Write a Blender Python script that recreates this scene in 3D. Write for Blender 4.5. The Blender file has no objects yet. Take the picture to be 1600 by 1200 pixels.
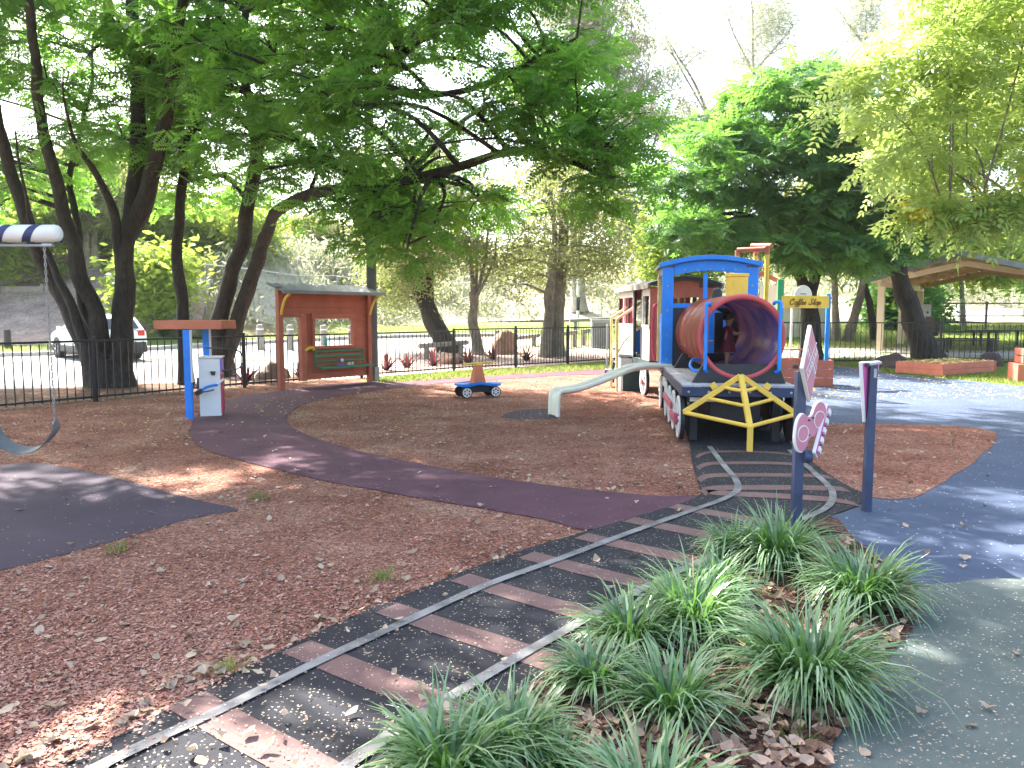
import bpy, bmesh, math, random
import numpy as np
from mathutils import Vector, Matrix, Euler, noise

random.seed(7); rng = np.random.default_rng(7)
sc = bpy.context.scene
R = math.radians
PI = math.pi

# ------------------------------------------------------------------ camera
CAM_H = 1.6
FPX = 1200.0                     # focal length in pixels of the 1600 px wide photograph
PITCH = math.atan(110 / 1200)
cam_d = bpy.data.cameras.new('camera'); cam = bpy.data.objects.new('camera', cam_d)
sc.collection.objects.link(cam); sc.camera = cam
cam.location = (0, 0, CAM_H); cam.rotation_euler = (PI / 2 - PITCH, 0, 0)
cam_d.sensor_width = 36; cam_d.lens = 36 * FPX / 1600; cam_d.clip_start = 0.05; cam_d.clip_end = 3000

# ------------------------------------------------------------------ sky, sun, exposure
SUN_AZ = R(-40); SUN_EL = R(47)
S = Vector((math.sin(SUN_AZ) * math.cos(SUN_EL), math.cos(SUN_AZ) * math.cos(SUN_EL), math.sin(SUN_EL)))
w = bpy.data.worlds.new('World'); sc.world = w; w.use_nodes = True
wn = w.node_tree.nodes; wl = w.node_tree.links
sky = wn.new('ShaderNodeTexSky'); sky.sky_type = 'NISHITA'; sky.sun_disc = False
sky.sun_elevation = SUN_EL; sky.sun_rotation = SUN_AZ % (2 * PI); sky.dust_density = 4.0; sky.air_density = 1.0; sky.ozone_density = 1.0
wl.new(sky.outputs[0], wn['Background'].inputs['Color']); wn['Background'].inputs['Strength'].default_value = 0.15
sun_d = bpy.data.lights.new('sun', 'SUN'); sun = bpy.data.objects.new('sun', sun_d); sc.collection.objects.link(sun)
sun_d.energy = 5.0; sun_d.angle = R(0.53); sun_d.color = (1, 0.965, 0.90)
sun.rotation_euler = (-S).to_track_quat('-Z', 'Y').to_euler()
sc.view_settings.view_transform = 'Standard'; sc.view_settings.look = 'None'
sc.view_settings.exposure = 2.4; sc.view_settings.gamma = 1; sc.view_settings.use_curve_mapping = False
sc.cycles.max_bounces = 8; sc.cycles.transmission_bounces = 6; sc.cycles.diffuse_bounces = 4

C = sc.collection

# ------------------------------------------------------------------ where things stand
def ray(u, v):
    r = (u - 800) / FPX; up = (600 - v) / FPX
    return Vector((r, math.cos(PITCH) + up * math.sin(PITCH), -math.sin(PITCH) + up * math.cos(PITCH)))
def G(u, v, z=0.0):
    "ground point seen at a photo pixel"
    d = ray(u, v); t = (z - CAM_H) / d.z
    return Vector((d.x * t, d.y * t, z))
def W(u, v, y):
    "point at distance y along the view seen at a photo pixel"
    d = ray(u, v); t = y / d.y
    return Vector((d.x * t, y, CAM_H + d.z * t))
def sst(t):
    t = min(1, max(0, t)); return t * t * (3 - 2 * t)
def tz(x, y):
    k = sst((x + 17) / 12)                      # 0 far left, 1 from x=-5 on
    y0 = 25 + 2 * k; yb = 31 + 12 * k; rise = 0.25 + 0.65 * k
    z = rise * min(1, max(0, (y - y0) / (yb - y0)))
    right = sst((x - 6) / 14)
    z += (4.6 - 2.6 * right) * sst((y - yb) / (16 - 4 * (1 - k)))
    if y > yb + 2 and y < 200: z += 0.25 * noise.noise(Vector((x * .3, y * .3, 0)))
    return z

# ------------------------------------------------------------------ materials
def nodes(m):
    m.use_nodes = True
    nt = m.node_tree; return nt, nt.nodes, nt.links, nt.nodes['Principled BSDF']
def N(ns, t, **kw):
    n = ns.new(t)
    for k, v in kw.items():
        if k in n.inputs: n.inputs[k].default_value = v
        else: setattr(n, k, v)
    return n
def ramp(ns, stops):
    r = ns.new('ShaderNodeValToRGB'); e = r.color_ramp.elements
    while len(e) < len(stops): e.new(0.5)
    for el, (p, c) in zip(e, stops): el.position = p; el.color = (*c, 1)
    return r
def mul(c, k): return tuple(min(1, max(0, x * k)) for x in c)
def paint(name, col, rough=.45, var=.18, scale=6, bump=.08, bscale=60, metal=0, dirt=.25, dirtcol=(.16, .13, .10), world=False):
    "weathered paint, wood, metal or stone"
    m = bpy.data.materials.new(name); nt, ns, ls, b = nodes(m)
    tc = ns.new('ShaderNodeNewGeometry') if world else ns.new('ShaderNodeTexCoord')
    out = tc.outputs['Position'] if world else tc.outputs['Object']
    n1 = N(ns, 'ShaderNodeTexNoise', Scale=scale, Detail=6.0); ls.new(out, n1.inputs['Vector'])
    r = ramp(ns, [(.3, mul(col, 1 - var)), (.7, mul(col, 1 + var))]); ls.new(n1.outputs['Fac'], r.inputs[0])
    n2 = N(ns, 'ShaderNodeTexNoise', Scale=scale * 2.7, Detail=8.0, Roughness=.7); ls.new(out, n2.inputs['Vector'])
    r2 = ramp(ns, [(.52, (0, 0, 0)), (.75, (1, 1, 1))]); ls.new(n2.outputs['Fac'], r2.inputs[0])
    mm = N(ns, 'ShaderNodeMath', operation='MULTIPLY'); ls.new(r2.outputs[0], mm.inputs[0]); mm.inputs[1].default_value = dirt
    mx = N(ns, 'ShaderNodeMixRGB'); ls.new(mm.outputs[0], mx.inputs[0]); ls.new(r.outputs[0], mx.inputs[1]); mx.inputs[2].default_value = (*dirtcol, 1)
    oi = ns.new('ShaderNodeObjectInfo'); hs = ns.new('ShaderNodeHueSaturation')
    mr = N(ns, 'ShaderNodeMapRange'); mr.inputs['To Min'].default_value = 1 - var * .5; mr.inputs['To Max'].default_value = 1 + var * .5
    ls.new(oi.outputs['Random'], mr.inputs['Value']); ls.new(mr.outputs[0], hs.inputs['Value']); ls.new(mx.outputs[0], hs.inputs['Color'])
    ls.new(hs.outputs[0], b.inputs['Base Color'])
    rr = N(ns, 'ShaderNodeMapRange'); rr.inputs['To Min'].default_value = rough; rr.inputs['To Max'].default_value = min(1, rough + .25)
    ls.new(n2.outputs['Fac'], rr.inputs['Value']); ls.new(rr.outputs[0], b.inputs['Roughness'])
    b.inputs['Metallic'].default_value = metal
    if bump:
        n3 = N(ns, 'ShaderNodeTexNoise', Scale=bscale, Detail=4.0); ls.new(out, n3.inputs['Vector'])
        bp = N(ns, 'ShaderNodeBump', Strength=bump, Distance=.02); ls.new(n3.outputs['Fac'], bp.inputs['Height']); ls.new(bp.outputs[0], b.inputs['Normal'])
    return m
def ground_mat(name, big, fine, fscale, bscale=3.0, rough=.9, bump=.5, speck=None, bdist=.02, voro=False, speck_d=.13):
    "ground: big = ramp of large patches, fine = ramp multiplied at grain scale"
    m = bpy.data.materials.new(name); nt, ns, ls, b = nodes(m)
    g = ns.new('ShaderNodeNewGeometry'); P = g.outputs['Position']
    n1 = N(ns, 'ShaderNodeTexNoise', Scale=bscale, Detail=7.0, Roughness=.65); ls.new(P, n1.inputs['Vector'])
    r1 = ramp(ns, big); ls.new(n1.outputs['Fac'], r1.inputs[0])
    if voro:
        wn_ = N(ns, 'ShaderNodeTexNoise', Scale=fscale * .6, Detail=2.0); ls.new(P, wn_.inputs['Vector'])
        ad = N(ns, 'ShaderNodeMixRGB', blend_type='ADD'); ad.inputs[0].default_value = .03; ls.new(P, ad.inputs[1]); ls.new(wn_.outputs['Color'], ad.inputs[2])
        v1 = N(ns, 'ShaderNodeTexVoronoi', Scale=fscale); ls.new(ad.outputs[0], v1.inputs['Vector'])
        sep = ns.new('ShaderNodeSeparateColor'); ls.new(v1.outputs['Color'], sep.inputs[0]); fine_out = sep.outputs[0]; h_out = v1.outputs['Distance']
    else:
        v1 = N(ns, 'ShaderNodeTexNoise', Scale=fscale, Detail=3.0, Roughness=.8); ls.new(P, v1.inputs['Vector']); fine_out = v1.outputs['Fac']; h_out = fine_out
    r2 = ramp(ns, fine); ls.new(fine_out, r2.inputs[0])
    mx = N(ns, 'ShaderNodeMixRGB', blend_type='MULTIPLY'); mx.inputs[0].default_value = 1; ls.new(r1.outputs[0], mx.inputs[1]); ls.new(r2.outputs[0], mx.inputs[2])
    out = mx.outputs[0]
    if speck:
        sv = N(ns, 'ShaderNodeTexVoronoi', Scale=speck[0]); ls.new(P, sv.inputs['Vector'])
        sr = ramp(ns, [(speck_d, (1, 1, 1)), (speck_d + .06, (0, 0, 0))]); ls.new(sv.outputs['Distance'], sr.inputs[0])
        sep2 = ns.new('ShaderNodeSeparateColor'); ls.new(sv.outputs['Color'], sep2.inputs[0])
        gt = N(ns, 'ShaderNodeMath', operation='GREATER_THAN'); ls.new(sep2.outputs[1], gt.inputs[0]); gt.inputs[1].default_value = speck[2]
        m2 = N(ns, 'ShaderNodeMath', operation='MULTIPLY'); ls.new(sr.outputs[0], m2.inputs[0]); ls.new(gt.outputs[0], m2.inputs[1])
        mx3 = N(ns, 'ShaderNodeMixRGB'); ls.new(m2.outputs[0], mx3.inputs[0]); ls.new(out, mx3.inputs[1]); mx3.inputs[2].default_value = (*speck[1], 1)
        out = mx3.outputs[0]
    ls.new(out, b.inputs['Base Color']); b.inputs['Roughness'].default_value = rough
    b.inputs['Specular IOR Level'].default_value = .12
    b2 = None
    if voro:
        nb_ = N(ns, 'ShaderNodeTexNoise', Scale=4.5, Detail=3.0); ls.new(P, nb_.inputs['Vector']); b2 = N(ns, 'ShaderNodeBump', Strength=.6, Distance=.12); ls.new(nb_.outputs['Fac'], b2.inputs['Height'])
    bp = N(ns, 'ShaderNodeBump', Strength=bump, Distance=bdist)
    if b2: ls.new(b2.outputs[0], bp.inputs['Normal'])
    ls.new(h_out, bp.inputs['Height']); ls.new(bp.outputs[0], b.inputs['Normal'])
    return m
def leaf_mat(name, dark, light, trans, tamt=.45, rough=.5, spec=.4):
    m = bpy.data.materials.new(name); nt, ns, ls, b = nodes(m)
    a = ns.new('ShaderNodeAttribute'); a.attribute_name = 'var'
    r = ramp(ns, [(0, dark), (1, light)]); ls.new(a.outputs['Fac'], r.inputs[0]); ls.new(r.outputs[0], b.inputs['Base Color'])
    b.inputs['Roughness'].default_value = rough; b.inputs['Specular IOR Level'].default_value = spec
    t = ns.new('ShaderNodeBsdfTranslucent')
    r2 = ramp(ns, [(0, mul(trans, .75)), (1, mul(trans, 1.25))]); ls.new(a.outputs['Fac'], r2.inputs[0]); ls.new(r2.outputs[0], t.inputs['Color'])
    mix = ns.new('ShaderNodeMixShader'); mix.inputs[0].default_value = tamt
    ls.new(b.outputs[0], mix.inputs[1]); ls.new(t.outputs[0], mix.inputs[2]); ls.new(mix.outputs[0], ns['Material Output'].inputs['Surface'])
    return m

M = {}
g1 = (1, 1, 1)
M['mulch'] = ground_mat('bark_mulch', [(.28, (.225, .096, .068)), (.45, (.32, .147, .106)), (.58, (.40, .21, .155)), (.72, (.50, .335, .25))], [(0, (.45, .4, .4)), (.35, (.8, .75, .72)), (.75, (1.0, .95, .9)), (1, (1.6, 1.5, 1.4))], 55, 1.1, .95, .9, None, .03, True)
M['earth'] = ground_mat('ground_earth', [(.3, (.16, .13, .07)), (.55, (.22, .20, .10)), (.7, (.17, .2, .075))], [(.2, (.6, .6, .6)), (.8, (1.3, 1.3, 1.3))], 25, .35)
M['bed'] = ground_mat('garden_soil', [(.3, (.10, .055, .045)), (.7, (.17, .10, .08))], [(0, (.4, .4, .4)), (1, (1.5, 1.4, 1.3))], 60, 3, .95, .9, None, .03, True)
M['litterbed'] = ground_mat('dark_leaf_bed', [(.3, (.085, .05, .038)), (.7, (.19, .12, .085))], [(0, (.4, .4, .4)), (1, (1.7, 1.5, 1.3))], 24, 1.5, .95, .8, None, .03, True)
M['straw'] = ground_mat('leaf_mulch', [(.3, (.20, .10, .055)), (.7, (.30, .17, .09))], [(0, (.4, .4, .4)), (1, (1.6, 1.4, 1.0))], 30, 1.5, .95, .8, None, .03, True)
M['pebble'] = ground_mat('pebble_bed', [(.3, (.34, .22, .18)), (.7, (.48, .36, .31))], [(0, (.5, .5, .5)), (1, (1.6, 1.6, 1.6))], 14, 1.5, .9, .9, None, .05, True)
sp = [(.2, (.7, .7, .7)), (.8, (1.35, 1.35, 1.35))]
M['maroon'] = ground_mat('maroon_rubber', [(.3, (.082, .038, .052)), (.58, (.112, .053, .070)), (.8, (.17, .10, .105))], sp, 240, 1.6, .8, .35, (34, (.42, .36, .30), .86), .006)
M['pad'] = ground_mat('plum_rubber', [(.3, (.052, .037, .052)), (.6, (.072, .052, .070)), (.8, (.12, .09, .10))], sp, 240, 1.2, .8, .35, (30, (.45, .42, .38), .9), .006)
M['black'] = ground_mat('black_rubber', [(.3, (.026, .025, .029)), (.62, (.037, .036, .041)), (.8, (.075, .07, .068))], sp, 260, 1.7, .8, .35, (48, (.46, .40, .32), .6), .006, speck_d=.16)
M['sleeper'] = ground_mat('sleeper_rubber', [(.3, (.145, .086, .080)), (.7, (.20, .125, .112))], sp, 260, 2.2, .8, .35, (40, (.45, .4, .33), .7), .006)
M['rail'] = ground_mat('rail_rubber', [(.32, (.10, .096, .094)), (.5, (.21, .20, .195)), (.7, (.30, .285, .275))], sp, 220, 3.5, .8, .35, (40, (.55, .52, .5), .8), .006)
M['blue'] = ground_mat('blue_rubber', [(.3, (.054, .071, .116)), (.6, (.076, .096, .146)), (.82, (.125, .14, .175))], sp, 240, .9, .75, .35, (24, (.5, .5, .48), .72), .006)
M['green'] = ground_mat('green_rubber', [(.3, (.088, .106, .096)), (.6, (.118, .136, .124)), (.8, (.17, .175, .16))], sp, 240, 1.0, .8, .35, (36, (.55, .53, .46), .62), .006)
M['asphalt'] = ground_mat('pale_asphalt', [(.3, (.26, .25, .25)), (.7, (.34, .33, .32))], sp, 60, .5, .9, .3)
M['concrete'] = paint('concrete', (.42, .39, .35), .85, .12, 2, .2, 40, world=True)
M['turf'] = ground_mat('lawn_turf', [(.3, (.10, .15, .03)), (.6, (.15, .20, .045)), (.8, (.24, .22, .09))], sp, 40, .8, .95, .6)
M['bank'] = ground_mat('dry_bank', [(.3, (.32, .29, .20)), (.55, (.44, .40, .29)), (.75, (.27, .28, .13))], [(.2, (.6, .6, .6)), (.8, (1.4, 1.4, 1.4))], 6, .4, .95, .8, None, .1)
M['bankmulch'] = ground_mat('bank_mulch', [(.3, (.22, .16, .13)), (.7, (.44, .35, .29))], [(.2, (.5, .5, .5)), (.8, (1.5, 1.5, 1.5))], 8, 1.2, .95, .8, None, .1)
M['chip'] = None
M['blackpaint'] = paint('black_paint', (.022, .022, .026), .4, .3, 5, .1, 40, dirt=.15)
M['fence'] = paint('black_powder_coat', (.014, .014, .016), .4, .2, 3, .03)
M['bluepaint'] = paint('bright_blue_paint', (.008, .215, .78), .35, .12, 5, .1, 50, dirt=.14, dirtcol=(.10, .20, .36))
M['navy'] = paint('navy_paint', (.022, .035, .085), .45, .25, 6, .08, 50, dirt=.1)
M['greypost'] = paint('dark_blue_grey_paint', (.035, .05, .10), .4, .2, 6, .06, 50, dirt=.1)
M['yellow'] = paint('yellow_paint', (.78, .50, .07), .4, .12, 5, .06, 40, dirt=.3, dirtcol=(.42, .25, .06))
M['paleyellow'] = paint('faded_yellow_paint', (.72, .58, .26), .45, .15, 6, .06, 40, dirt=.25)
M['red'] = paint('salmon_red_paint', (.52, .15, .10), .5, .14, 4, .12, 45, dirt=.2, dirtcol=(.22, .08, .06))
M['shelterred'] = paint('brick_red_paint', (.41, .115, .06), .55, .15, 3, .15, 35, dirt=.25, dirtcol=(.2, .07, .05))
M['toyorange'] = paint('orange_red_paint', (.62, .19, .085), .45, .12, 4, .08, 45, dirt=.15, dirtcol=(.22, .08, .06))
M['orange'] = paint('faded_orange_paint', (.50, .15, .075), .5, .14, 3, .1, 40, dirt=.2, dirtcol=(.55, .30, .16))
M['white'] = paint('white_paint', (.72, .70, .68), .45, .06, 4, .05, 40, dirt=.15, dirtcol=(.4, .36, .32))
M['slide'] = paint('cream_plastic', (.82, .78, .64), .3, .06, 4, .02, 40, dirt=.15, dirtcol=(.4, .38, .3))
M['pinkpanel'] = paint('pink_plastic', (.52, .19, .25), .4, .06, 5, .02, 40, dirt=.06)
M['magenta'] = paint('magenta_plastic', (.55, .10, .30), .4, .06, 5, .02, 40, dirt=.06)
M['crimson'] = paint('crimson_paint', (.45, .04, .09), .4, .1, 5, .05, 40, dirt=.1)
M['greenpaint'] = paint('green_paint', (.03, .34, .16), .4, .1, 5, .06, 40, dirt=.15)
M['benchgreen'] = paint('bench_green_paint', (.025, .16, .07), .4, .15, 5, .06, 40, dirt=.15)
M['darkgreen'] = paint('dark_green_paint', (.03, .055, .052), .5, .15, 5, .06, 40, dirt=.15)
M['steel'] = paint('galvanised_steel', (.36, .38, .39), .4, .12, 8, .03, 60, .7, .2)
M['chain'] = paint('worn_chain_steel', (.30, .29, .28), .35, .2, 30, .03, 60, .8, .3)
M['roofgrey'] = paint('grey_roof_sheet', (.20, .22, .23), .5, .18, 3, .05, 30, dirt=.3)
M['darkroof'] = paint('dark_roof', (.04, .04, .045), .5, .2, 3, .05, 30)
M['plank'] = paint('grey_deck_board', (.42, .41, .43), .6, .14, 9, .2, 30, dirt=.3)
M['timber'] = paint('weathered_timber', (.26, .235, .21), .75, .2, 6, .3, 30)
M['darktimber'] = paint('dark_timber', (.055, .045, .04), .7, .25, 6, .3, 30)
M['poletimber'] = paint('dark_grey_pole', (.085, .095, .09), .7, .2, 5, .2, 25)
M['cream'] = paint('cream_steel', (.62, .50, .36), .5, .08, 3, .03, 30, dirt=.15)
M['shed'] = paint('beige_wall', (.66, .62, .54), .5, .06, 2, .03, 30, dirt=.12)
M['soffit'] = paint('timber_soffit', (.40, .25, .15), .6, .15, 4, .1, 30)
M['rubberblack'] = paint('black_rubber_part', (.03, .03, .032), .55, .2, 10, .1, 60)
M['greyrubber'] = paint('grey_belt_rubber', (.14, .145, .16), .5, .15, 10, .1, 60)
M['rock'] = paint('boulder_stone', (.25, .17, .13), .85, .3, 3, .5, 14)
M['redrock'] = paint('red_sandstone', (.30, .165, .12), .85, .25, 3, .5, 14)
M['darkrock'] = paint('dark_basalt', (.07, .045, .042), .8, .3, 4, .5, 14)
M['carpaint'] = paint('white_car_paint', (.78, .79, .82), .18, .03, 2, 0, dirt=.03)
M['glass'] = paint('dark_car_glass', (.05, .055, .07), .06, .1, 2, 0, dirt=0)
M['tyre'] = paint('tyre_rubber', (.02, .02, .021), .7, .2, 10, .1, 60)
M['alloy'] = paint('alloy_wheel', (.55, .56, .58), .3, .1, 8, 0, 40, .7)
M['lamp'] = paint('red_tail_lamp', (.45, .02, .02), .15, .1, 8, 0)
M['ink'] = paint('brown_lettering', (.16, .08, .025), .5, .1, 8, 0, dirt=0)
M['navystripe'] = paint('navy_stripe_paint', (.018, .03, .12), .4, .15, 6, .04, 40, dirt=.05)
M['teal'] = paint('teal_plastic', (.06, .42, .38), .3, .1, 6, 0)
M['purple'] = paint('purple_plastic', (.25, .10, .50), .35, .1, 6, 0)
M['maroonrod'] = paint('rose_rod_paint', (.48, .09, .14), .45, .12, 6, .04, 40)
M['skin'] = paint('skin', (.26, .13, .09), .55, .06, 8, 0, dirt=0)
M['dress'] = paint('maroon_cotton', (.11, .018, .028), .85, .15, 8, .1, 80, dirt=0)
M['hair'] = paint('dark_brown_hair', (.03, .018, .012), .5, .3, 40, .2, 90, dirt=0)
M['shoe'] = paint('pale_shoe', (.6, .58, .55), .5, .05, 8, 0)
def bark(name, c1, c2, sc_=6):
    m = bpy.data.materials.new(name); nt, ns, ls, b = nodes(m)
    tc = ns.new('ShaderNodeTexCoord'); mp = N(ns, 'ShaderNodeMapping'); mp.inputs['Scale'].default_value = (1, 1, .28); ls.new(tc.outputs['Object'], mp.inputs[0])
    n1 = N(ns, 'ShaderNodeTexNoise', Scale=sc_ * 3, Detail=8.0, Roughness=.7); ls.new(mp.outputs[0], n1.inputs['Vector'])
    r = ramp(ns, [(.3, c1), (.72, c2)]); ls.new(n1.outputs['Fac'], r.inputs[0])
    n2 = N(ns, 'ShaderNodeTexNoise', Scale=2.2, Detail=5.0); ls.new(tc.outputs['Object'], n2.inputs['Vector'])
    r2 = ramp(ns, [(.4, (.75, .75, .75)), (.7, (1.3, 1.28, 1.2))]); ls.new(n2.outputs['Fac'], r2.inputs[0])
    mx = N(ns, 'ShaderNodeMixRGB', blend_type='MULTIPLY'); mx.inputs[0].default_value = 1; ls.new(r.outputs[0], mx.inputs[1]); ls.new(r2.outputs[0], mx.inputs[2])
    ls.new(mx.outputs[0], b.inputs['Base Color']); b.inputs['Roughness'].default_value = .9
    bp = N(ns, 'ShaderNodeBump', Strength=.9, Distance=.06); ls.new(n1.outputs['Fac'], bp.inputs['Height']); ls.new(bp.outputs[0], b.inputs['Normal'])
    return m
M['bark'] = bark('dark_bark', (.016, .013, .011), (.068, .055, .046))
M['barkgrey'] = bark('grey_bark', (.12, .10, .085), (.30, .26, .22))
M['barkpale'] = bark('pale_gum_bark', (.26, .23, .20), (.50, .46, .41), 3)
M['leaf'] = leaf_mat('jacaranda_leaf', (.028, .082, .022), (.085, .19, .045), (.25, .50, .055), .53)
M['leafdark'] = leaf_mat('dense_green_leaf', (.036, .10, .032), (.10, .21, .06), (.18, .38, .055), .45)
M['leafyel'] = leaf_mat('yellow_green_leaf', (.16, .24, .05), (.32, .41, .13), (.52, .64, .18), .55)
M['flower'] = leaf_mat('yellow_flower', (.72, .50, .03), (.85, .68, .08), (.9, .7, .08), .5)
M['leafgum'] = leaf_mat('olive_gum_leaf', (.10, .13, .045), (.21, .23, .09), (.36, .40, .11), .45)
M['leafgrey'] = leaf_mat('grey_green_foliage', (.17, .19, .12), (.30, .32, .20), (.36, .38, .22), .4)
M['leafbright'] = leaf_mat('lime_leaf', (.11, .17, .03), (.20, .27, .05), (.40, .52, .07), .5)
M['blade'] = leaf_mat('strappy_leaf', (.048, .14, .036), (.255, .35, .19), (.20, .42, .06), .3, .22, .7)  # pale end of the colour stands in for silvery sky reflection
M['brom'] = leaf_mat('bromeliad_leaf', (.035, .014, .016), (.13, .03, .035), (.15, .03, .03), .3)
M['strap'] = leaf_mat('dark_strappy_leaf', (.02, .06, .02), (.06, .14, .04), (.12, .25, .04), .3)
M['turfblade'] = leaf_mat('grass_blade', (.09, .14, .025), (.19, .24, .06), (.30, .36, .07), .4)
M['chip'] = leaf_mat('bark_chip', (.26, .11, .085), (.56, .36, .28), (.1, .05, .04), .05, .9, .1)
M['deadleaf'] = leaf_mat('dry_leaf', (.28, .19, .13), (.54, .43, .32), (.3, .22, .12), .15, .8, .2)
M['browndead'] = leaf_mat('brown_dry_leaf', (.17, .09, .06), (.52, .38, .29), (.3, .18, .1), .15, .8, .2)
M['straw_blade'] = leaf_mat('dry_blade', (.32, .24, .13), (.52, .43, .26), (.4, .3, .14), .25, .7, .2)
M['petal'] = leaf_mat('fallen_petal', (.6, .42, .06), (.75, .66, .42), (.6, .5, .1), .2, .7, .2)
def swirl(name, stops, rough, scale, TAMT=.5):
    m = bpy.data.materials.new(name); nt, ns, ls, b = nodes(m)
    tc = ns.new('ShaderNodeTexCoord'); mp = N(ns, 'ShaderNodeMapping'); mp.inputs['Scale'].default_value = (1, .55, 1); ls.new(tc.outputs['Object'], mp.inputs[0])
    n1 = N(ns, 'ShaderNodeTexNoise', Scale=scale, Detail=3.0, Distortion=.8); ls.new(mp.outputs[0], n1.inputs['Vector'])
    r = ramp(ns, stops); ls.new(n1.outputs['Fac'], r.inputs[0]); ls.new(r.outputs[0], b.inputs['Base Color'])
    b.inputs['Roughness'].default_value = rough
    tl_ = ns.new('ShaderNodeBsdfTranslucent'); ls.new(r.outputs[0], tl_.inputs['Color']); mx_ = ns.new('ShaderNodeMixShader'); mx_.inputs[0].default_value = TAMT; ls.new(b.outputs[0], mx_.inputs[1]); ls.new(tl_.outputs[0], mx_.inputs[2]); ls.new(mx_.outputs[0], ns['Material Output'].inputs['Surface'])
    n3 = N(ns, 'ShaderNodeTexNoise', Scale=30, Detail=4.0); ls.new(tc.outputs['Object'], n3.inputs['Vector'])
    bp = N(ns, 'ShaderNodeBump', Strength=.12, Distance=.02); ls.new(n3.outputs['Fac'], bp.inputs['Height']); ls.new(bp.outputs[0], b.inputs['Normal'])
    return m
M['tunnelout'] = swirl('swirled_red_plastic', [(.42, (.48, .095, .065)), (.60, (.52, .12, .075)), (.67, (.50, .27, .11)), (.73, (.32, .18, .38))], .4, 1.1)
M['tunnelin'] = swirl('swirled_purple_plastic', [(.40, (.18, .17, .62)), (.50, (.36, .30, .60)), (.60, (.55, .42, .55)), (.72, (.66, .48, .42))], .2, 1.7, .3)
M['tunnelrim'] = paint('red_plastic_rim', (.50, .075, .075), .4, .12, 3, .03, 40, dirt=.1)

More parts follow.
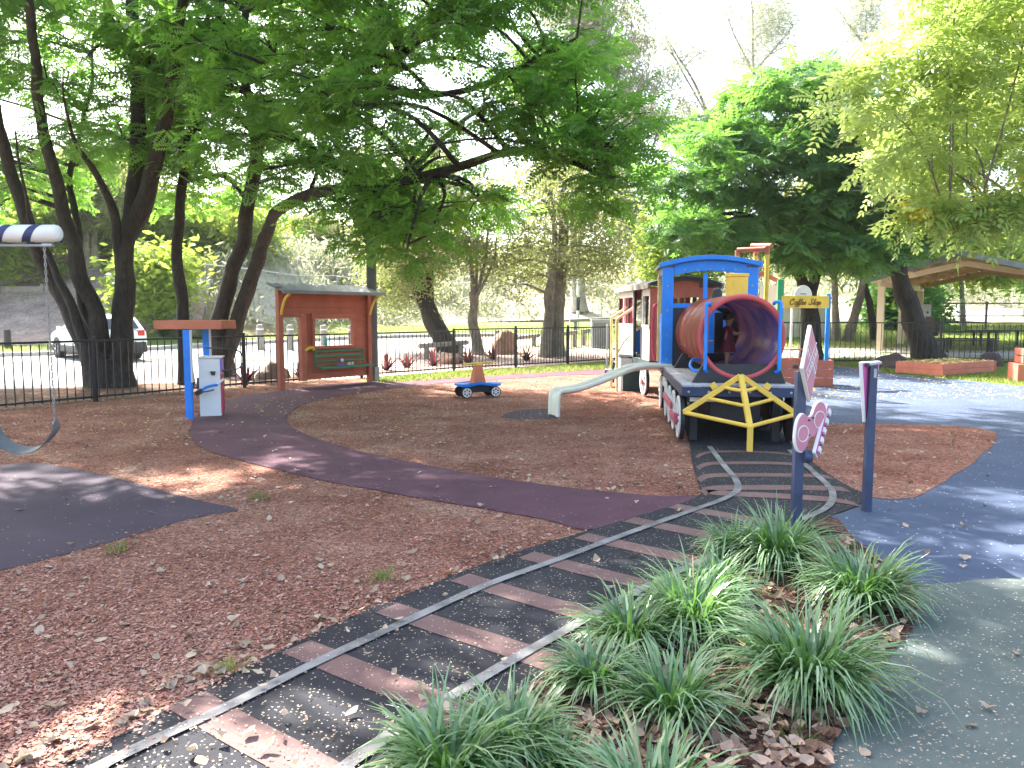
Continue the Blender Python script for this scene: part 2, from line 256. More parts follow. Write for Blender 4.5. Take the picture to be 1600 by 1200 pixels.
# ------------------------------------------------------------------ object helpers
def tag(o, label=None, cat=None, group=None, kind=None):
    if label: o['label'] = label
    if cat: o['category'] = cat
    if group: o['group'] = group
    if kind: o['kind'] = kind
    return o
def thing(name, label, cat, loc=(0, 0, 0), rz=0, group=None):
    o = bpy.data.objects.new(name, None); C.objects.link(o); o.empty_display_size = .1
    o.location = loc; o.rotation_euler = (0, 0, rz)
    return tag(o, label, cat, group)
class MB:
    def __init__(s): s.v = []; s.f = []
    def add(s, vs, fs):
        o = len(s.v); s.v += [tuple(x) for x in vs]; s.f += [tuple(i + o for i in f) for f in fs]; return s
    def box(s, c, d, rz=0, top=(1, 1), M_=None):
        x, y, z = d[0] / 2, d[1] / 2, d[2] / 2
        vs = [Vector((sx * x * (top[0] if sz > 0 else 1), sy * y * (top[1] if sz > 0 else 1), sz * z)) for sz in (-1, 1) for sx, sy in ((-1, -1), (1, -1), (1, 1), (-1, 1))]
        m = M_ if M_ else Matrix.Rotation(rz, 3, 'Z')
        return s.add([m @ p + Vector(c) for p in vs], [(3, 2, 1, 0), (4, 5, 6, 7), (0, 1, 5, 4), (1, 2, 6, 5), (2, 3, 7, 6), (3, 0, 4, 7)])
    def beam(s, a, b, w_, h, up=(0, 0, 1)):
        a = Vector(a); b = Vector(b); d = (b - a); L = d.length; d.normalize()
        u = Vector(up)
        if abs(d.dot(u)) > .98: u = Vector((0, 1, 0))
        x = d.cross(u).normalized(); z = x.cross(d)
        vs = [p + x * sx * w_ / 2 + z * sz * h / 2 for p in (a, b) for sx, sz in ((-1, -1), (1, -1), (1, 1), (-1, 1))]
        return s.add(vs, [(0, 1, 2, 3), (7, 6, 5, 4), (0, 4, 5, 1), (1, 5, 6, 2), (2, 6, 7, 3), (3, 7, 4, 0)])
    def tube(s, pts, r, n=8, closed=False, caps=True):
        pts = [Vector(p) for p in pts]; k = len(pts)
        rs = r if hasattr(r, '__len__') else [r] * k
        vs = []; u = None
        for i, p in enumerate(pts):
            if closed: d = pts[(i + 1) % k] - pts[i - 1]
            else: d = pts[min(i + 1, k - 1)] - pts[max(i - 1, 0)]
            d.normalize()
            if u is None:
                u = Vector((0, 0, 1)) if abs(d.z) < .9 else Vector((1, 0, 0))
            u = (u - d * u.dot(d)); u.normalize(); w_ = d.cross(u)
            for j in range(n):
                a = 2 * PI * j / n; vs.append(p + (u * math.cos(a) + w_ * math.sin(a)) * rs[i])
        fs = []
        for i in range(k if closed else k - 1):
            for j in range(n):
                a, b = i * n + j, i * n + (j + 1) % n; c, d_ = ((i + 1) % k) * n + (j + 1) % n, ((i + 1) % k) * n + j
                fs.append((a, b, c, d_))
        if caps and not closed: fs += [tuple(range(n))[::-1], tuple((k - 1) * n + j for j in range(n))]
        return s.add(vs, fs)
    def prism(s, poly, a, b):
        "poly: 3-D loop at offset a, extruded to b (vectors)"
        a = Vector(a); b = Vector(b); n = len(poly); P = [Vector(p) for p in poly]
        return s.add([p + a for p in P] + [p + b for p in P], [tuple(range(n))[::-1], tuple(range(n, 2 * n))] + [(i, (i + 1) % n, (i + 1) % n + n, i + n) for i in range(n)])
    def lathe(s, prof, n=32, axis='Z', c=(0, 0, 0), closed=False):
        vs = []; fs = []; c = Vector(c)
        for r, h in prof:
            for j in range(n):
                a = 2 * PI * j / n; p, q = r * math.cos(a), r * math.sin(a)
                vs.append(c + (Vector((p, q, h)) if axis == 'Z' else Vector((p, h, q)) if axis == 'Y' else Vector((h, p, q))))
        k = len(prof)
        for i in range(k if closed else k - 1):
            for j in range(n): fs.append((i * n + j, i * n + (j + 1) % n, ((i + 1) % k) * n + (j + 1) % n, ((i + 1) % k) * n + j))
        return s.add(vs, fs)
    def disc(s, c, r, t, axis='X', n=24):
        return s.lathe([(0.001, -t / 2), (r, -t / 2), (r, t / 2), (.001, t / 2)], n, axis, c)
    def ring(s, c, ro, ri, t, axis='X', n=28):
        return s.lathe([(ri, -t / 2), (ro, -t / 2), (ro, t / 2), (ri, t / 2)], n, axis, c, True)
    def mesh(s, name, m, smooth=False):
        me = bpy.data.meshes.new(name); me.from_pydata(s.v, [], s.f)
        bm = bmesh.new(); bm.from_mesh(me); bmesh.ops.recalc_face_normals(bm, faces=bm.faces); bm.to_mesh(me); bm.free()
        if m: me.materials.append(m)
        if smooth:
            me.polygons.foreach_set('use_smooth', [True] * len(me.polygons))
            me.set_sharp_from_angle(angle=R(40))
        return me
    def build(s, name, m, parent=None, smooth=False, bevel=0, label=None):
        return link(name, s.mesh(name, m, smooth), parent, bevel, label)
def link(name, me, parent=None, bevel=0, label=None, loc=None, rot=None):
    o = bpy.data.objects.new(name, me); C.objects.link(o)
    if parent: o.parent = parent
    if loc is not None: o.location = loc
    if rot is not None: o.rotation_euler = rot
    if bevel:
        b = o.modifiers.new('bevel', 'BEVEL'); b.width = bevel; b.segments = 2; b.limit_method = 'ANGLE'; b.angle_limit = R(40)
    if label: o['label'] = label
    return o
def copy_tree(o, parent=None):
    c = o.copy(); C.objects.link(c)
    if parent: c.parent = parent
    for ch in list(o.children): copy_tree(ch, c)
    return c
def inside(poly, x, y):
    p = np.array(poly); x = np.asarray(x); y = np.asarray(y); r = np.zeros(x.shape, bool); n = len(p); j = n - 1
    for i in range(n):
        c = ((p[i, 1] > y) != (p[j, 1] > y)) & (x < (p[j, 0] - p[i, 0]) * (y - p[i, 1]) / (p[j, 1] - p[i, 1] + 1e-12) + p[i, 0]); r ^= c; j = i
    return r
def smooth_loop(pts, k=4, closed=True):
    P = [Vector(p) for p in pts]; n = len(P); out = []
    for i in range(n if closed else n - 1):
        p0, p1, p2, p3 = (P[(i + d) % n] if closed else P[min(max(i + d, 0), n - 1)] for d in (-1, 0, 1, 2))
        for q in range(k):
            t = q / k; out.append(.5 * ((2 * p1) + (p2 - p0) * t + (2 * p0 - 5 * p1 + 4 * p2 - p3) * t * t + (3 * p1 - p0 - 3 * p2 + p3) * t ** 3))
    if not closed: out.append(P[-1])
    return out
def quads(name, V, m, var=None, parent=None, kind=None):
    "V: (n,4,3) array of quads -> one mesh; var per quad"
    n = len(V); me = bpy.data.meshes.new(name)
    me.vertices.add(n * 4); me.vertices.foreach_set('co', np.ascontiguousarray(V, dtype=np.float32).ravel())
    me.loops.add(n * 4); me.loops.foreach_set('vertex_index', np.arange(n * 4, dtype=np.int32))
    me.polygons.add(n); me.polygons.foreach_set('loop_start', np.arange(0, n * 4, 4, dtype=np.int32))
    me.update(calc_edges=True)
    a = me.attributes.new('var', 'FLOAT', 'POINT'); a.data.foreach_set('value', np.repeat(var if var is not None else rng.random(n), 4).astype(np.float32))
    me.materials.append(m)
    if name == 'MESHONLY': return me
    o = bpy.data.objects.new(name, me); C.objects.link(o)
    if parent: o.parent = parent
    if kind: o['kind'] = kind
    return o

# ------------------------------------------------------------------ ground, built as sheets one above the other
def sheet(name, loop, z, m, drape=False, step=1.5, thick=0):
    "flat or draped polygon from a ground loop"
    bm = bmesh.new(); vs = [bm.verts.new((p[0], p[1], 0)) for p in loop]; bm.faces.new(vs)
    bmesh.ops.triangulate(bm, faces=bm.faces[:])
    if drape:
        xs = [p[0] for p in loop]; ys = [p[1] for p in loop]
        for k in range(int(min(xs) // step), int(max(xs) // step) + 1): bmesh.ops.bisect_plane(bm, geom=bm.verts[:] + bm.edges[:] + bm.faces[:], plane_co=(k * step, 0, 0), plane_no=(1, 0, 0))
        for k in range(int(min(ys) // step), int(max(ys) // step) + 1): bmesh.ops.bisect_plane(bm, geom=bm.verts[:] + bm.edges[:] + bm.faces[:], plane_co=(0, k * step, 0), plane_no=(0, 1, 0))
    for v in bm.verts: v.co.z = (tz(v.co.x, v.co.y) if drape else 0) + z
    bmesh.ops.recalc_face_normals(bm, faces=bm.faces)
    for f in bm.faces:
        if f.normal.z < 0: f.normal_flip()
    me = bpy.data.meshes.new(name); bm.to_mesh(me); bm.free(); me.materials.append(m)
    o = bpy.data.objects.new(name, me); C.objects.link(o); o['kind'] = 'structure'
    return o
def px(*pts): return [tuple(G(*p)[:2]) for p in pts]
def wob(loop, k=4, amp=.03, fr=2.5):
    L = smooth_loop([(p[0], p[1], 0) for p in loop], k); out = []
    for i, p in enumerate(L):
        a = noise.noise(Vector((p.x * fr, p.y * fr, 1.3))); b = noise.noise(Vector((p.x * fr, p.y * fr, 7.3)))
        out.append((p.x + a * amp, p.y + b * amp))
    return out

# the ground itself: one sheet out to the horizon
bm = bmesh.new()
xs = sorted(set([-900, -500, -300, -180, -120, -90] + [i * 2.0 for i in range(-36, 41)] + [90, 120, 180, 300, 500, 900]))
ys = sorted(set([-300, -100, -40, -20, -10, 0, 10, 16] + [18 + i * 1.5 for i in range(0, 36)] + [74, 80, 90, 110, 150, 200, 300, 500, 1200]))
vg = [[bm.verts.new((x, y, tz(x, y))) for x in xs] for y in ys]
for j in range(len(ys) - 1):
    for i in range(len(xs) - 1): bm.faces.new((vg[j][i], vg[j][i + 1], vg[j + 1][i + 1], vg[j + 1][i]))
me = bpy.data.meshes.new('ground'); bm.to_mesh(me); bm.free()
me.materials.append(M['earth']); me.polygons.foreach_set('use_smooth', [True] * len(me.polygons))
tag(link('ground', me), kind='structure')

mulch_loop = [(-14, .3), (16, .3), (16, 23), (9, 24.5), (4, 25.4), (1.7, 23.9), (-1.7, 21.2), (-3.7, 18.9), (-5.8, 16.5), (-7.6, 13.85), (-8.6, 12.2), (-10, 9), (-14, 4)]
sheet('mulch_ground', mulch_loop, .004, M['mulch'])
# lawn strips inside the fence
lawn_a = [(-3.6, 18.6), (-1.75, 20.9), (.1, 22.3), (1.7, 23.7), (3.3, 25.2), (6.2, 26.2), (5.9, 23.6), (3.6, 22.3), (1.2, 20.9), (-.6, 19.4), (-2.0, 18.2), (-2.9, 17.5)]
sheet('lawn_strip', wob(lawn_a, 3, .12), .008, M['turf'])
lawn_b = px((1285, 568), (1330, 574), (1390, 583), (1440, 590), (1500, 594), (1570, 601), (1700, 614), (1800, 590), (1800, 560), (1600, 553), (1285, 553))
sheet('lawn_strip', lawn_b, .008, M['turf'])
# blue soft-fall surface
blue_loop = px((1100, 590), (1180, 566), (1232, 563), (1300, 572), (1360, 580), (1425, 588), (1500, 594), (1570, 601), (1700, 616)) + [(16, 12), (16, 4), (6, 3.4)] + px((1700, 900), (1600, 905), (1520, 909), (1430, 918), (1330, 860), (1290, 812), (1345, 790), (1352, 772), (1300, 730), (1230, 680), (1150, 640))
sheet('blue_paving', blue_loop, .008, M['blue'])
mulch_b = wob(px((1225, 672), (1290, 664), (1390, 664), (1480, 666), (1548, 674), (1557, 686), (1530, 716), (1492, 743), (1445, 772), (1405, 782), (1352, 776), (1310, 752), (1270, 724), (1235, 706), (1215, 690)), 4, .04)
sheet('mulch_patch', mulch_b, .012, M['mulch'])
green_loop = px((1420, 920), (1520, 909), (1600, 905), (1700, 900)) + [(4.9, 3.3), (5, .4), (-.3, .4), (.2, 1.6), (.9, 2.4)] + px((1290, 1185), (1330, 1110), (1390, 1030))
sheet('green_paving', green_loop, .012, M['green'])
maroon_loop = px((1092, 776), (1040, 777), (970, 772), (900, 765), (800, 752), (700, 735), (600, 715), (520, 695), (465, 674), (449, 660), (452, 648), (472, 634), (520, 621), (600, 609), (700, 599), (800, 592), (900, 586), (975, 585), (1000, 582), (1000, 575), (970, 574), (900, 576), (800, 581), (700, 588), (600, 596), (520, 601), (440, 611), (385, 619), (345, 628), (325, 637), (306, 652), (297, 672), (305, 692), (335, 709), (400, 727), (500, 751), (640, 777), (750, 796), (850, 813), (915, 830), (990, 815), (1050, 797))
sheet('maroon_path', wob(maroon_loop, 3, .02), .012, M['maroon'])
pad_loop = px((-60, 735), (0, 728), (40, 724), (85, 728), (130, 737), (200, 753), (300, 780), (372, 797), (340, 804), (280, 817), (200, 840), (120, 863), (0, 893), (-120, 915), (-160, 800))
sheet('swing_pad', wob(pad_loop, 3, .02), .008, M['pad'])
sheet('slide_pad', wob(px((783, 653), (800, 644), (830, 640), (868, 640), (872, 654), (830, 656)), 4, .02), .008, M['pad'])

# black track with its rails and sleepers laid in as coloured rubber
edge_l = [(-2.1, 1.75)] + px((110, 1195), (300, 1090), (500, 990), (640, 930), (740, 890), (830, 858), (920, 832), (1000, 808), (1060, 790), (1094, 775), (1090, 755), (1084, 735), (1080, 715), (1076, 690), (1062, 655), (1040, 620))
edge_r = px((1180, 620), (1205, 655), (1232, 690), (1252, 712), (1290, 740), (1325, 762), (1352, 775), (1338, 793), (1290, 812), (1190, 865), (1060, 935), (985, 975), (900, 1035), (800, 1105), (650, 1210)) + [(-.95, 1.6)]
track = sheet('train_track', [tuple(p[:2]) for p in smooth_loop([(*p, 0) for p in edge_l], 3, False)] + [tuple(p[:2]) for p in smooth_loop([(*p, 0) for p in edge_r], 3, False)], .016, M['black'])
def ribbon(name, line, w_, z, m, parent):
    L = smooth_loop([(p[0], p[1], 0) for p in line], 4, False); mb = MB(); vs = []
    for i, p in enumerate(L):
        d = (L[min(i + 1, len(L) - 1)] - L[max(i - 1, 0)]).normalized(); n_ = Vector((-d.y, d.x, 0))
        j = 1 + .12 * noise.noise(Vector((p.x * 6, p.y * 6, 3)))
        vs += [p + n_ * w_ / 2 * j + Vector((0, 0, z)), p - n_ * w_ / 2 * j + Vector((0, 0, z))]
    mb.add(vs, [(2 * i, 2 * i + 1, 2 * i + 3, 2 * i + 2) for i in range(len(L) - 1)])
    return mb.build(name, m, parent)
rail_l = [(-1.95, 1.75)] + px((180, 1195), (340, 1120), (500, 1040), (640, 975), (760, 920), (870, 880), (1000, 831), (1095, 797), (1132, 783), (1150, 772), (1153, 762), (1146, 748), (1133, 733), (1115, 709), (1108, 700))
rail_r = [(-1.0, 1.75)] + px((560, 1192), (740, 1075), (860, 1005), (985, 935), (1110, 875), (1220, 828), (1280, 804), (1298, 790), (1301, 776), (1294, 763), (1272, 742), (1250, 722), (1234, 706))
ribbon('rail_marking', rail_l, .062, .026, M['rail'], track); ribbon('rail_marking', rail_r, .062, .026, M['rail'], track)
def along(line, L):
    for a, b in zip(line, line[1:]):
        a = Vector((*a, 0)); b = Vector((*b, 0)); d = (b - a).length
        if L <= d: return a + (b - a) * L / d, (b - a).normalized()
        L -= d
    return None
mid = [tuple((Vector((*a, 0)) + (b - Vector((*a, 0))) * .0)[:2]) for a, b in [(p, Vector((*p, 0))) for p in rail_l]]
Lpos = 0.2
tl = [tuple(p[:2]) for p in smooth_loop([(*p, 0) for p in rail_l], 3, False)]
track_poly = [tuple(v.co[:2]) for v in track.data.vertices][:len(edge_l) * 3 - 2 + len(edge_r) * 3 - 2]
while True:
    r_ = along(tl, Lpos)
    if r_ is None: break
    p, d = r_
    if p.y > 6.35: break
    n_ = Vector((.78, -.62, 0)).lerp(Vector((d.y, -d.x, 0)), .35).normalized(); t_ = Vector((-n_.y, n_.x, 0))
    a = p - n_ * .22; b = p + n_ * 1.12
    while a.y > .2 and not inside(track_poly, [a.x], [a.y])[0] and (a - p).length > .02: a += n_ * .02
    mb = MB(); L = smooth_loop([a, p + n_ * .2, p + n_ * .6 + t_ * .01, b], 4, False); vs = []
    for q in L: vs += [q - t_ * .085 + Vector((0, 0, .0)), q + t_ * .085]
    mb.add([v + Vector((0, 0, .020)) for v in vs], [(2 * i, 2 * i + 1, 2 * i + 3, 2 * i + 2) for i in range(len(L) - 1)])
    mb.build('sleeper_marking', M['sleeper'], track)
    Lpos += .595
for v0, wl_, x0, x1, sag in ((708, .055, 1088, 1240, 2), (726, .075, 1090, 1268, 3), (745, .085, 1092, 1298, 4), (765, .10, 1098, 1322, 5), (776, .10, 1100, 1345, -14)):
    pts = [G(x0, v0 + 9), G(x0 + 20, v0 + 1), G((x0 + x1) / 2, v0), G(x1 - 25, v0 + 3 - sag * .4), G(x1, v0 + 8 - sag)]
    if v0 == 776: pts = [G(1106, 772), G(1150, 775), G(1230, 779), G(1300, 784), G(1338, 791)]
    L = smooth_loop(pts, 4, False); mb = MB(); vs = []
    for q in L: vs += [q + Vector((0, -wl_, .020)), q + Vector((0, wl_, .020))]
    mb.add(vs, [(2 * i, 2 * i + 1, 2 * i + 3, 2 * i + 2) for i in range(len(L) - 1)]); mb.build('sleeper_marking', M['sleeper'], track)

# garden bed in the foreground
bed_loop = wob(px((1296, 812), (1340, 850), (1410, 905), (1436, 945), (1425, 985), (1395, 1030), (1340, 1105), (1295, 1190)) + [(.95, 2.3), (.2, 1.5), (-.8, 1.55)] + px((650, 1205), (800, 1100), (900, 1032), (985, 970), (1060, 932), (1190, 862)), 4, .02)
sheet('garden_bed', bed_loop, .020, M['bed'])

# beyond the fence
gard = [(-14, 15.6), (-9.8, 16.4), (-8.6, 17.4), (-7.8, 17.6), (-6.8, 18.6), (-5.2, 21), (-4.6, 23.5), (-3.2, 29.5), (0, 31), (3.4, 29), (6, 28.5), (6, 26.6), (3.3, 25.8), (.1, 22.7), (-1.6, 21.5), (-3.7, 19.05), (-5.8, 16.65), (-7.6, 14.0), (-8.6, 12.4), (-10, 9), (-14, 4)]
dark_bed = [p for p in gard if p[0] <= -4.5]
sheet('leaf_litter_bed', [(-14, 15.6), (-9.8, 16.4), (-8.6, 17.4), (-7.8, 17.6), (-6.8, 18.6), (-5.4, 20.6), (-4.4, 18.3), (-5.8, 16.62), (-7.6, 13.98), (-8.6, 12.3), (-10, 9), (-14, 4)], .008, M['litterbed'])
sheet('pebble_bed', wob([(-4.4, 18.35), (-5.3, 20.8), (-4.8, 24), (-3.3, 30), (0, 31.5), (3.2, 29.3), (5, 27.6), (3.3, 25.85), (1.6, 24.25), (.1, 22.8), (-1.6, 21.55)], 2, .1), .012, M['pebble'], True)
carpark = [(-60, 24.0), (-30, 22.0), (-14, 15.6), (-9.8, 16.4), (-8.6, 17.4), (-7.8, 17.6), (-6.8, 18.6), (-5.2, 21), (-4.8, 24), (-3.3, 30), (0, 31.4), (1.6, 33), (0, 36.2), (-5, 35.6), (-9, 33.6), (-13, 30.2), (-18, 27.0), (-30, 25.6), (-60, 26.0)]
sheet('car_park', carpark, .004, M['asphalt'], True, 2)
verge = [(-60, 27.2), (-30, 26.6), (-18, 28.0), (-13, 31.2), (-9, 34.6), (-5, 36.4), (0, 37), (6, 33), (20, 32), (40, 34), (60, 40), (40, 45), (15, 45), (-2, 44.5), (-9, 42), (-14, 35), (-20, 31.4), (-60, 31.5)]
sheet('verge_lawn', verge, .006, M['turf'], True, 2)
sheet('bank_garden', [(-45, 31.6), (-20, 31.6), (-16.5, 32.8), (-14.5, 36), (-16, 43), (-22, 47), (-45, 47)], .03, M['bankmulch'], True, 1.5)
sheet('gravel_terrace', [(-60, 37.4), (-25, 37.6), (-23.6, 38.2), (-24, 44), (-28, 50), (-60, 50)], .05, M['concrete'], True, 1.5)
sheet('scrub_bank', [(-13.5, 36.5), (-9, 42.6), (-2, 45), (15, 45.6), (40, 46), (40, 62), (-14, 62)], .03, M['bank'], True, 2)
kl = smooth_loop([(x, y, 0) for x, y in [(1.6, 33), (0, 36.3), (-5, 35.7), (-9, 33.7), (-13, 30.3), (-18, 27.1), (-30, 25.7), (-60, 26.1)]], 5, False); mb = MB(); vs = []
for i, p in enumerate(kl):
    d = (kl[min(i + 1, len(kl) - 1)] - kl[max(i - 1, 0)]).normalized(); n_ = Vector((-d.y, d.x, 0)); z = tz(p.x, p.y)
    for q, h in ((n_ * .1, 0), (n_ * .1, .14), (-n_ * .1, .16), (-n_ * .1, 0)): vs.append(p + q + Vector((0, 0, z + h)))
mb.add(vs, [(4 * i + j, 4 * i + j + 1, 4 * i + j + 5, 4 * i + j + 4) for i in range(len(kl) - 1) for j in range(3)])
tag(mb.build('kerb', M['concrete']), kind='structure')
sheet('garden_path', [(1.8, 29.6), (5, 27.9), (14, 26.2), (18, 28.5), (17, 31), (8, 30.5), (3.4, 31.6)], .016, M['concrete'], True, 2)
sheet('pine_straw_bed', [(7, 24.65), (19, 24.5), (19.5, 27.6), (14, 27.4), (8, 26.6)], .020, M['straw'])
# ------------------------------------------------------------------ play locomotive
tr = thing('play_locomotive', 'blue play locomotive with a big red crawl tunnel and yellow cowcatcher', 'play train', (2.74, 9.2, 0), R(-7))
MB().box((0, .05, .655), (1.36, .10, .115)).build('front_beam', M['navy'], tr, bevel=.008)
pl = MB().box((0, 0, 0), (.108, 4.5, .028)).mesh('plank', M['plank'])
for i in range(12): link('plank', pl, tr, .004, loc=(-.611 + i * .111, 2.26, .728 + random.uniform(-.002, .002)))
for s in (-1, 1): MB().box((s * .655, 2.3, .655), (.05, 4.4, .115)).build('side_sill', M['navy'], tr, bevel=.006)
MB().box((0, 2.4, .43), (.62, 4.2, .34)).build('underframe', M['blackpaint'], tr, bevel=.01)
for x in (-.5, .5):
    for y in (.35, 1.6, 2.9, 4.2): MB().box((x, y, .30), (.09, .09, .60)).build('support_leg', M['blackpaint'], tr)
MB().box((-.42, .13, .55), (.30, .02, .05)).build('buffer_plate', M['white'], tr)
# saddle
for y in (.28, 2.9):
    MB().prism([(-.53, 0, .743), (.60, 0, .743), (.50, 0, .98), (-.40, 0, .98)], (0, y, 0), (0, y + .09, 0)).build('saddle', M['blackpaint'], tr, bevel=.006)
# crawl tunnel
TX, TZ, TR = .055, 1.31, .50
prof = []
for k in range(0, 61):
    y = .30 + 3.02 * k / 60; f = (y - .30) / 3.02
    rib = max(0, math.sin(f * PI * 2 * 4.5 - PI / 2)) ** 3 * .028
    prof.append((TR + .005 + rib, y))
MB().lathe(prof, 56, 'Y', (TX, 0, TZ)).build('tunnel_shell', M['tunnelout'], tr, True)
MB().lathe([(TR - .035 + max(0, math.sin((k / 40) * PI * 9 - PI / 2)) ** 3 * .012, .31 + 3.0 * k / 40) for k in range(41)], 56, 'Y', (TX, 0, TZ)).build('tunnel_lining', M['tunnelin'], tr, True)
for y in (.30, 3.30):
    MB().lathe([(TR - .036 + .034 * (1 - math.cos(a)) , y + .032 * math.sin(a)) for a in [2 * PI * k / 14 for k in range(14)]], 64, 'Y', (TX, 0, TZ), True).build('tunnel_rim', M['tunnelrim'], tr, True)
for a in range(6):
    t = R(200 + a * 25)
    for y in (2.2, 2.75): MB().lathe([(.001, .012), (.012, .010), (.014, 0)], 8, 'X', (TX + (TR + .03) * math.cos(t), y, TZ + (TR + .03) * math.sin(t))).build('bolt', M['white'], tr)
bo = MB().lathe([(.016, 0), (.015, -.008), (.001, -.012)], 10, 'Y').mesh('bolt', M['steel'])
for x_, y_, z_ in [(x, -.002, .655) for x in (-.6, -.36, -.12, .12, .36, .6)] + [(.06 + s * .67, 3.378, z) for s in (-1, 1) for z in (.85, 1.25, 1.65, 2.05)] + [(.06 + x, 3.388, 2.31) for x in (-.4, -.2, 0, .2, .4)]: link('bolt', bo, tr, loc=(x_, y_, z_))
# grab handles on the front rim
for s, zz in ((-1, 1.70), (1, 1.72)):
    x = TX + s * .44
    mb = MB().tube(smooth_loop([(x - s * .05, .36, zz + .0), (x - s * .05, .27, zz + .02), (x, .22, zz + .01), (x, .215, zz - .10), (x, .215, .98), (x, .22, .91), (x - s * .02, .26, .885), (x - s * .03, .38, .89)], 5, False), .021, 10)
    mb.build('grab_handle', M['bluepaint'], tr, True)
    MB().box((x - s * .03, .33, .905), (.15, .10, .07), top=(.7, .8)).build('handle_bracket', M['bluepaint'], tr, bevel=.01)
    if s < 0: MB().tube(smooth_loop([(x + .03, .8, 1.0), (x - .09, .75, 1.0), (x - .14, .6, .93), (x - .10, .42, .88), (x, .34, .89)], 4, False), .02, 8).build('grab_handle', M['bluepaint'], tr, True)
# chimney and dome
ch = [(.135 * math.cos(PI / 8 + k * PI / 4) / math.cos(PI / 8), .135 * math.sin(PI / 8 + k * PI / 4) / math.cos(PI / 8), 0) for k in range(8)]
MB().prism(ch, (TX + .05, 1.05, 1.79), (TX + .05, 1.05, 2.08)).build('chimney', M['yellow'], tr, bevel=.006)
MB().prism([(x * 1.10, y * 1.10, 0) for x, y, z in ch], (TX + .05, 1.05, 2.08), (TX + .05, 1.05, 2.125)).build('chimney_cap', M['yellow'], tr, bevel=.01)
MB().lathe([(.001, .19), (.045, .175), (.068, .14), (.075, .10), (.075, 0)], 20, 'Z', (TX - .05, 2.15, 1.79)).build('dome', M['blackpaint'], tr, True)
# cab
CX, CW, CY, CL = .06, .76, 3.38, 1.15
CZ = .745
for s in (-1, 1):
    MB().box((CX + s * (CW - .09), CY + .045, CZ + .80), (.18, .09, 1.60)).build('cab_post', M['bluepaint'], tr, bevel=.005)
arch = [(CX - CW + .18 + (2 * CW - .36) * k / 16, 0, 2.22 + .075 * math.sin(PI * k / 16)) for k in range(17)] + [(CX + CW - .18, 0, 2.345), (CX - CW + .18, 0, 2.345)]
arch_t = [(CX - CW + 2 * CW * k / 16, 0, 2.36 + .10 * math.sin(PI * k / 16)) for k in range(17)]
MB().prism(arch[:17] + [(p[0], 0, p[2]) for p in arch_t if CX - CW + .18 < p[0] < CX + CW - .18][::-1], (0, CY + .01, 0), (0, CY + .07, 0)).build('cab_header', M['bluepaint'], tr, bevel=.004)
rf = [(CX - CW - .05 + (2 * CW + .10) * k / 20, 0, 2.345 + .12 * math.sin(PI * k / 20)) for k in range(21)]
MB().prism(rf + [(p[0], 0, p[2] + .075) for p in rf[::-1]], (0, CY - .10, 0), (0, CY + .10, 0)).build('roof_edge', M['bluepaint'], tr, bevel=.008)
MB().prism([(p[0] + .0, 0, p[2] + .01) for p in rf] + [(p[0], 0, p[2] + .06) for p in rf[::-1]], (0, CY + .10, 0), (0, CY + CL + .12, 0)).build('roof', M['roofgrey'], tr, bevel=.004)
MB().box((CX - .07, CY + .04, 1.99), (.065, .05, .52)).build('window_mullion', M['bluepaint'], tr, bevel=.004)
MB().box((CX, CY + .04, 1.73), (2 * CW - .36, .06, .075)).build('window_sill', M['bluepaint'], tr, bevel=.004)
# black front wall with a round opening for the tunnel
for s in (-1, 1):
    e = CX + s * (CW - .18)
    half = [(TX, 0, CZ), (e, 0, CZ), (e, 0, 1.69), (TX, 0, 1.69)] if s > 0 else [(TX, 0, CZ), (e, 0, CZ), (e, 0, 1.69), (TX, 0, 1.69)]
    poly = [(TX, 0, CZ), (e, 0, CZ), (e, 0, 1.695), (TX, 0, 1.695), (TX, 0, 1.692)]
    # arc never passes the wall's top: flatten it there
    rr = .37
    poly = [(TX, 0, CZ), (e, 0, CZ), (e, 0, 1.695), (TX, 0, 1.695)] + [(TX + s * rr * math.sin(PI * k / 18), 0, TZ + rr * math.cos(PI * k / 18)) for k in range(19)]
    MB().prism(poly, (0, CY + .02, 0), (0, CY + .06, 0)).build('front_wall', M['blackpaint'], tr)
for s in (-1, 1):
    MB().box((CX + s * (CW - .03), CY + CL - .04, CZ + .80), (.06, .08, 1.60)).build('rear_post', M['paleyellow'] if s < 0 else M['bluepaint'], tr, bevel=.004)
    MB().box((CX + s * (CW - .015), CY + .60, 2.28), (.03, CL - .2, .11)).build('side_rail', M['roofgrey'], tr, bevel=.003)
    MB().box((CX + s * (CW - .02), CY + .34, CZ + .42), (.03, .42, .84)).build('side_panel', M['navy'] if s > 0 else M['bluepaint'], tr, bevel=.003)
MB().box((CX + .42, CY + CL, CZ + .46), (.55, .03, .92)).build('rear_panel', M['bluepaint'], tr, bevel=.003)
MB().box((CX + .02, CY + CL, CZ + .46), (.12, .03, .92)).build('rear_panel', M['bluepaint'], tr, bevel=.003)
MB().box((CX + .21, CY + .42, CZ + .42), (.14, .05, .90)).build('control_stand', M['blackpaint'], tr, bevel=.003)
MB().tube([(CX + .0, CY + .36, 1.12), (CX + .12, CY + .36, 1.14)], .018, 8).build('wheel_column', M['steel'], tr)
MB().tube([(CX - .02 + .0 + .03 * math.cos(a) , CY + .34 + .09 * math.cos(a), 1.12 + .14 * math.sin(a)) for a in [2 * PI * k / 24 for k in range(24)]], .016, 8, True).build('steering_wheel', M['white'], tr, True)
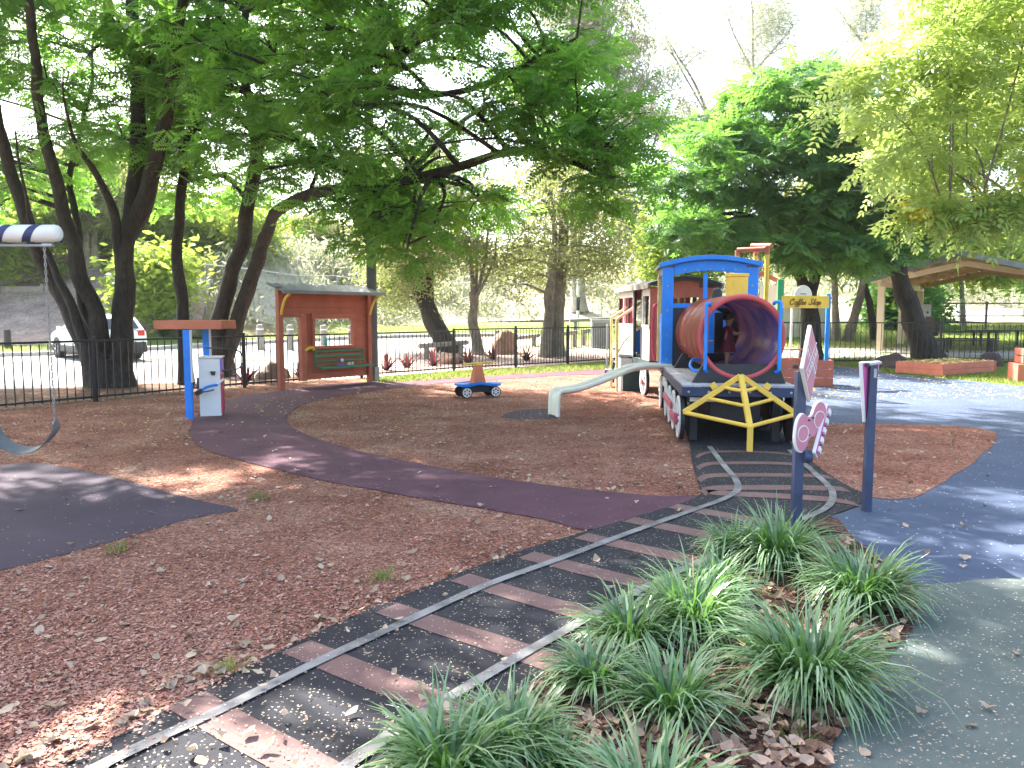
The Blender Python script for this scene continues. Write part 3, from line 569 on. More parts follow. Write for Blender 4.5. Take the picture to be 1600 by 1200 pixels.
MB().tube(smooth_loop([(CX - CW - .02, CY + CL + .10, CZ + .02), (CX - CW - .06, CY + CL + .12, CZ + .30), (CX - CW - .05, CY + CL + .14, CZ + .95), (CX - CW + .04, CY + CL + .14, CZ + 1.0), (CX - CW + .14, CY + CL + .14, CZ + 1.0)], 4, False), .028, 10).build('door_hoop', M['crimson'], tr, True)
# wheels, each a black disc with a white spoked rim
wz = .31
ty = MB().disc((0, 0, 0), .285, .05, 'X', 28).mesh('wheel', M['blackpaint'])
def rim_mesh():
    mb = MB().ring((0, 0, 0), .265, .225, .028, 'X', 28).ring((0, 0, 0), .075, .02, .03, 'X', 16)
    for k in range(8):
        a = PI * k / 4; mb.beam((0, .06 * math.cos(a), .06 * math.sin(a)), (0, .235 * math.cos(a), .235 * math.sin(a)), .035, .026, (1, 0, 0))
    return mb.mesh('rim', M['white'])
rm = rim_mesh()
for s in (-1, 1):
    for y in (.30, 1.00, 1.66, 2.32, 3.5):
        wh = link('wheel', ty, tr, loc=(s * .66, y, wz)); link('rim', rm, wh, .003, loc=(s * .03, 0, 0))
    for y0, y1, z in ((.30, 1.0, .26), (1.0, 2.32, .37)):
        MB().box((s * .725, (y0 + y1) / 2, z), (.03, y1 - y0 + .12, .09)).build('connecting_rod', M['maroonrod'], tr, bevel=.006)
    MB().box((s * .72, .28, .30), (.06, .13, .12)).build('piston_block', M['maroonrod'], tr, bevel=.01)
    MB().box((s * .675, 2.9, .52), (.03, .55, .14)).build('step_board', M['white'], tr, bevel=.004)
# cowcatcher
apex = Vector((.0, -.05, .86)); lf = Vector((-.655, -.02, .405)); rt = Vector((.665, -.02, .405)); fr = Vector((.05, -.44, .318))
for a, b, k in ((apex, lf, .062), (apex, rt, .062), (apex, fr, .062)): MB().beam(a, b, k, k).build('cowcatcher_bar', M['yellow'], tr, bevel=.008)
for t, r_ in ((.30, .022), (.60, .022), (1.0, .026)):
    p = [apex.lerp(lf, t), apex.lerp(fr, t) + Vector((0, -.02, -.01)), apex.lerp(rt, t)]
    if t == .30: p = smooth_loop([p[0], p[0].lerp(p[1], .7) + Vector((0, -.02, 0)), p[2].lerp(p[1], .7) + Vector((0, -.02, 0)), p[2]], 5, False)
    MB().tube(p, r_, 10).build('cowcatcher_rail', M['yellow'], tr, True)
MB().box((fr.x + .005, fr.y - .005, fr.z / 2), (.062, .062, fr.z - .03)).build('cowcatcher_post', M['yellow'], tr, bevel=.006)
for s, p in ((-1, apex.lerp(lf, .40)), (1, apex.lerp(rt, .40))): MB().box(p + Vector((s * .05, -.0, .055)), (.075, .03, .075), M_=Matrix.Rotation(s * R(35), 3, 'Y')).build('mounting_lug', M['yellow'], tr, bevel=.006)

# ------------------------------------------------------------------ carriage behind the locomotive
ca = thing('play_carriage', 'red play carriage with dark curved roof behind the blue locomotive cab', 'play train', (3.19, 14.35, 0), R(3.5))
HW, L = .63, 2.9
MB().box((0, L / 2, .66), (2 * HW, L, .12)).build('floor_frame', M['darkgreen'], ca, bevel=.006)
rf = [(-HW - .07 + (2 * HW + .14) * k / 16, 0, 2.10 + .13 * math.sin(PI * k / 16)) for k in range(17)]
MB().prism(rf + [(p[0], 0, p[2] + .06) for p in rf[::-1]], (0, -.12, 0), (0, L + .12, 0)).build('roof', M['darkroof'], ca, bevel=.005)
for s in (-1, 1): MB().box((s * (HW + .06), L / 2, 2.105), (.05, L + .26, .09)).build('gutter', M['timber'], ca, bevel=.004)
for y0 in (0, L - .04):   # end walls: red boards either side of a doorway, board above
    for s in (-1, 1): MB().box((s * (HW - .17), y0 + .02, 1.40), (.34, .04, 1.36)).build('end_panel', M['red'], ca, bevel=.004)
    MB().prism([(-HW + .34, 0, 1.9), (HW - .34, 0, 1.9), (HW - .34, 0, 2.17), (0, 0, 2.21), (-HW + .34, 0, 2.17)], (0, y0, 0), (0, y0 + .04, 0)).build('end_board', M['red'], ca)
    MB().box((0, y0 + .02, 1.02), (.58, .03, .58)).build('end_panel', M['bluepaint'], ca, bevel=.004)
for s in (-1, 1):
    xs_ = s * (HW - .015)
    segs = [(.03, .62, 'panel'), (.62, .72, 'post'), (.72, 1.30, 'open'), (1.30, 1.42, 'post'), (1.42, 2.84, 'panel')]
    for y0, y1, k in segs:
        if k == 'post': MB().box((xs_, (y0 + y1) / 2, 1.40), (.05, y1 - y0, 1.36)).build('door_post', M['blackpaint'], ca, bevel=.003)
        if k == 'panel':
            n_ = max(2, int(round((y1 - y0) / .145)))
            bd = MB().box((0, 0, 0), (.028, (y1 - y0) / n_ - .006, .62)).mesh('side_board', M['white'])
            for q in range(n_): link('side_board', bd, ca, .003, loc=(xs_, y0 + (q + .5) * (y1 - y0) / n_, 1.03))
            MB().box((xs_, (y0 + y1) / 2, 1.36), (.05, y1 - y0, .05)).build('window_sill', M['white'], ca, bevel=.003)
            MB().box((xs_, (y0 + y1) / 2, 2.00), (.04, y1 - y0, .14)).build('window_head', M['white'], ca, bevel=.003)
            m_ = 2 if y1 - y0 < 1 else 3
            for q in range(m_ + 1): MB().box((xs_, y0 + (y1 - y0) * q / m_, 1.66), (.045, .05, .56)).build('window_bar', M['blackpaint'] if q % 2 else M['white'], ca, bevel=.003)
            if y1 - y0 > 1:
                for q in range(m_):
                    yc = y0 + (y1 - y0) * (q + .5) / m_; mb = MB(); vs = []
                    for j in range(9): vs += [(xs_ - s * (.05 + .014 * math.sin(j * 2.2)), yc - .17 + .34 * j / 8, 1.39), (xs_ - s * (.05 + .014 * math.sin(j * 2.2)), yc - .17 + .34 * j / 8, 1.93)]
                    for j in range(9): pass
                    n0 = len(vs); vs += [(v[0] - s * .006, v[1], v[2]) for v in vs]
                    mb.add(vs, [(2 * j, 2 * j + 2, 2 * j + 3, 2 * j + 1) for j in range(8)] + [(n0 + 2 * j, n0 + 2 * j + 2, n0 + 2 * j + 3, n0 + 2 * j + 1) for j in range(8)])
                    mb.build('curtain', M['crimson'], ca)
    for y in (.45, 2.3):
        wh = link('wheel', ty, ca, loc=(s * .60, y, wz)); link('rim', rm, wh, .003, loc=(s * .03, 0, 0)); MB().box((s * .05, 0, -.02), (.05, .14, .10)).build('axle_box', M['maroonrod'], wh, bevel=.008)
for x in (-.3, .3): MB().box((x, 1.1, 1.0), (.30, .9, .06)).build('bench_seat', M['yellow'], ca, bevel=.006)

# ------------------------------------------------------------------ stairs up to the carriage
stp = thing('play_stairs', 'stairs with yellow handrails and blue zigzag stringer beside the carriage', 'stairs', (0, 0, 0))
q0 = Vector((2.02, 17.0, 0)); q1 = Vector((2.62, 16.35, .72))
for off in (Vector((-.14, -.14, 0)), Vector((.26, .26, 0))):
    pts = []
    for k in range(4):
        b = q0.lerp(q1, k / 4); c_ = q0.lerp(q1, (k + 1) / 4)
        pts += [(b.x, b.y, b.z + .05), (b.x + .02, b.y, c_.z + .02), (c_.x - .04, c_.y, c_.z + .02)]
    MB().tube([Vector(p) + off for p in pts], .026, 6).build('stringer', M['navystripe'], stp)
for k in range(1, 4):
    b = q0.lerp(q1, k / 4); MB().box((b.x + .06, b.y + .06, b.z + .03), (.56, .22, .03), R(45)).build('tread', M['steel'], stp, bevel=.004)
MB().box((2.48, 16.05, .22), (.34, .42, .44), R(3)).build('base_box', M['darkgreen'], stp, bevel=.008)
MB().box((2.26, 15.98, .18), (.06, .30, .36), R(3)).build('side_board', M['white'], stp, bevel=.004)
MB().box((2.42, 16.0, .55), (.40, .46, .26), R(3)).build('landing_side', M['white'], stp, bevel=.008)
MB().box((2.50, 16.1, .73), (.60, .60, .05), M_=Matrix.Rotation(R(4), 3, 'Y')).build('landing', M['steel'], stp, bevel=.006)
for b, t in ((W(955.5, 572, 16.6), W(955.5, 497, 16.6)), (G(964, 612), W(964, 499, 15.75))):
    y = b.y
    MB().tube([(b.x, b.y, 0), t], .028, 10).build('handrail_post', M['paleyellow'], stp, True)
    e = W(995 if y > 16 else 1003, 470 if y > 16 else 472, y + .3)
    MB().tube([t, e], .030, 10).build('handrail', M['paleyellow'], stp, True)
    m0 = b.lerp(t, .52); m1 = m0.lerp(t, -.02) ; e2 = W(996 if y > 16 else 1003, 509, y + .3)
    MB().tube([m0, W(972 if y > 16 else 975, 533, y + .05), e2], .024, 10).build('handrail', M['paleyellow'], stp, True)

# ------------------------------------------------------------------ slide
sl = thing('slide', 'cream plastic slide with two rolled sides curling down to the bark', 'slide', (0, 0, 0))
cl = [Vector(p) for p in ((2.56, 12.7, .745), (2.30, 12.66, .75), (2.02, 12.58, .735), (1.84, 12.5, .69), (1.52, 12.35, .575), (1.20, 12.2, .475), (.98, 12.09, .425), (.80, 12.02, .405), (.72, 11.98, .40), (.68, 11.965, .36), (.665, 11.955, .28), (.66, 11.95, .14), (.66, 11.95, 0.01))]
cl = smooth_loop(cl, 4, False); nrm = Vector((.31, -.95, 0)).normalized()
for s in (-1, 1): MB().tube([p + nrm * .165 * s for p in cl], .036, 12).build('side_rail', M['slide'], sl, True)
mb = MB(); vs = []
for p in cl:
    for k in range(7):
        a = -1 + k / 3; vs.append(p + nrm * .16 * a - Vector((0, 0, .05 * (1 - a * a) + .005)))
n0 = len(vs); vs += [v - Vector((0, 0, .02)) for v in vs]
fs = [(7 * i + k, 7 * i + k + 1, 7 * i + k + 8, 7 * i + k + 7) for i in range(len(cl) - 1) for k in range(6)]
mb.add(vs, fs + [tuple(n0 + q for q in f) for f in fs]); mb.build('slide_bed', M['slide'], sl, True)

# ------------------------------------------------------------------ climbing hoop frame
cf = thing('climbing_hoop', 'tall yellow post frame with red tube hoop on top above the cab roof', 'climbing frame', (0, 0, 0))
yy = 15.6
A = W(1199, 398, yy); Bp = W(1181, 400, yy + .5); Cp = W(1152, 400, yy + .3)
for p in (A, Bp, Cp): MB().tube([(p.x, p.y, 0), (p.x, p.y, p.z - .0)], .045, 10).build('post', M['yellow'], cf, True)
for p in (A, Bp, Cp): MB().tube([(p.x, p.y, p.z), (p.x, p.y, W(0, 384 if p is not Cp else 391, p.y).z)], .047, 10).build('post_top', M['red'], cf, True)
t1 = W(1152, 391, Cp.y); t2 = W(1180, 384, Bp.y); t3 = W(1201, 384, A.y)
MB().tube([t1, W(1196, 389, A.y)], .05, 10).build('hoop_bar', M['red'], cf, True)
MB().tube([W(1175, 384, Bp.y), t3 + Vector((.06, 0, 0))], .05, 10).build('hoop_bar', M['red'], cf, True)

# ------------------------------------------------------------------ coffee shop stall
cs = thing('coffee_stall', 'play coffee stall with salmon board counter and yellow Coffee Shop sign', 'play stall', (5.95, 17.0, 0), R(-12))
for i in range(3):
    MB().box((.30, -.0, .095 + i * .195), (1.62, .04, .188)).build('counter_board', M['red'], cs, bevel=.006)
    MB().box((1.09, .34, .095 + i * .195), (.04, .64, .188)).build('counter_board', M['red'], cs, bevel=.006)
MB().box((.10, .20, .600), (1.25, .42, .03)).build('counter_top', M['red'], cs, bevel=.006)
MB().box((.30, .25, .80), (.9, .30, .03)).build('counter_shelf', M['red'], cs, bevel=.006)
MB().box((.46, -.05, .54), (.07, .06, .05)).build('latch', M['blackpaint'], cs, bevel=.004)
MB().box((.36, 1.10, 1.06), (.045, .045, 2.12)).build('back_post', M['white'], cs)
gp = cs.matrix_basis.inverted()
def csl(u, v, y): return gp @ W(u, v, y)
MB().box((csl(1217.5, 520, 16.9).x, csl(1217.5, 520, 16.9).y, 1.17), (.13, .10, 2.34)).build('green_post', M['greenpaint'], cs, bevel=.006)
p = csl(1292.5, 520, 17.2)
MB().box((p.x, p.y, 1.02), (.085, .085, 2.04)).build('blue_post', M['bluepaint'], cs, bevel=.006)
MB().box((p.x + .07, p.y + .02, .22), (.05, .08, .44)).build('post_foot', M['white'], cs, bevel=.006)
MB().beam((p.x - .02, p.y - .03, .40), (p.x + .16, p.y - .03, .42), .04, .04).build('tie_bar', M['bluepaint'], cs)
a = csl(1221, 472, 16.85); b = csl(1295, 472, 17.08)
zt, zb = 1.985, 1.72
sign = MB().prism([(a.x, a.y, zb), (b.x, b.y, zb), (b.x, b.y, zt), (a.x, a.y, zt)], (0, -.02, 0), (0, .03, 0)).build('sign_board', M['yellow'], cs, bevel=.004)
mid_ = a.lerp(b, .45)
dirv = (b - a); dirv.z = 0; dirv.normalize(); nv = Vector((dirv.y, -dirv.x, 0))
MB().prism([Vector((mid_.x, mid_.y, zt)) + dirv * (.215 * math.cos(PI * k / 20)) + Vector((0, 0, .235 * math.sin(PI * k / 20))) for k in range(21)], (0, -.01, 0), (0, .025, 0)).build('sign_top', M['white'], cs, bevel=.004)
# script lettering as strokes (x to the right, y up, letter box about 1 high)
def arc(cx, cy, rx, ry, a0, a1, n=10): return [(cx + rx * math.cos(R(a0 + (a1 - a0) * k / n)), cy + ry * math.sin(R(a0 + (a1 - a0) * k / n))) for k in range(n + 1)]
GL = {'C': ([arc(.38, .5, .34, .5, 50, 320, 14), arc(.52, .80, .12, .12, 0, 300, 8)], .78),
      'o': ([arc(.2, .27, .17, .26, 90, 450, 12), [(.28, .5), (.42, .42), (.5, .5)]], .44),
      'f': ([[(-.05, .1), (.12, .35), (.30, .8), (.36, 1.0), (.28, 1.02), (.2, .8), (.1, .1), (.02, -.35), (-.06, -.38), (-.04, -.2), (.1, -.02), (.3, .1)], [(.02, .45), (.34, .47)]], .34),
      'e': ([[(0, .15), (.16, .27), (.3, .4), (.26, .52), (.14, .48), (.08, .25), (.14, .03), (.26, .02), (.4, .2)]], .38),
      'S': ([[(.62, .86), (.55, 1.0), (.36, 1.0), (.24, .82), (.34, .62), (.50, .45), (.52, .2), (.36, .02), (.14, .02), (.03, .18), (.10, .30)]], .68),
      'h': ([[(0, .1), (.14, .4), (.30, .95), (.24, 1.02), (.14, .7), (.05, .0)], [(.07, .3), (.2, .5), (.3, .45), (.26, .12), (.32, .0), (.44, .15)]], .44),
      'p': ([[(.02, .2), (.14, .5), (.0, -.38)], arc(.22, .26, .14, .24, 130, -170, 10), [(.2, .02), (.42, .2)]], .42)}
def script(txt, start, dx, nz, size, width, slant=.35):
    tot = sum(GL[c][1] if c != ' ' else .42 for c in txt); kx = width / tot; mb = MB(); x = 0
    for c in txt:
        if c == ' ': x += .42; continue
        st, ad = GL[c]
        for s_ in st:
            P = [start + dx * ((x + q[0]) * kx + q[1] * size * slant) + Vector((0, 0, q[1] * size)) + nz for q in s_]
            mb.tube(P, .0085, 5)
        x += ad
    return mb
script('Coffee Shop', Vector((a.x, a.y, zb + .075)) + dirv * .17, dirv, nv * .028, .125, dirv.dot(b - a) * .66).build('lettering', M['ink'], cs)
mb = MB(); 
for k in range(9): mb.box(Vector((mid_.x, mid_.y, zt + .045)) + dirv * (-.07 + k * .0165) + nv * .014, (.011, .008, .012 + .008 * (k % 3 == 1)), math.atan2(dirv.y, dirv.x))
mb.build('lettering', M['ink'], cs)
# little gabled hut behind the counter
h0 = csl(1186, 500, 17.9); h1 = csl(1213, 500, 17.8)
d_ = (h1 - h0); d_.z = 0; d_.normalize(); n_ = Vector((-d_.y, d_.x, 0)); wd = (Vector((h1.x, h1.y, 0)) - Vector((h0.x, h0.y, 0))).length
for t0_, t1_, z0, z1, m_ in ((0, .22, .6, 2.25, 'white'), (.22, .62, .6, 1.35, 'white'), (.22, .62, 1.85, 2.25, 'white'), (.62, 1, .6, 2.25, 'white')):
    MB().prism([Vector((h0.x, h0.y, z)) + d_ * wd * t for t, z in ((t0_, z0), (t1_, z0), (t1_, z1), (t0_, z1))], n_ * -.02, n_ * .02).build('hut_wall', M[m_], cs, bevel=.003)
MB().prism([Vector((h0.x, h0.y, z)) + d_ * wd * t for t, z in ((.22, 1.35), (.30, 1.35), (.30, 1.85), (.22, 1.85))], n_ * -.035, n_ * .035).build('hut_shutter', M['greenpaint'], cs)
g0 = Vector((h0.x, h0.y, 0)) - d_ * .45; g1 = Vector((h1.x, h1.y, 0)) + d_ * .14
for side in (0, 1):
    e0 = g0 if side == 0 else g1; md = (g0 + g1) / 2
    mb = MB().prism([e0 + Vector((0, 0, 2.27)), md + Vector((0, 0, 2.52)), md + Vector((0, 0, 2.56)), e0 + Vector((0, 0, 2.31))], n_ * -.18, n_ * .45); mb.build('hut_roof', M['white'], cs, bevel=.004)
    MB().prism([e0 + Vector((0, 0, 2.21)), md + Vector((0, 0, 2.46)), md + Vector((0, 0, 2.57)), e0 + Vector((0, 0, 2.32))], n_ * -.22, n_ * -.182).build('barge_board', M['red'], cs, bevel=.003)

# ------------------------------------------------------------------ red timber shelter
SD = math.atan2(.766, .642)
sh = thing('shelter', 'brick red timber shelter with doorway, window, grey awning and green bench', 'shelter', (-4.9, 16.12, 0), SD)
def bx(n_, c, d, m, bv=.005, **k): return MB().box(c, d, **k).build(n_, M[m], sh, bevel=bv)
bx('post', (.03, -.02, 1.08), (.11, .11, 2.16), 'shelterred'); bx('post', (2.40, -.02, 1.05), (.10, .10, 2.10), 'shelterred')
bx('door_stud', (.60, .0, .86), (.13, .12, 1.42), 'shelterred'); bx('door_head', (.31, .0, 1.555), (.46, .10, .07), 'shelterred')
zr = .17
wl0, wl1, wz0, wz1 = .86, 1.97, .86, 1.52
while zr < 2.02:
    z0, z1 = zr, min(zr + .142, 2.06)
    if z0 >= 1.58: segs = [(.09, 2.35)]
    elif z1 <= wz0 + .02 or z0 >= wz1: segs = [(.67, 2.35)]
    else: segs = [(.67, wl0 - .01), (wl1 + .01, 2.35)]
    if z1 > 1.52 and z0 < 1.58 and z0 < wz1: segs = [(.67, wl0 - .01), (wl1 + .01, 2.35)]
    for a_, b_ in segs: MB().box(((a_ + b_) / 2, .03 + random.uniform(-.003, .003), (z0 + z1) / 2), (b_ - a_, .026, z1 - z0 + .012), M_=Matrix.Rotation(R(-10), 3, 'X')).build('board', M['shelterred'], sh, bevel=.003)
    zr += .142
for c, d in ((((wl0 + wl1) / 2, 0, wz0), (wl1 - wl0 + .1, .13, .065)), (((wl0 + wl1) / 2, 0, wz1 + .025), (wl1 - wl0 + .1, .12, .115)), ((wl0, 0, (wz0 + wz1) / 2), (.065, .118, wz1 - wz0 - .07)), ((wl1, 0, (wz0 + wz1) / 2), (.075, .118, wz1 - wz0 - .07))): bx('window_frame', c, d, 'shelterred')
# corrugated awning sloping up to the back
mb = MB(); vs = []; nx = 64
for i in range(nx + 1):
    x = -.13 + 2.72 * i / nx; c_ = .012 * math.cos(i * PI / 2)
    for y, z in ((-.42, 2.03), (-.05, 2.135), (.35, 2.25)): vs.append((x, y, z + c_))
n0 = len(vs); vs += [(v[0], v[1], v[2] - .006) for v in vs]
fs = [(3 * i + k, 3 * i + k + 3, 3 * i + k + 4, 3 * i + k + 1) for i in range(nx) for k in range(2)]
mb.add(vs, fs + [tuple(q + n0 for q in f) for f in fs]); mb.build('roof', M['roofgrey'], sh)
bx('fascia', (1.23, -.42, 2.045), (2.74, .025, .07), 'roofgrey', .003)
for x in (.03, 2.40):
    MB().tube(smooth_loop([(x, -.08, 1.58), (x, -.13, 1.72), (x, -.24, 1.90), (x, -.40, 2.0)], 5, False), .03, 8).build('bracket', M['yellow'], sh, True)
# bench fixed to the wall
bh = MB().box((1.55, -.32, .42), (1.42, .05, .045)).build('bench', M['benchgreen'], sh, bevel=.006)
for y in (-.26, -.19, -.12): MB().box((1.55, y, .437), (1.42, .055, .025)).build('seat_slat', M['benchgreen'], bh, bevel=.004)
for z, y in ((.56, -.09), (.67, -.075), (.775, -.06)): MB().box((1.50, y, z), (1.34, .022, .05)).build('back_slat', M['benchgreen'], bh, bevel=.004)
for x in (.86, 2.16): MB().tube([(x, -.07, .80), (x, -.08, .55), (x, -.13, .44), (x, -.34, .42)], .022, 8).build('bench_bracket', M['benchgreen'], bh, True)
MB().tube(smooth_loop([(.62, -.06, .80), (.68, -.12, .86), (.76, -.12, .86), (.82, -.08, .82)], 3, False), .035, 8).build('bell_bracket', M['yellow'], sh, True)
shm = sh.matrix_basis.copy()
def on_shelter(p): return shm @ Vector(p)
# things left on the bench and sill
o = thing('toy_sandal', 'small purple sandal lying on the green bench seat', 'sandal', on_shelter((1.42, -.22, .451)), SD)
MB().prism([(.11 * math.cos(a) * (1 + .1 * math.cos(a)), .045 * math.sin(a), 0) for a in [2 * PI * k / 18 for k in range(18)]], (0, 0, 0), (0, 0, .02)).build('sole', M['purple'], o, bevel=.004)
MB().tube(smooth_loop([(.03, -.04, .015), (.04, -.02, .05), (.04, .02, .05), (.03, .04, .015)], 3, False), .010, 6).build('strap', M['purple'], o)
MB().tube(smooth_loop([(-.06, -.04, .015), (-.07, 0, .07), (-.06, .04, .015)], 3, False), .009, 6).build('strap', M['purple'], o)
o = thing('toy_windmill', 'small purple and white toy flower standing up on the green bench', 'toy', on_shelter((1.53, -.14, .451)), SD)
MB().tube([(0, 0, 0), (0, 0, .10)], .008, 6).build('stem', M['purple'], o); MB().lathe([(.03, 0), (.025, .012), (.001, .014)], 10, 'Z').build('foot', M['purple'], o)
mb = MB()
for k in range(5): mb.lathe([(.001, -.006), (.02, -.004), (.02, .004), (.001, .006)], 8, 'Y', (.025 * math.cos(k * 1.257), 0, .11 + .025 * math.sin(k * 1.257)))
mb.build('petals', M['white'], o)
for k, x in enumerate((1.66, 1.75)):
    o = thing('toy_shoe', ['cream toddler shoe on the bench beside the toy flower', 'cream toddler shoe on the bench nearest the right post'][k], 'shoe', on_shelter((x, -.20, .451)), SD + R(80))
    MB().prism([(.065 * math.cos(a), .028 * math.sin(a), 0) for a in [2 * PI * q / 16 for q in range(16)]], (0, 0, 0), (0, 0, .012)).build('sole', M['white'], o)
    MB().lathe([(.030, 0), (.031, .02), (.026, .05), (.022, .052)], 14, 'Z', (-.028, 0, .012)).lathe([(.028, 0), (.026, .02), (.012, .034), (.001, .036)], 14, 'Z', (.025, 0, .012)).build('upper', M['shoe'], o, True)
o = thing('drink_bottle', 'small teal bottle standing on the shelter window sill', 'bottle', on_shelter((1.20, .01, .893)))
MB().lathe([(.001, 0), (.04, 0), (.043, .01), (.043, .13), (.03, .16), (.018, .17), (.018, .185)], 18).build('body', M['teal'], o, True); MB().lathe([(.022, .185), (.022, .215), (.001, .218)], 14).build('cap', M['white'], o)

# ------------------------------------------------------------------ play petrol pump
pp = thing('play_fuel_pump', 'play petrol pump with orange canopy beam, blue posts and white cabinet', 'play pump', (-4.72, 11.9, 0), R(0))
wp = pp.matrix_basis.inverted()
def pl_(u, v, y): return wp @ W(u, v, y)
p1 = pl_(297, 655, 11.6); p2 = pl_(324, 570, 12.35)
for p, z0, z1 in ((Vector((p1.x, p1.y, 0)), 0, 1.355), (Vector((p2.x, p2.y, 0)), 0, 1.36)):
    po = MB().box((p.x, p.y, (z0 + z1) / 2), (.105, .065, z1 - z0)).build('post', M['bluepaint'], pp, bevel=.005)
    MB().box((p.x + .058, p.y, (z0 + z1) / 2 + .28), (.012, .060, (z1 - z0) - .56)).build('post_edge', M['white'], po)
cm = Vector((p1.x + .05, (p1.y + p2.y) / 2, 1.43))
MB().box((cm.x - .09, cm.y - .22, 1.430), (1.02, .05, .135), R(2)).build('canopy_beam', M['orange'], pp, bevel=.006)
MB().box((cm.x - .07, cm.y + .30, 1.430), (1.02, .05, .135), R(2)).build('canopy_beam', M['orange'], pp, bevel=.006)
for s in (-1, 1): MB().box((cm.x - .08 + s * .48, cm.y + .04, 1.428), (.05, .48, .125), R(2)).build('canopy_end', M['orange'], pp, bevel=.006)
MB().box((cm.x - .08, cm.y + .04, 1.485), (.93, .47, .02), R(2)).build('canopy_deck', M['orange'], pp)
cb = Vector((p1.x + .175, p1.y + .42, 0))
MB().box((cb.x, cb.y, .46), (.31, .34, .90), R(15)).build('cabinet', M['white'], pp, bevel=.006)
MB().box((cb.x + .02, cb.y, .925), (.35, .38, .022), R(15)).build('cabinet_top', M['white'], pp, bevel=.004)
MB().box((cb.x + .158, cb.y + .045, .35), (.03, .32, .62), R(15)).build('side_panel', M['crimson'], pp, bevel=.004)
MB().box((cb.x + .158, cb.y + .045, .79), (.03, .32, .20), R(15)).build('side_panel', M['purple'], pp, bevel=.004)
MB().box((cb.x - .14, cb.y - .15, .52), (.03, .1, .18), R(15)).build('side_bracket', M['navy'], pp, bevel=.004)
MB().prism([(-.035, 0, .03), (.035, 0, .03), (.025, 0, -.03), (-.015, 0, -.03)], (cb.x + .10, cb.y - .20, .68), (cb.x + .10, cb.y - .15, .68)).build('holster', M['blackpaint'], pp)
MB().tube(smooth_loop([(cb.x - .03, cb.y - .34, .42), (cb.x + .04, cb.y - .34, .47), (cb.x + .13, cb.y - .33, .50), (cb.x + .21, cb.y - .28, .51)], 4, False), .020, 8).build('nozzle_pipe', M['bluepaint'], pp, True)
MB().tube(smooth_loop([(cb.x - .02, cb.y - .35, .41), (cb.x + .06, cb.y - .36, .415), (cb.x + .17, cb.y - .33, .44)], 4, False), .010, 6).build('trigger_guard', M['navystripe'], pp, True)
MB().box((cb.x - .055, cb.y - .34, .405), (.12, .06, .075), M_=Matrix.Rotation(R(-28), 3, 'Y')).build('nozzle_grip', M['blackpaint'], pp, bevel=.012)
MB().tube([(cb.x + .20, cb.y - .28, .515), (cb.x + .30, cb.y - .26, .60)], .017, 8).build('nozzle_spout', M['white'], pp, True)
MB().tube(smooth_loop([(p2.x, p2.y - .05, 1.05), (cb.x + .2, cb.y, 1.06), (cb.x + .42, cb.y + .05, 1.02), (cb.x + .50, cb.y + .05, .88), (cb.x + .42, cb.y + .03, .74), (cb.x + .22, cb.y - .1, .72)], 6, False), .011, 6).build('hose', M['blackpaint'], pp, True)

# ------------------------------------------------------------------ ride-on handcar
hc = thing('play_handcar', 'little blue play handcar with orange tower and yellow handlebar', 'play handcar', (-.66, 14.75, 0), R(22))
bm = bmesh.new()
P_ = smooth_loop([(-.42, -.16, 0), (-.30, -.21, 0), (0, -.19, 0), (.30, -.21, 0), (.42, -.16, 0), (.44, 0, 0), (.42, .16, 0), (.30, .21, 0), (0, .19, 0), (-.30, .21, 0), (-.42, .16, 0), (-.44, 0, 0)], 3)
MB().prism([(p.x, p.y, .018 * math.cos(p.x * 11)) for p in P_], (0, 0, .225), (0, 0, .275)).build('deck', M['bluepaint'], hc, True, bevel=.012)
bm.free()
MB().box((0, 0, .445), (.26, .22, .34), top=(.52, .55)).build('tower', M['toyorange'], hc, bevel=.006)
MB().box((.0, 0, .63), (.12, .10, .035), top=(.8, .8)).build('tower_cap', M['yellow'], hc, bevel=.006)
MB().tube([(-.30, -.02, .632), (-.08, 0, .645), (.08, 0, .645), (.30, .02, .668)], .022, 8).build('handlebar', M['yellow'], hc, True)
MB().box((0, 0, .16), (.55, .22, .12)).build('chassis', M['blackpaint'], hc)
for x in (-.29, .29):
    for s in (-1, 1):
        wh = MB().disc((0, 0, 0), .108, .035, 'Y', 20).build('wheel', M['tyre'], hc); wh.location = (x, s * .20, .108)
        mb = MB().ring((0, 0, 0), .088, .066, .014, 'Y', 20).ring((0, 0, 0), .03, .008, .016, 'Y', 12)
        for k in range(6): mb.beam((.02 * math.cos(k * PI / 3), 0, .02 * math.sin(k * PI / 3)), (.07 * math.cos(k * PI / 3), 0, .07 * math.sin(k * PI / 3)), .02, .012, (0, 1, 0))
        rmk = mb.build('rim', M['white'], wh); rmk.location = (0, s * .017, 0)

# ------------------------------------------------------------------ music posts in front
mp1 = thing('music_post', 'blue post carrying a pink diamond panel, pink guitar panel and slanted key bar', 'music post', (2.12, 5.62, 0))
MB().box((0, 0, .59), (.068, .068, 1.18)).build('post', M['greypost'], mp1, bevel=.005)
def plate(c, t, up, outline, th, name, m, parent, bevel=.006):
    t = Vector(t).normalized(); up = Vector(up).normalized(); n_ = t.cross(up)
    P_ = [Vector(c) + t * x + up * y for x, y in outline]
    return MB().prism(P_, -n_ * th / 2, n_ * th / 2).build(name, m, parent, bevel=bevel), t, up, n_
t = (.56, .83, 0)
dia = [(-.235, -.02), (.02, -.285), (.235, .05), (-.03, .285)]
c = Vector((.048, -.03, 1.235))
dp, t_, u_, n_ = plate(c, t, (0, 0, 1), [(x, y) for x, y in dia], .028, 'diamond_panel', M['white'], mp1)
f_ = n_ if n_.y < 0 else -n_
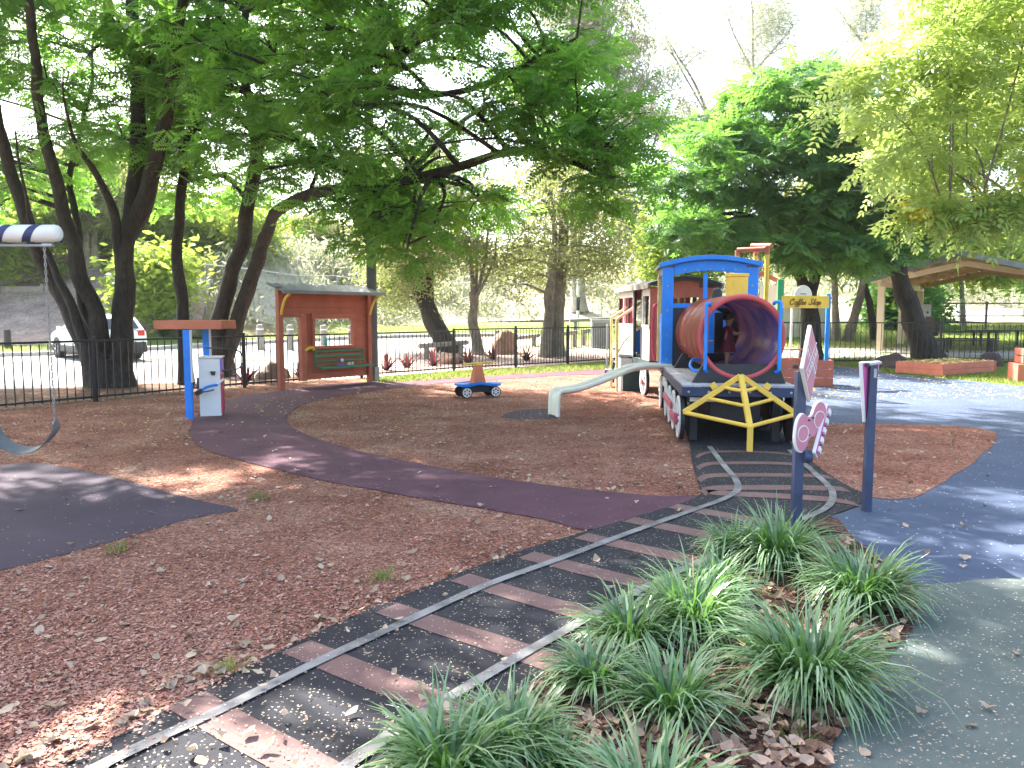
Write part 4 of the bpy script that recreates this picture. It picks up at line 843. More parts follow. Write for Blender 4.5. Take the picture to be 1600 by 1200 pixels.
fp, *_r = plate(c + f_ * .0145, t, (0, 0, 1), [(x * .95, y * .95) for x, y in dia], .004, 'panel_face', M['pinkpanel'], dp, .001)
mb = MB()
for k in (-1, 1):       # ladders of white lines and triangles crossing the face
    for off in (-.035, .035):
        a = c + f_ * .019 + t_ * (-.20 + off) + u_ * (k * .16 if False else .10 * k); 
    p0 = (-.145, .10 * k + .02); p1 = (.145, -.10 * k + .02)
    dv = Vector((p1[0] - p0[0], p1[1] - p0[1], 0)).normalized(); pv = Vector((-dv.y, dv.x, 0))
    for off in (-.038, .038):
        A_ = [c + f_ * .018 + t_ * (p[0] + pv.x * off) + u_ * (p[1] + pv.y * off) for p in (p0, p1)]; mb.beam(A_[0], A_[1], .0045, .004, f_)
    for q in range(7):
        x = p0[0] + (p1[0] - p0[0]) * (q + .5) / 7; y = p0[1] + (p1[1] - p0[1]) * (q + .5) / 7
        tri = [(x + pv.x * -.02 - dv.x * .015, y + pv.y * -.02 - dv.y * .015), (x + pv.x * -.02 + dv.x * .011, y + pv.y * -.02 + dv.y * .011), (x + pv.x * .02, y + pv.y * .02)]
        mb.prism([c + f_ * .0168 + t_ * a_ + u_ * b_ for a_, b_ in tri], (0, 0, 0), f_ * .003)
mb.build('panel_pattern', M['white'], dp)
MB().box((-.048, -.02, 1.215), (.035, .03, .03)).build('mounting_bolt', M['blackpaint'], mp1, bevel=.004)
# guitar body
gpts = [(-.165, -.10), (-.165, -.02), (-.145, .06), (-.095, .105), (-.045, .085), (-.015, .075), (.02, .095), (.05, .155), (.10, .185), (.155, .165), (.185, .10), (.185, .02), (.165, -.05), (.12, -.085), (.07, -.085), (.03, -.075), (-.01, -.09), (-.04, -.145), (-.08, -.185), (-.13, -.17)]
gl = [(p.x, p.y) for p in smooth_loop([(x, y, 0) for x, y in gpts], 3)]
tg = (.854, .52, 0); c = Vector((.062, -.032, .775))
gb, t_, u_, n_ = plate(c, tg, (0, .0, 1), gl, .026, 'guitar_body', M['white'], mp1)
f_ = n_ if n_.y < 0 else -n_
plate(c + f_ * .0135, tg, (0, 0, 1), [(x * .945, y * .945) for x, y in gl], .004, 'guitar_face', M['pinkpanel'], gb, .001)
for cx, cy, r_ in ((-.085, -.045, .058), (.095, .045, .062)):
    pts = [c + f_ * .017 + t_ * (cx + r_ * math.cos(a)) + u_ * (cy + r_ * math.sin(a)) for a in [2 * PI * k / 28 for k in range(28)]]
    MB().tube(pts, .004, 6, True).build('sound_ring', M['white'], gb, True)
for cx, cy in ((-.025, .05), (-.02, -.06), (.02, .065)): MB().lathe([(.001, -.01), (.007, -.008), (.007, .008), (.001, .01)], 8, 'Y', c + f_ * .016 + t_ * cx + u_ * cy).build('bolt', M['blackpaint'], gb)
# slanted key bar
ka = Vector((.095, -.07, .565)); kb = Vector((.255, .12, .905)); kd = (kb - ka).normalized(); kn = Vector((.8, -.6, 0)); kn = (kn - kd * kn.dot(kd)).normalized(); kw = kd.cross(kn)
kbar = MB().beam(ka, kb, .085, .026, kn).build('key_bar', M['white'], mp1, bevel=.006)
for s, k_ in ((1, 1),): MB().beam(ka + kd * .012 + kn * .014, kb - kd * .012 + kn * .014, .076, .006, kn).build('key_bar_face', M['magenta'], kbar)
for k in range(5):
    p = ka.lerp(kb, .12 + k * .19) + kn * .024 + kw * .0; MB().beam(p - kd * .022, p + kd * .022, .05, .016, kn).build('key', M['white'], kbar, bevel=.003)
for k in range(4):
    p = ka.lerp(kb, .21 + k * .19) + kn * .02; MB().lathe([(.001, -.008), (.008, -.006), (.008, .006), (.001, .008)], 8, 'Z', p).build('key_screw', M['blackpaint'], kbar)
MB().lathe([(.001, -.03), (.05, -.03), (.055, 0), (.045, .03), (.001, .03)], 18, 'X', (.055, -.03, .555)).build('pivot_boss', M['greypost'], mp1, True)
mp2 = thing('drum_post', 'slim blue post holding a pink inverted triangle panel seen edge on', 'music post', (2.87, 6.1, 0))
MB().box((0, 0, .60), (.062, .062, 1.20)).build('post', M['greypost'], mp2, bevel=.005)
c = Vector((-.005, .045, 1.03)); t = Vector((.78, .63, 0))
tri = [(-.155, .19), (.155, .19), (.03, -.28), (-.055, -.30)]
tp, t_, u_, n_ = plate(c, t, (0, 0, 1), tri, .026, 'triangle_panel', M['white'], mp2)
f_ = n_ if n_.y < 0 else -n_
for sgn in (1, -1): plate(c + f_ * .0135 * sgn, t, (0, 0, 1), [(x * .9, y * .92 + .002) for x, y in tri], .004, 'panel_face', M['magenta'] if sgn > 0 else M['pinkpanel'], tp, .001)
MB().box((-.005, -.0, 1.205), (.12, .085, .022), M_=Matrix.Rotation(R(-8), 3, 'Y')).build('top_bracket', M['steel'], mp2, bevel=.004)
MB().box((-.06, -.02, 1.196), (.03, .06, .03)).build('bracket_cap', M['blackpaint'], mp2, bevel=.003)
MB().box((.008, -.033, 1.13), (.022, .004, .07)).build('maker_plate', M['steel'], mp2)

# ------------------------------------------------------------------ swing
sw = thing('swing_arch', 'white swing frame beam with navy candy stripes', 'swing frame', (-6.2, 6.55, 0))
x1 = W(95, 366, 6.55).x + 6.2
zb_ = W(50, 365, 6.55).z
MB().lathe([(.001, x1 + .0), (.045, x1 - .004), (.066, x1 - .02), (.074, x1 - .045), (.074, -1.2), (.001, -1.2)], 28, 'X', (0, 0, zb_)).build('beam', M['white'], sw, True)
mb = MB()
for k in range(12):
    x0_ = x1 - .045 - k * .238; vs = []
    for j in range(33):
        a = 2 * PI * j / 32; s_ = x0_ - (a / (2 * PI)) * .275 * 1.0
        for dxx in (0, .075): vs.append((s_ + dxx, .0755 * math.cos(a - PI * .6), zb_ + .0755 * math.sin(a - PI * .6)))
    mb.add(vs, [(2 * j, 2 * j + 1, 2 * j + 3, 2 * j + 2) for j in range(32)])
mb.build('stripe', M['navystripe'], sw)
MB().tube([(-1.2, -.02, zb_ - .105), (x1 - .13, -.02, zb_ - .10)], .011, 8).build('brace_rod', M['steel'], sw)
MB().box((x1 - .10, -.02, zb_ - .098), (.09, .05, .028)).build('rod_clamp', M['steel'], sw, bevel=.006)
for s in (-1, 1): MB().tube([(-.9, 0, zb_), (-1.15, s * 1.3, 0)], .055, 12).build('leg', M['white'], sw, True)
swi = thing('swing', 'grey belt swing seat hanging on a steel chain under the striped beam', 'swing', (-4.1, 6.55, .42))
bt = swi.matrix_basis.inverted()
p_top = bt @ (W(69, 380, 6.53)); p_bot = bt @ W(86, 660, 6.5)
def chain(a, b, name):
    a = Vector(a); b = Vector(b); L_ = (b - a).length; n_ = int(L_ / .032); d = (b - a).normalized(); mb = MB()
    e1 = d.cross(Vector((0, 1, 0))).normalized(); e2 = d.cross(e1)
    for i in range(n_):
        c_ = a + d * (i + .5) * L_ / n_; e = e1 if i % 2 else e2
        e = (e * .8 + (e2 if i % 2 else e1) * .25).normalized()
        mb.tube([c_ + d * .021 * math.cos(q) + e * .011 * math.sin(q) for q in [2 * PI * k / 8 for k in range(8)]], .0042, 5, True)
    return mb.build(name, M['chain'], swi, True)
chain(p_top, p_bot, 'chain')
p2b = bt @ W(-14, 648, 6.6); chain(bt @ W(-26, 380, 6.53), p2b, 'chain')
cl_ = smooth_loop([p_bot + Vector((.004, 0, .02)), bt @ W(86, 672, 6.5), bt @ W(70, 693, 6.5), bt @ W(48, 703, 6.5), bt @ W(22, 700, 6.52), bt @ W(0, 685, 6.55), bt @ W(-12, 660, 6.6), p2b], 5, False)
mb = MB(); vs = []
for i, p in enumerate(cl_):
    f = i / (len(cl_) - 1); wd_ = .075 * min(1, .25 + 5 * min(f, 1 - f)); tilt = .018
    for yo, zo in ((-wd_, -tilt), (wd_, tilt), (wd_, tilt - .009), (-wd_, -tilt - .009)): vs.append(p + Vector((0, yo, zo)))
mb.add(vs, [(4 * i + j, 4 * i + (j + 1) % 4, 4 * i + 4 + (j + 1) % 4, 4 * i + 4 + j) for i in range(len(cl_) - 1) for j in range(4)])
mb.build('belt_seat', M['greyrubber'], swi, bevel=.003)
MB().tube([p_bot + Vector((0, 0, .03)), p_bot + Vector((0, -.03, 0)), p_bot + Vector((0, .03, -.01))], .007, 6, True).build('shackle', M['steel'], swi)

# ------------------------------------------------------------------ raised red boxes
rb = thing('raised_planter', 'low salmon timber box filled with fallen leaves on the lawn', 'planter box', (0, 0, 0))
k0, k1, k2 = G(1400, 584), G(1471, 590), G(1555, 583); k3 = k0 + k2 - k1
cs_ = [k0, k1, k2, k3]
for i in range(4):
    a, b = cs_[i], cs_[(i + 1) % 4]; d = (b - a).normalized(); n_ = Vector((-d.y, d.x, 0))
    for j in range(2):
        MB().prism([a + d * (.025 if i % 2 else -.025) + Vector((0, 0, .03 + j * .155)), b - d * (.025 if i % 2 else -.025) + Vector((0, 0, .03 + j * .155)), b - d * (.025 if i % 2 else -.025) + Vector((0, 0, .18 + j * .155)), a + d * (.025 if i % 2 else -.025) + Vector((0, 0, .18 + j * .155))], n_ * 0, n_ * .045).build('board', M['red'], rb, bevel=.006)
cc = sum(cs_, Vector()) / 4
MB().prism([cc + (p - cc) * .97 for p in cs_], (0, 0, .16), (0, 0, .30)).build('leaf_fill', M['straw'], rb)
sb = thing('stacked_planter', 'tall salmon box of stacked boards at the lawn edge by the pavilion post', 'planter box', G(1604, 597), R(-20))
for j, (w_, h) in enumerate(((.95, .42), (.80, .17), (.80, .17))):
    z = (0, .425, .60)[j]; MB().box((.25 + (.0 if j == 0 else .03), .3, z + h / 2 + .01), (w_, .8 if j else .9, h - .012)).build('box_course', M['red'], sb, bevel=.01)
MB().box((-.04, -.115, .62), (.09, .02, .02)).build('handle', M['blackpaint'], sb)
# ------------------------------------------------------------------ toddler standing in the tunnel
pm = tr.matrix_basis @ Matrix.Translation((.0, 1.05, TZ - TR + .045 + .012)) @ Matrix.Rotation(R(8), 4, 'Z')
pe = thing('person', 'toddler in a maroon dress standing in the red tunnel reaching for the wheel', 'person'); pe.matrix_basis = pm
PS = 1.02
def skinned(name, verts, edges, m, parent, lv=2):
    me = bpy.data.meshes.new(name); me.from_pydata([tuple(Vector(v[:3]) * PS) for v in verts], edges, [])
    o = link(name, me, parent); me.materials.append(m)
    bm_ = bmesh.new(); bm_.from_mesh(me); bm_.verts.ensure_lookup_table(); sk = bm_.verts.layers.skin.verify()
    for i, v in enumerate(verts):
        rx_ = v[3] * PS; ry_ = (v[4] if len(v) > 4 else v[3]) * PS
        bm_.verts[i][sk].radius = (rx_, ry_); bm_.verts[i][sk].use_root = (i == 0)
    bm_.to_mesh(me); bm_.free()
    o.modifiers.new('skin', 'SKIN').use_smooth_shade = True
    s_ = o.modifiers.new('sub', 'SUBSURF'); s_.levels = lv; s_.render_levels = lv
    return o
pv = [(0, 0, .31, .070), (0, 0, .40, .068), (.005, 0, .49, .066), (.01, 0, .545, .034), (.012, 0, .58, .030), (.02, 0, .645, .074), (.015, 0, .705, .062)]
pe_ = [(0, 1), (1, 2), (2, 3), (3, 4), (4, 5), (5, 6)]
hands = []
for s in (-1, 1):
    k = len(pv); fwd = .02 * s
    pv += [(0 + fwd, s * .042, .27, .048), (.01 + fwd, s * .045, .16, .036), (-.005 + fwd, s * .045, .045, .026), (.012 + fwd, s * .047, .022, .024), (.07 + fwd, s * .05, .018, .020)]
    pe_ += [(0, k), (k, k + 1), (k + 1, k + 2), (k + 2, k + 3), (k + 3, k + 4)]
    k = len(pv)
    if s < 0: arm = [(.005, s * .068, .515, .030), (.075, s * .10, .455, .024), (.165, s * .085, .475, .017), (.185, s * .082, .484, .016)]
    else: arm = [(.005, s * .068, .515, .030), (.06, s * .10, .44, .024), (.15, s * .07, .45, .017), (.17, s * .066, .455, .016)]
    pv += arm; pe_ += [(2, k), (k, k + 1), (k + 1, k + 2), (k + 2, k + 3)]; hands.append((Vector(arm[3][:3]), s))
body = skinned('body', pv, pe_, M['skin'], pe)
for h, s in hands:
    mb = MB()
    for q in range(4):
        y = (q - 1.5) * .0075; Lf = (.026, .030, .028, .022)[q]
        mb.tube([Vector((h.x + .008, h.y + y, h.z + .004)) * PS, Vector((h.x + .008 + Lf * .6, h.y + y * 1.15, h.z + .006)) * PS, Vector((h.x + .008 + Lf * .9, h.y + y * 1.1, h.z - .008)) * PS], [.0042 * PS, .0038 * PS, .003 * PS], 6)
    mb.tube([Vector((h.x - .002, h.y - s * .012, h.z)) * PS, Vector((h.x + .012, h.y - s * .022, h.z + .004)) * PS], [.0048, .0035], 6)
    mb.build('fingers', M['skin'], body, True)
mb = MB(); prof = [(.040, .560), (.064, .535), (.073, .49), (.074, .43), (.086, .36), (.104, .285), (.118, .225), (.112, .226), (.08, .36)]
vs = []; n = 28
for r_, z in prof:
    for j in range(n):
        a = 2 * PI * j / n; fl = 1 + (.06 * math.sin(a * 7) if z < .40 else 0)
        vs.append(Vector((.005 + r_ * fl * math.cos(a) * .92, r_ * fl * math.sin(a) * 1.08, z)) * PS)
mb.add(vs, [(i * n + j, i * n + (j + 1) % n, (i + 1) * n + (j + 1) % n, (i + 1) * n + j) for i in range(len(prof) - 1) for j in range(n)])
for s in (-1, 1): mb.tube([Vector((.003, s * .050, .53)) * PS, Vector((.02, s * .082, .50)) * PS, Vector((.045, s * .094, .477)) * PS], [.036, .035, .034], 12, caps=False)
mb.build('dress', M['dress'], pe, True)
mb = MB(); vs = []; n = 20
for i in range(9):
    ph = PI * (i / 8) * .62
    for j in range(n):
        a = 2 * PI * j / n; front = max(0, math.cos(a)); k_ = 1 - .42 * front * (i / 8)
        vs.append((Vector((.012, 0, .668)) + Vector((.083 * math.sin(ph * k_) * math.cos(a), .083 * math.sin(ph * k_) * math.sin(a), .082 * math.cos(ph * k_)))) * PS)
mb.add(vs, [(i * n + j, i * n + (j + 1) % n, (i + 1) * n + (j + 1) % n, (i + 1) * n + j) for i in range(8) for j in range(n)]); mb.build('hair', M['hair'], pe, True)
for s in (-1, 1):
    MB().lathe([(.001, -.008), (.009, -.004), (.009, .004), (.001, .008)], 10, 'X', Vector((.087, s * .028, .652)) * PS).build('eye', M['hair'], body, True)
    MB().lathe([(.001, -.006), (.016, -.003), (.016, .004), (.001, .006)], 10, 'Y', Vector((.018, s * .074, .643)) * PS).build('ear', M['skin'], body, True)
    MB().tube([Vector((.02 * s - .03, s * .048, .022)) * PS, Vector((.02 * s + .03, s * .049, .024)) * PS, Vector((.02 * s + .085, s * .051, .018)) * PS], [.028, .030, .022], 10).build('shoe', M['shoe'], pe, True)
MB().lathe([(.001, -.012), (.009, 0), (.001, .010)], 8, 'Z', Vector((.096, 0, .634)) * PS).build('nose', M['skin'], body, True)
MB().lathe([(.001, -.012), (.005, 0), (.001, .012)], 8, 'Y', Vector((.088, 0, .612)) * PS).build('mouth', M['dress'], body, True)

# ------------------------------------------------------------------ fences
def fence(name, label, pts, h, post_at, group, gap=.125, pick=.016):
    pts = [Vector((*p, 0)) for p in pts]; o0 = pts[0]
    t = thing(name, label, 'fence', o0, 0, group)
    pm_ = MB().box((0, 0, (h - .10) / 2 + .05), (pick, pick, h - .10)).mesh('picket', M['fence'])
    pom = MB().box((0, 0, h / 2 + .03), (.065, .065, h + .06)).mesh('post', M['fence'])
    for p in post_at: link('post', pom, t, .003, loc=Vector((*p, 0)) - o0)
    for a, b in zip(pts, pts[1:]):
        d = b - a; L_ = d.length; u = d / L_; ang = math.atan2(u.y, u.x); n_ = int(L_ / gap)
        for z in (.10, h - .02): MB().beam(a - o0 + Vector((0, 0, z)), b - o0 + Vector((0, 0, z)), .038, .038).build('rail', M['fence'], t)
        for k in range(n_): link('picket', pm_, t, loc=a - o0 + d * (k + .5) / n_, rot=(0, 0, ang))
    return t
FP = [(-8.29 - .9, 11.4), (-7.57, 13.88), (-5.78, 16.54), (-3.72, 18.95), (-1.62, 21.37)]
fence('metal_fence', 'black metal picket fence between the big tree and the red shelter', [(-11.5, 7.5)] + FP, 1.13, FP + [(-11.5, 7.5)], 'black playground fences', .14)
FP2 = [(.11, 22.75), (1.75, 24.1), (3.28, 25.6)]
fence('metal_fence', 'black picket fence behind the blue handcar and the red bromeliads', [FP[-1]] + FP2 + [(5.2, 26.6), (8.3, 25.0)], 1.18, FP2 + [(5.2, 26.6)], 'black playground fences', .115)
FP3 = [(8.3, 25.0), (9.3, 24.65), (13.55, 24.3), (17.8, 23.6)]
fence('metal_fence', 'black picket fence running in front of the picnic pavilion', FP3 + [(24, 22.5)], 1.33, FP3[1:], 'black playground fences', .155)
# chain link fence along the foot of the bank
def chainlink(label, pts, h, sp, postm, group):
    P0 = Vector((*pts[0], tz(*pts[0]))); t = thing('chain_link_fence', label, 'fence', P0, 0, group); mb = MB()
    for a, b in zip(pts, pts[1:]):
        a = Vector((*a, 0)); b = Vector((*b, 0)); n_ = max(1, int((b - a).length / sp)); prev = None
        for k in range(n_ + 1):
            p = a.lerp(b, k / n_); p.z = tz(p.x, p.y)
            if k < n_ or b == Vector((*pts[-1], 0)): MB().tube([p - P0, p + Vector((0, 0, h)) - P0], .03, 6).build('post', M[postm], t)
            if prev is not None:
                MB().tube([prev + Vector((0, 0, h)) - P0, p + Vector((0, 0, h)) - P0], .025, 6).build('top_rail', M[postm], t)
                q = int((p - prev).length / .12)
                for s in (-1, 1):
                    for i in range(q):
                        x0 = i / q; e = x0 + s * (h / (p - prev).length)
                        a0 = prev.lerp(p, x0); e1 = min(1, max(0, e)); a1 = prev.lerp(p, e1); z1 = h * abs(e1 - x0) / abs(e - x0)
                        A_, B_ = a0 - P0, a1 + Vector((0, 0, z1)) - P0; w_ = Vector((.0018, 0, 0)); mb.add([A_ - w_, A_ + w_, B_ + w_, B_ - w_], [(0, 1, 2, 3)])
            prev = p
    o = mb.build('wire_mesh', M['steel'], t); o['kind'] = 'stuff'
    return t
chainlink('grey chain link fence along the foot of the scrubby bank', [(-14.5, 36.6), (-9.5, 42), (-2, 44.4), (5.2, 44.8)], 2.35, 2.15, 'steel', 'chain link fences')
chainlink('tall chain link fence across the field beyond the picnic pavilion', [(12, 46), (24, 46), (38, 47)], 2.2, 2.6, 'steel', 'chain link fences')
df = thing('rail_fence', 'dark two rail fence behind the picnic tables', 'fence', (22, 40, tz(22, 40)))
for k in range(6): MB().box((k * 2.6, 0, .75), (.08, .08, 1.5)).build('post', M['fence'], df)
for z in (.75, 1.4): MB().beam((-.2, 0, z), (13.2, 0, z), .05, .06).build('rail', M['fence'], df)

# ------------------------------------------------------------------ pole, lights, bollards, logs
def pole(name, label, cat, base, h, r0, r1, m, lean=(0, 0)):
    t = thing(name, label, cat, base)
    MB().tube([(lean[0] * k / 8, lean[1] * k / 8, h * k / 8) for k in range(9)], [r0 + (r1 - r0) * k / 8 for k in range(9)], 16).build('shaft', M[m], t, True); return t
pb = G(583, 595); t = pole('power_pole', 'tall dark grey pole standing beside the red shelter', 'pole', pb, 10.5, .125, .10, 'poletimber')
MB().box((.12, -.10, .17), (.10, .08, .34)).build('cable_guard', M['steel'], t, bevel=.01)
MB().beam((-.9, 0, 9.9), (.9, 0, 9.9), .1, .1).build('crossarm', M['timber'], t)
for k, x in enumerate((-.8, -.3, .3, .8)): MB().lathe([(.03, 9.95), (.05, 9.99), (.03, 10.03), (.045, 10.07), (.001, 10.12)], 10, 'Z', (x, 0, 0)).build('insulator', M['white'], t, True)
b = W(903, 505, 40.5); b.z = tz(b.x, b.y); t = pole('light_pole', 'pale light pole with dark band in front of the chain link fence', 'pole', b, 6.5, .085, .06, 'white'); MB().tube([(0, 0, 1.0), (0, 0, 1.7)], .09, 12).build('band', M['blackpaint'], t)
MB().beam((0, 0, 6.4), (.9, -.1, 6.6), .06, .06).build('arm', M['white'], t); MB().box((1.1, -.12, 6.6), (.5, .2, .1)).build('lamp_head', M['steel'], t, bevel=.02)
for px_, lab in ((407, 'grey bollard in the car park between the dark twin trunks and the shelter'), (454, 'grey bollard seen through the left side of the shelter doorway'), (506, 'grey bollard seen through the shelter window beside the bottle'), (549, 'grey bollard at the right edge of the shelter window')):
    p = W(px_, 540, 30.0); p.z = tz(p.x, p.y)
    t = thing('bollard', lab, 'bollard', p, 0, 'timber bollards in the car park')
    MB().lathe([(.13, 0), (.13, .92), (.11, .97), (.001, .985)], 14).build('shaft', M['timber'], t, True); MB().ring((0, 0, .80), .134, .12, .05, 'Z', 14).build('reflector_band', M['white'], t)
p = W(777, 550, 29.5); p.z = tz(p.x, p.y); t = thing('bollard', 'brown timber post behind the fence beside the red boulder', 'bollard', p); MB().lathe([(.10, 0), (.10, .78), (.08, .82), (.001, .825)], 12).build('shaft', M['timber'], t, True)
p = W(12, 536, 30.5); p.z = tz(p.x, p.y); t = thing('bollard', 'dark stump post at the foot of the mulched bank on the far left', 'bollard', p); MB().lathe([(.13, 0), (.12, .70), (.10, .74), (.001, .745)], 12).build('shaft', M['darktimber'], t, True)
for u0, u1, v0, v1, d0, d1, lab in ((655, 730, 541, 535, 26.5, 28, 'log rail behind the leaning dark trunk and bromeliads'), (785, 842, 531, 524, 30.5, 32, 'log rail between the small forked tree and pale gum trunks'), (874, 901, 522, 519, 31, 31.5, 'short log rail just right of the pale gum trunks'), (909, 930, 518, 515, 32, 32.3, 'short log rail in front of the grey bin at lawn edge'), (890, 952, 501, 498, 38, 38.5, 'long log rail on the lawn below the light pole')):
    a = W(u0, v0, d0); b = W(u1, v1, d1); t = thing('log_rail', lab, 'log rail', Vector((a.x, a.y, tz(a.x, a.y))), 0, 'log rails round the car park'); o0 = Vector(t.location)
    MB().tube([a - o0, b - o0], .085, 12).build('log', M['timber'], t, True)
    for f in (.14, .86):
        q = a.lerp(b, f); z = tz(q.x, q.y); MB().tube([(q.x - o0.x, q.y - o0.y, z - o0.z - .1), q - o0 - Vector((0, 0, .06))], .085, 10).build('log_post', M['timber'], t, True)
p = W(938, 531, 31); p.z = tz(p.x, p.y); t = thing('service_cabinet', 'pale grey metal cabinet standing behind the fence near the stairs', 'cabinet', p)
MB().box((0, 0, .55), (.75, .5, 1.1)).build('body', M['steel'], t, bevel=.02); MB().box((0, 0, 1.12), (.8, .55, .05)).build('lid', M['steel'], t, bevel=.01); MB().box((.0, -.255, .55), (.6, .015, .9)).build('door', M['roofgrey'], t, bevel=.004)
t = pole('steel_post', 'thin grey steel post standing beside the stairs on the lawn', 'post', G(948, 581), 1.28, .024, .024, 'steel')
MB().lathe([(.001, 1.31), (.02, 1.30), (.03, 1.27), (.03, 1.24)], 10).build('cap', M['steel'], t)
for u, v, w_, h_, d, lab in ((1003, 450, .26, 7, 50, 'first pale far pole left of the blue cab'), (1025, 450, .22, 6.5, 52, 'second pale far pole left of the blue cab'), (1097, 420, .20, 8, 54, 'pale far pole showing above the blue cab roof')):
    p = W(u, v, d); p.z = tz(p.x, p.y); t = pole('far_pole', lab, 'pole', p, h_, w_ / 2, w_ / 2.4, 'white'); MB().beam((-.7, 0, h_ - .4), (.7, 0, h_ - .4), .1, .1).build('crossarm', M['timber'], t)

# ------------------------------------------------------------------ boulders
def boulder(label, p, r, m, seed, flat=.7):
    t = thing('boulder', label, 'rock', p); mb = MB(); bm_ = bmesh.new(); bmesh.ops.create_icosphere(bm_, subdivisions=4, radius=1)
    for v in bm_.verts:
        k = 1 + .28 * noise.noise(v.co * 1.3 + Vector((seed, 0, 0))) + .10 * noise.noise(v.co * 4 + Vector((seed, 3, 0)))
        v.co = Vector((v.co.x * r[0] * k, v.co.y * r[1] * k, max(-.15, v.co.z) * r[2] * k))
    me = bpy.data.meshes.new('stone'); bm_.to_mesh(me); bm_.free(); me.materials.append(M[m]); me.polygons.foreach_set('use_smooth', [True] * len(me.polygons)); o = link('stone', me, t); t.rotation_euler.z = seed
    return t
boulder('large grey brown boulder behind the fence, left of the shelter doorway', Vector((-5.9, 19.0, 0)), (.42, .36, .40), 'rock', 1.3)
boulder('flat brown rock beside the leaning dark trunk', Vector((-2.05, 24.6, .01)), (.60, .4, .36), 'redrock', 2.7)
boulder('upright reddish boulder behind the fence by the small red bromeliad', Vector((-.25, 29.0, tz(-.2, 29))), (.62, .4, .85), 'redrock', 4.1)
boulder('dark rounded boulder at the left end of the leaf filled box', G(1393, 576), (.55, .4, .42), 'darkrock', 5.2)
boulder('dark pointed boulder behind the right corner of the leaf filled box', G(1549, 574), (.36, .3, .46), 'darkrock', 6.4)

# ------------------------------------------------------------------ white hatchback in the car park
cp = Vector((-14.35, 26.6, tz(-14.35, 26.6))); car = thing('parked_car', 'white hatchback with dark lower trim parked behind the big tree', 'car', cp, R(180 - 42))
# local: +x forward, y left, z up
side = [(-1.98, .42), (-2.02, .62), (-1.98, .92), (-1.86, 1.02), (-1.55, 1.40), (-1.35, 1.47), (-.6, 1.52), (.05, 1.49), (.35, 1.38), (.95, 1.02), (1.55, .93), (1.92, .80), (2.02, .60), (1.98, .42)]
def wd_at(z): return .86 if z < .95 else .86 - (z - .95) * .36
mb = MB(); vsL = [(x, wd_at(z), z) for x, z in side]; vsR = [(x, -wd_at(z), z) for x, z in side]; n = len(side)
mb.add(vsL + vsR, [(i, (i + 1) % n, n + (i + 1) % n, n + i) for i in range(n)] + [(0, 1, 2, 3, 9, 10, 11, 12, 13)[::-1], (n + 0, n + 1, n + 2, n + 3, n + 9, n + 10, n + 11, n + 12, n + 13), (3, 4, 5, 6, 7, 8, 9)[::-1], tuple(n + k for k in (3, 4, 5, 6, 7, 8, 9))])
mb.build('body', M['carpaint'], car, True, bevel=.04)
MB().box((0, 0, .36), (3.98, 1.76, .24)).build('lower_trim', M['blackpaint'], car, bevel=.05)
for s in (-1, 1):
    for poly in ([(-1.45, 1.05), (-1.30, 1.36), (-.75, 1.42), (-.70, 1.04)], [(-.64, 1.04), (-.68, 1.42), (-.05, 1.43), (.0, 1.03)], [(.06, 1.03), (.02, 1.42), (.28, 1.33), (.78, 1.03)]):
        P_ = [(x, s * (wd_at(z) + .012), z) for x, z in poly]; MB().prism(P_, (0, -.01, 0), (0, .01, 0)).build('side_window', M['glass'], car)
    MB().box((.72, s * .95, 1.04), (.12, .16, .12)).build('mirror', M['carpaint'], car, bevel=.03)
    MB().box((-1.96, s * .68, .90), (.10, .22, .20)).build('tail_lamp', M['lamp'], car, bevel=.02)
    MB().box((1.90, s * .62, .76), (.16, .30, .12), M_=Matrix.Rotation(R(15), 3, 'Y')).build('headlamp', M['glass'], car, bevel=.03)
    for x in (-1.22, 1.28):
        MB().disc((x, s * .78, .36), .37, .20, 'Y', 24).build('wheel_arch', M['blackpaint'], car)
        wh = MB().lathe([(.18, -.10), (.30, -.10), (.325, -.06), (.325, .06), (.30, .10), (.18, .10)], 28, 'Y', (0, 0, 0), True).build('wheel', M['tyre'], car, True); wh.location = (x, s * .80, .325)
        mb = MB().ring((0, s * .075, 0), .22, .185, .05, 'Y', 24).disc((0, s * .08, 0), .06, .05, 'Y', 14).disc((0, s * .03, 0), .185, .01, 'Y', 20)
        for k in range(5): a = 2 * PI * k / 5; mb.beam((.04 * math.cos(a), s * .08, .04 * math.sin(a)), (.2 * math.cos(a), s * .085, .2 * math.sin(a)), .06, .03, (0, 1, 0))
        mb.build('rim', M['alloy'], wh)
MB().prism([(-1.885, -.66, 1.04), (-1.885, .66, 1.04), (-1.60, .58, 1.37), (-1.60, -.58, 1.37)], (-.015, 0, .0), (.01, 0, 0)).build('rear_window', M['glass'], car)
MB().prism([(.42, -.64, 1.37), (.42, .64, 1.37), (.95, .74, 1.045), (.95, -.74, 1.045)], (.012, 0, .008), (-.02, 0, 0)).build('windscreen', M['glass'], car)
MB().box((-2.02, 0, .84), (.03, .42, .12)).build('number_plate', M['steel'], car, bevel=.005)
MB().box((-1.98, 0, .50), (.14, 1.66, .20)).build('rear_bumper', M['blackpaint'], car, bevel=.04)

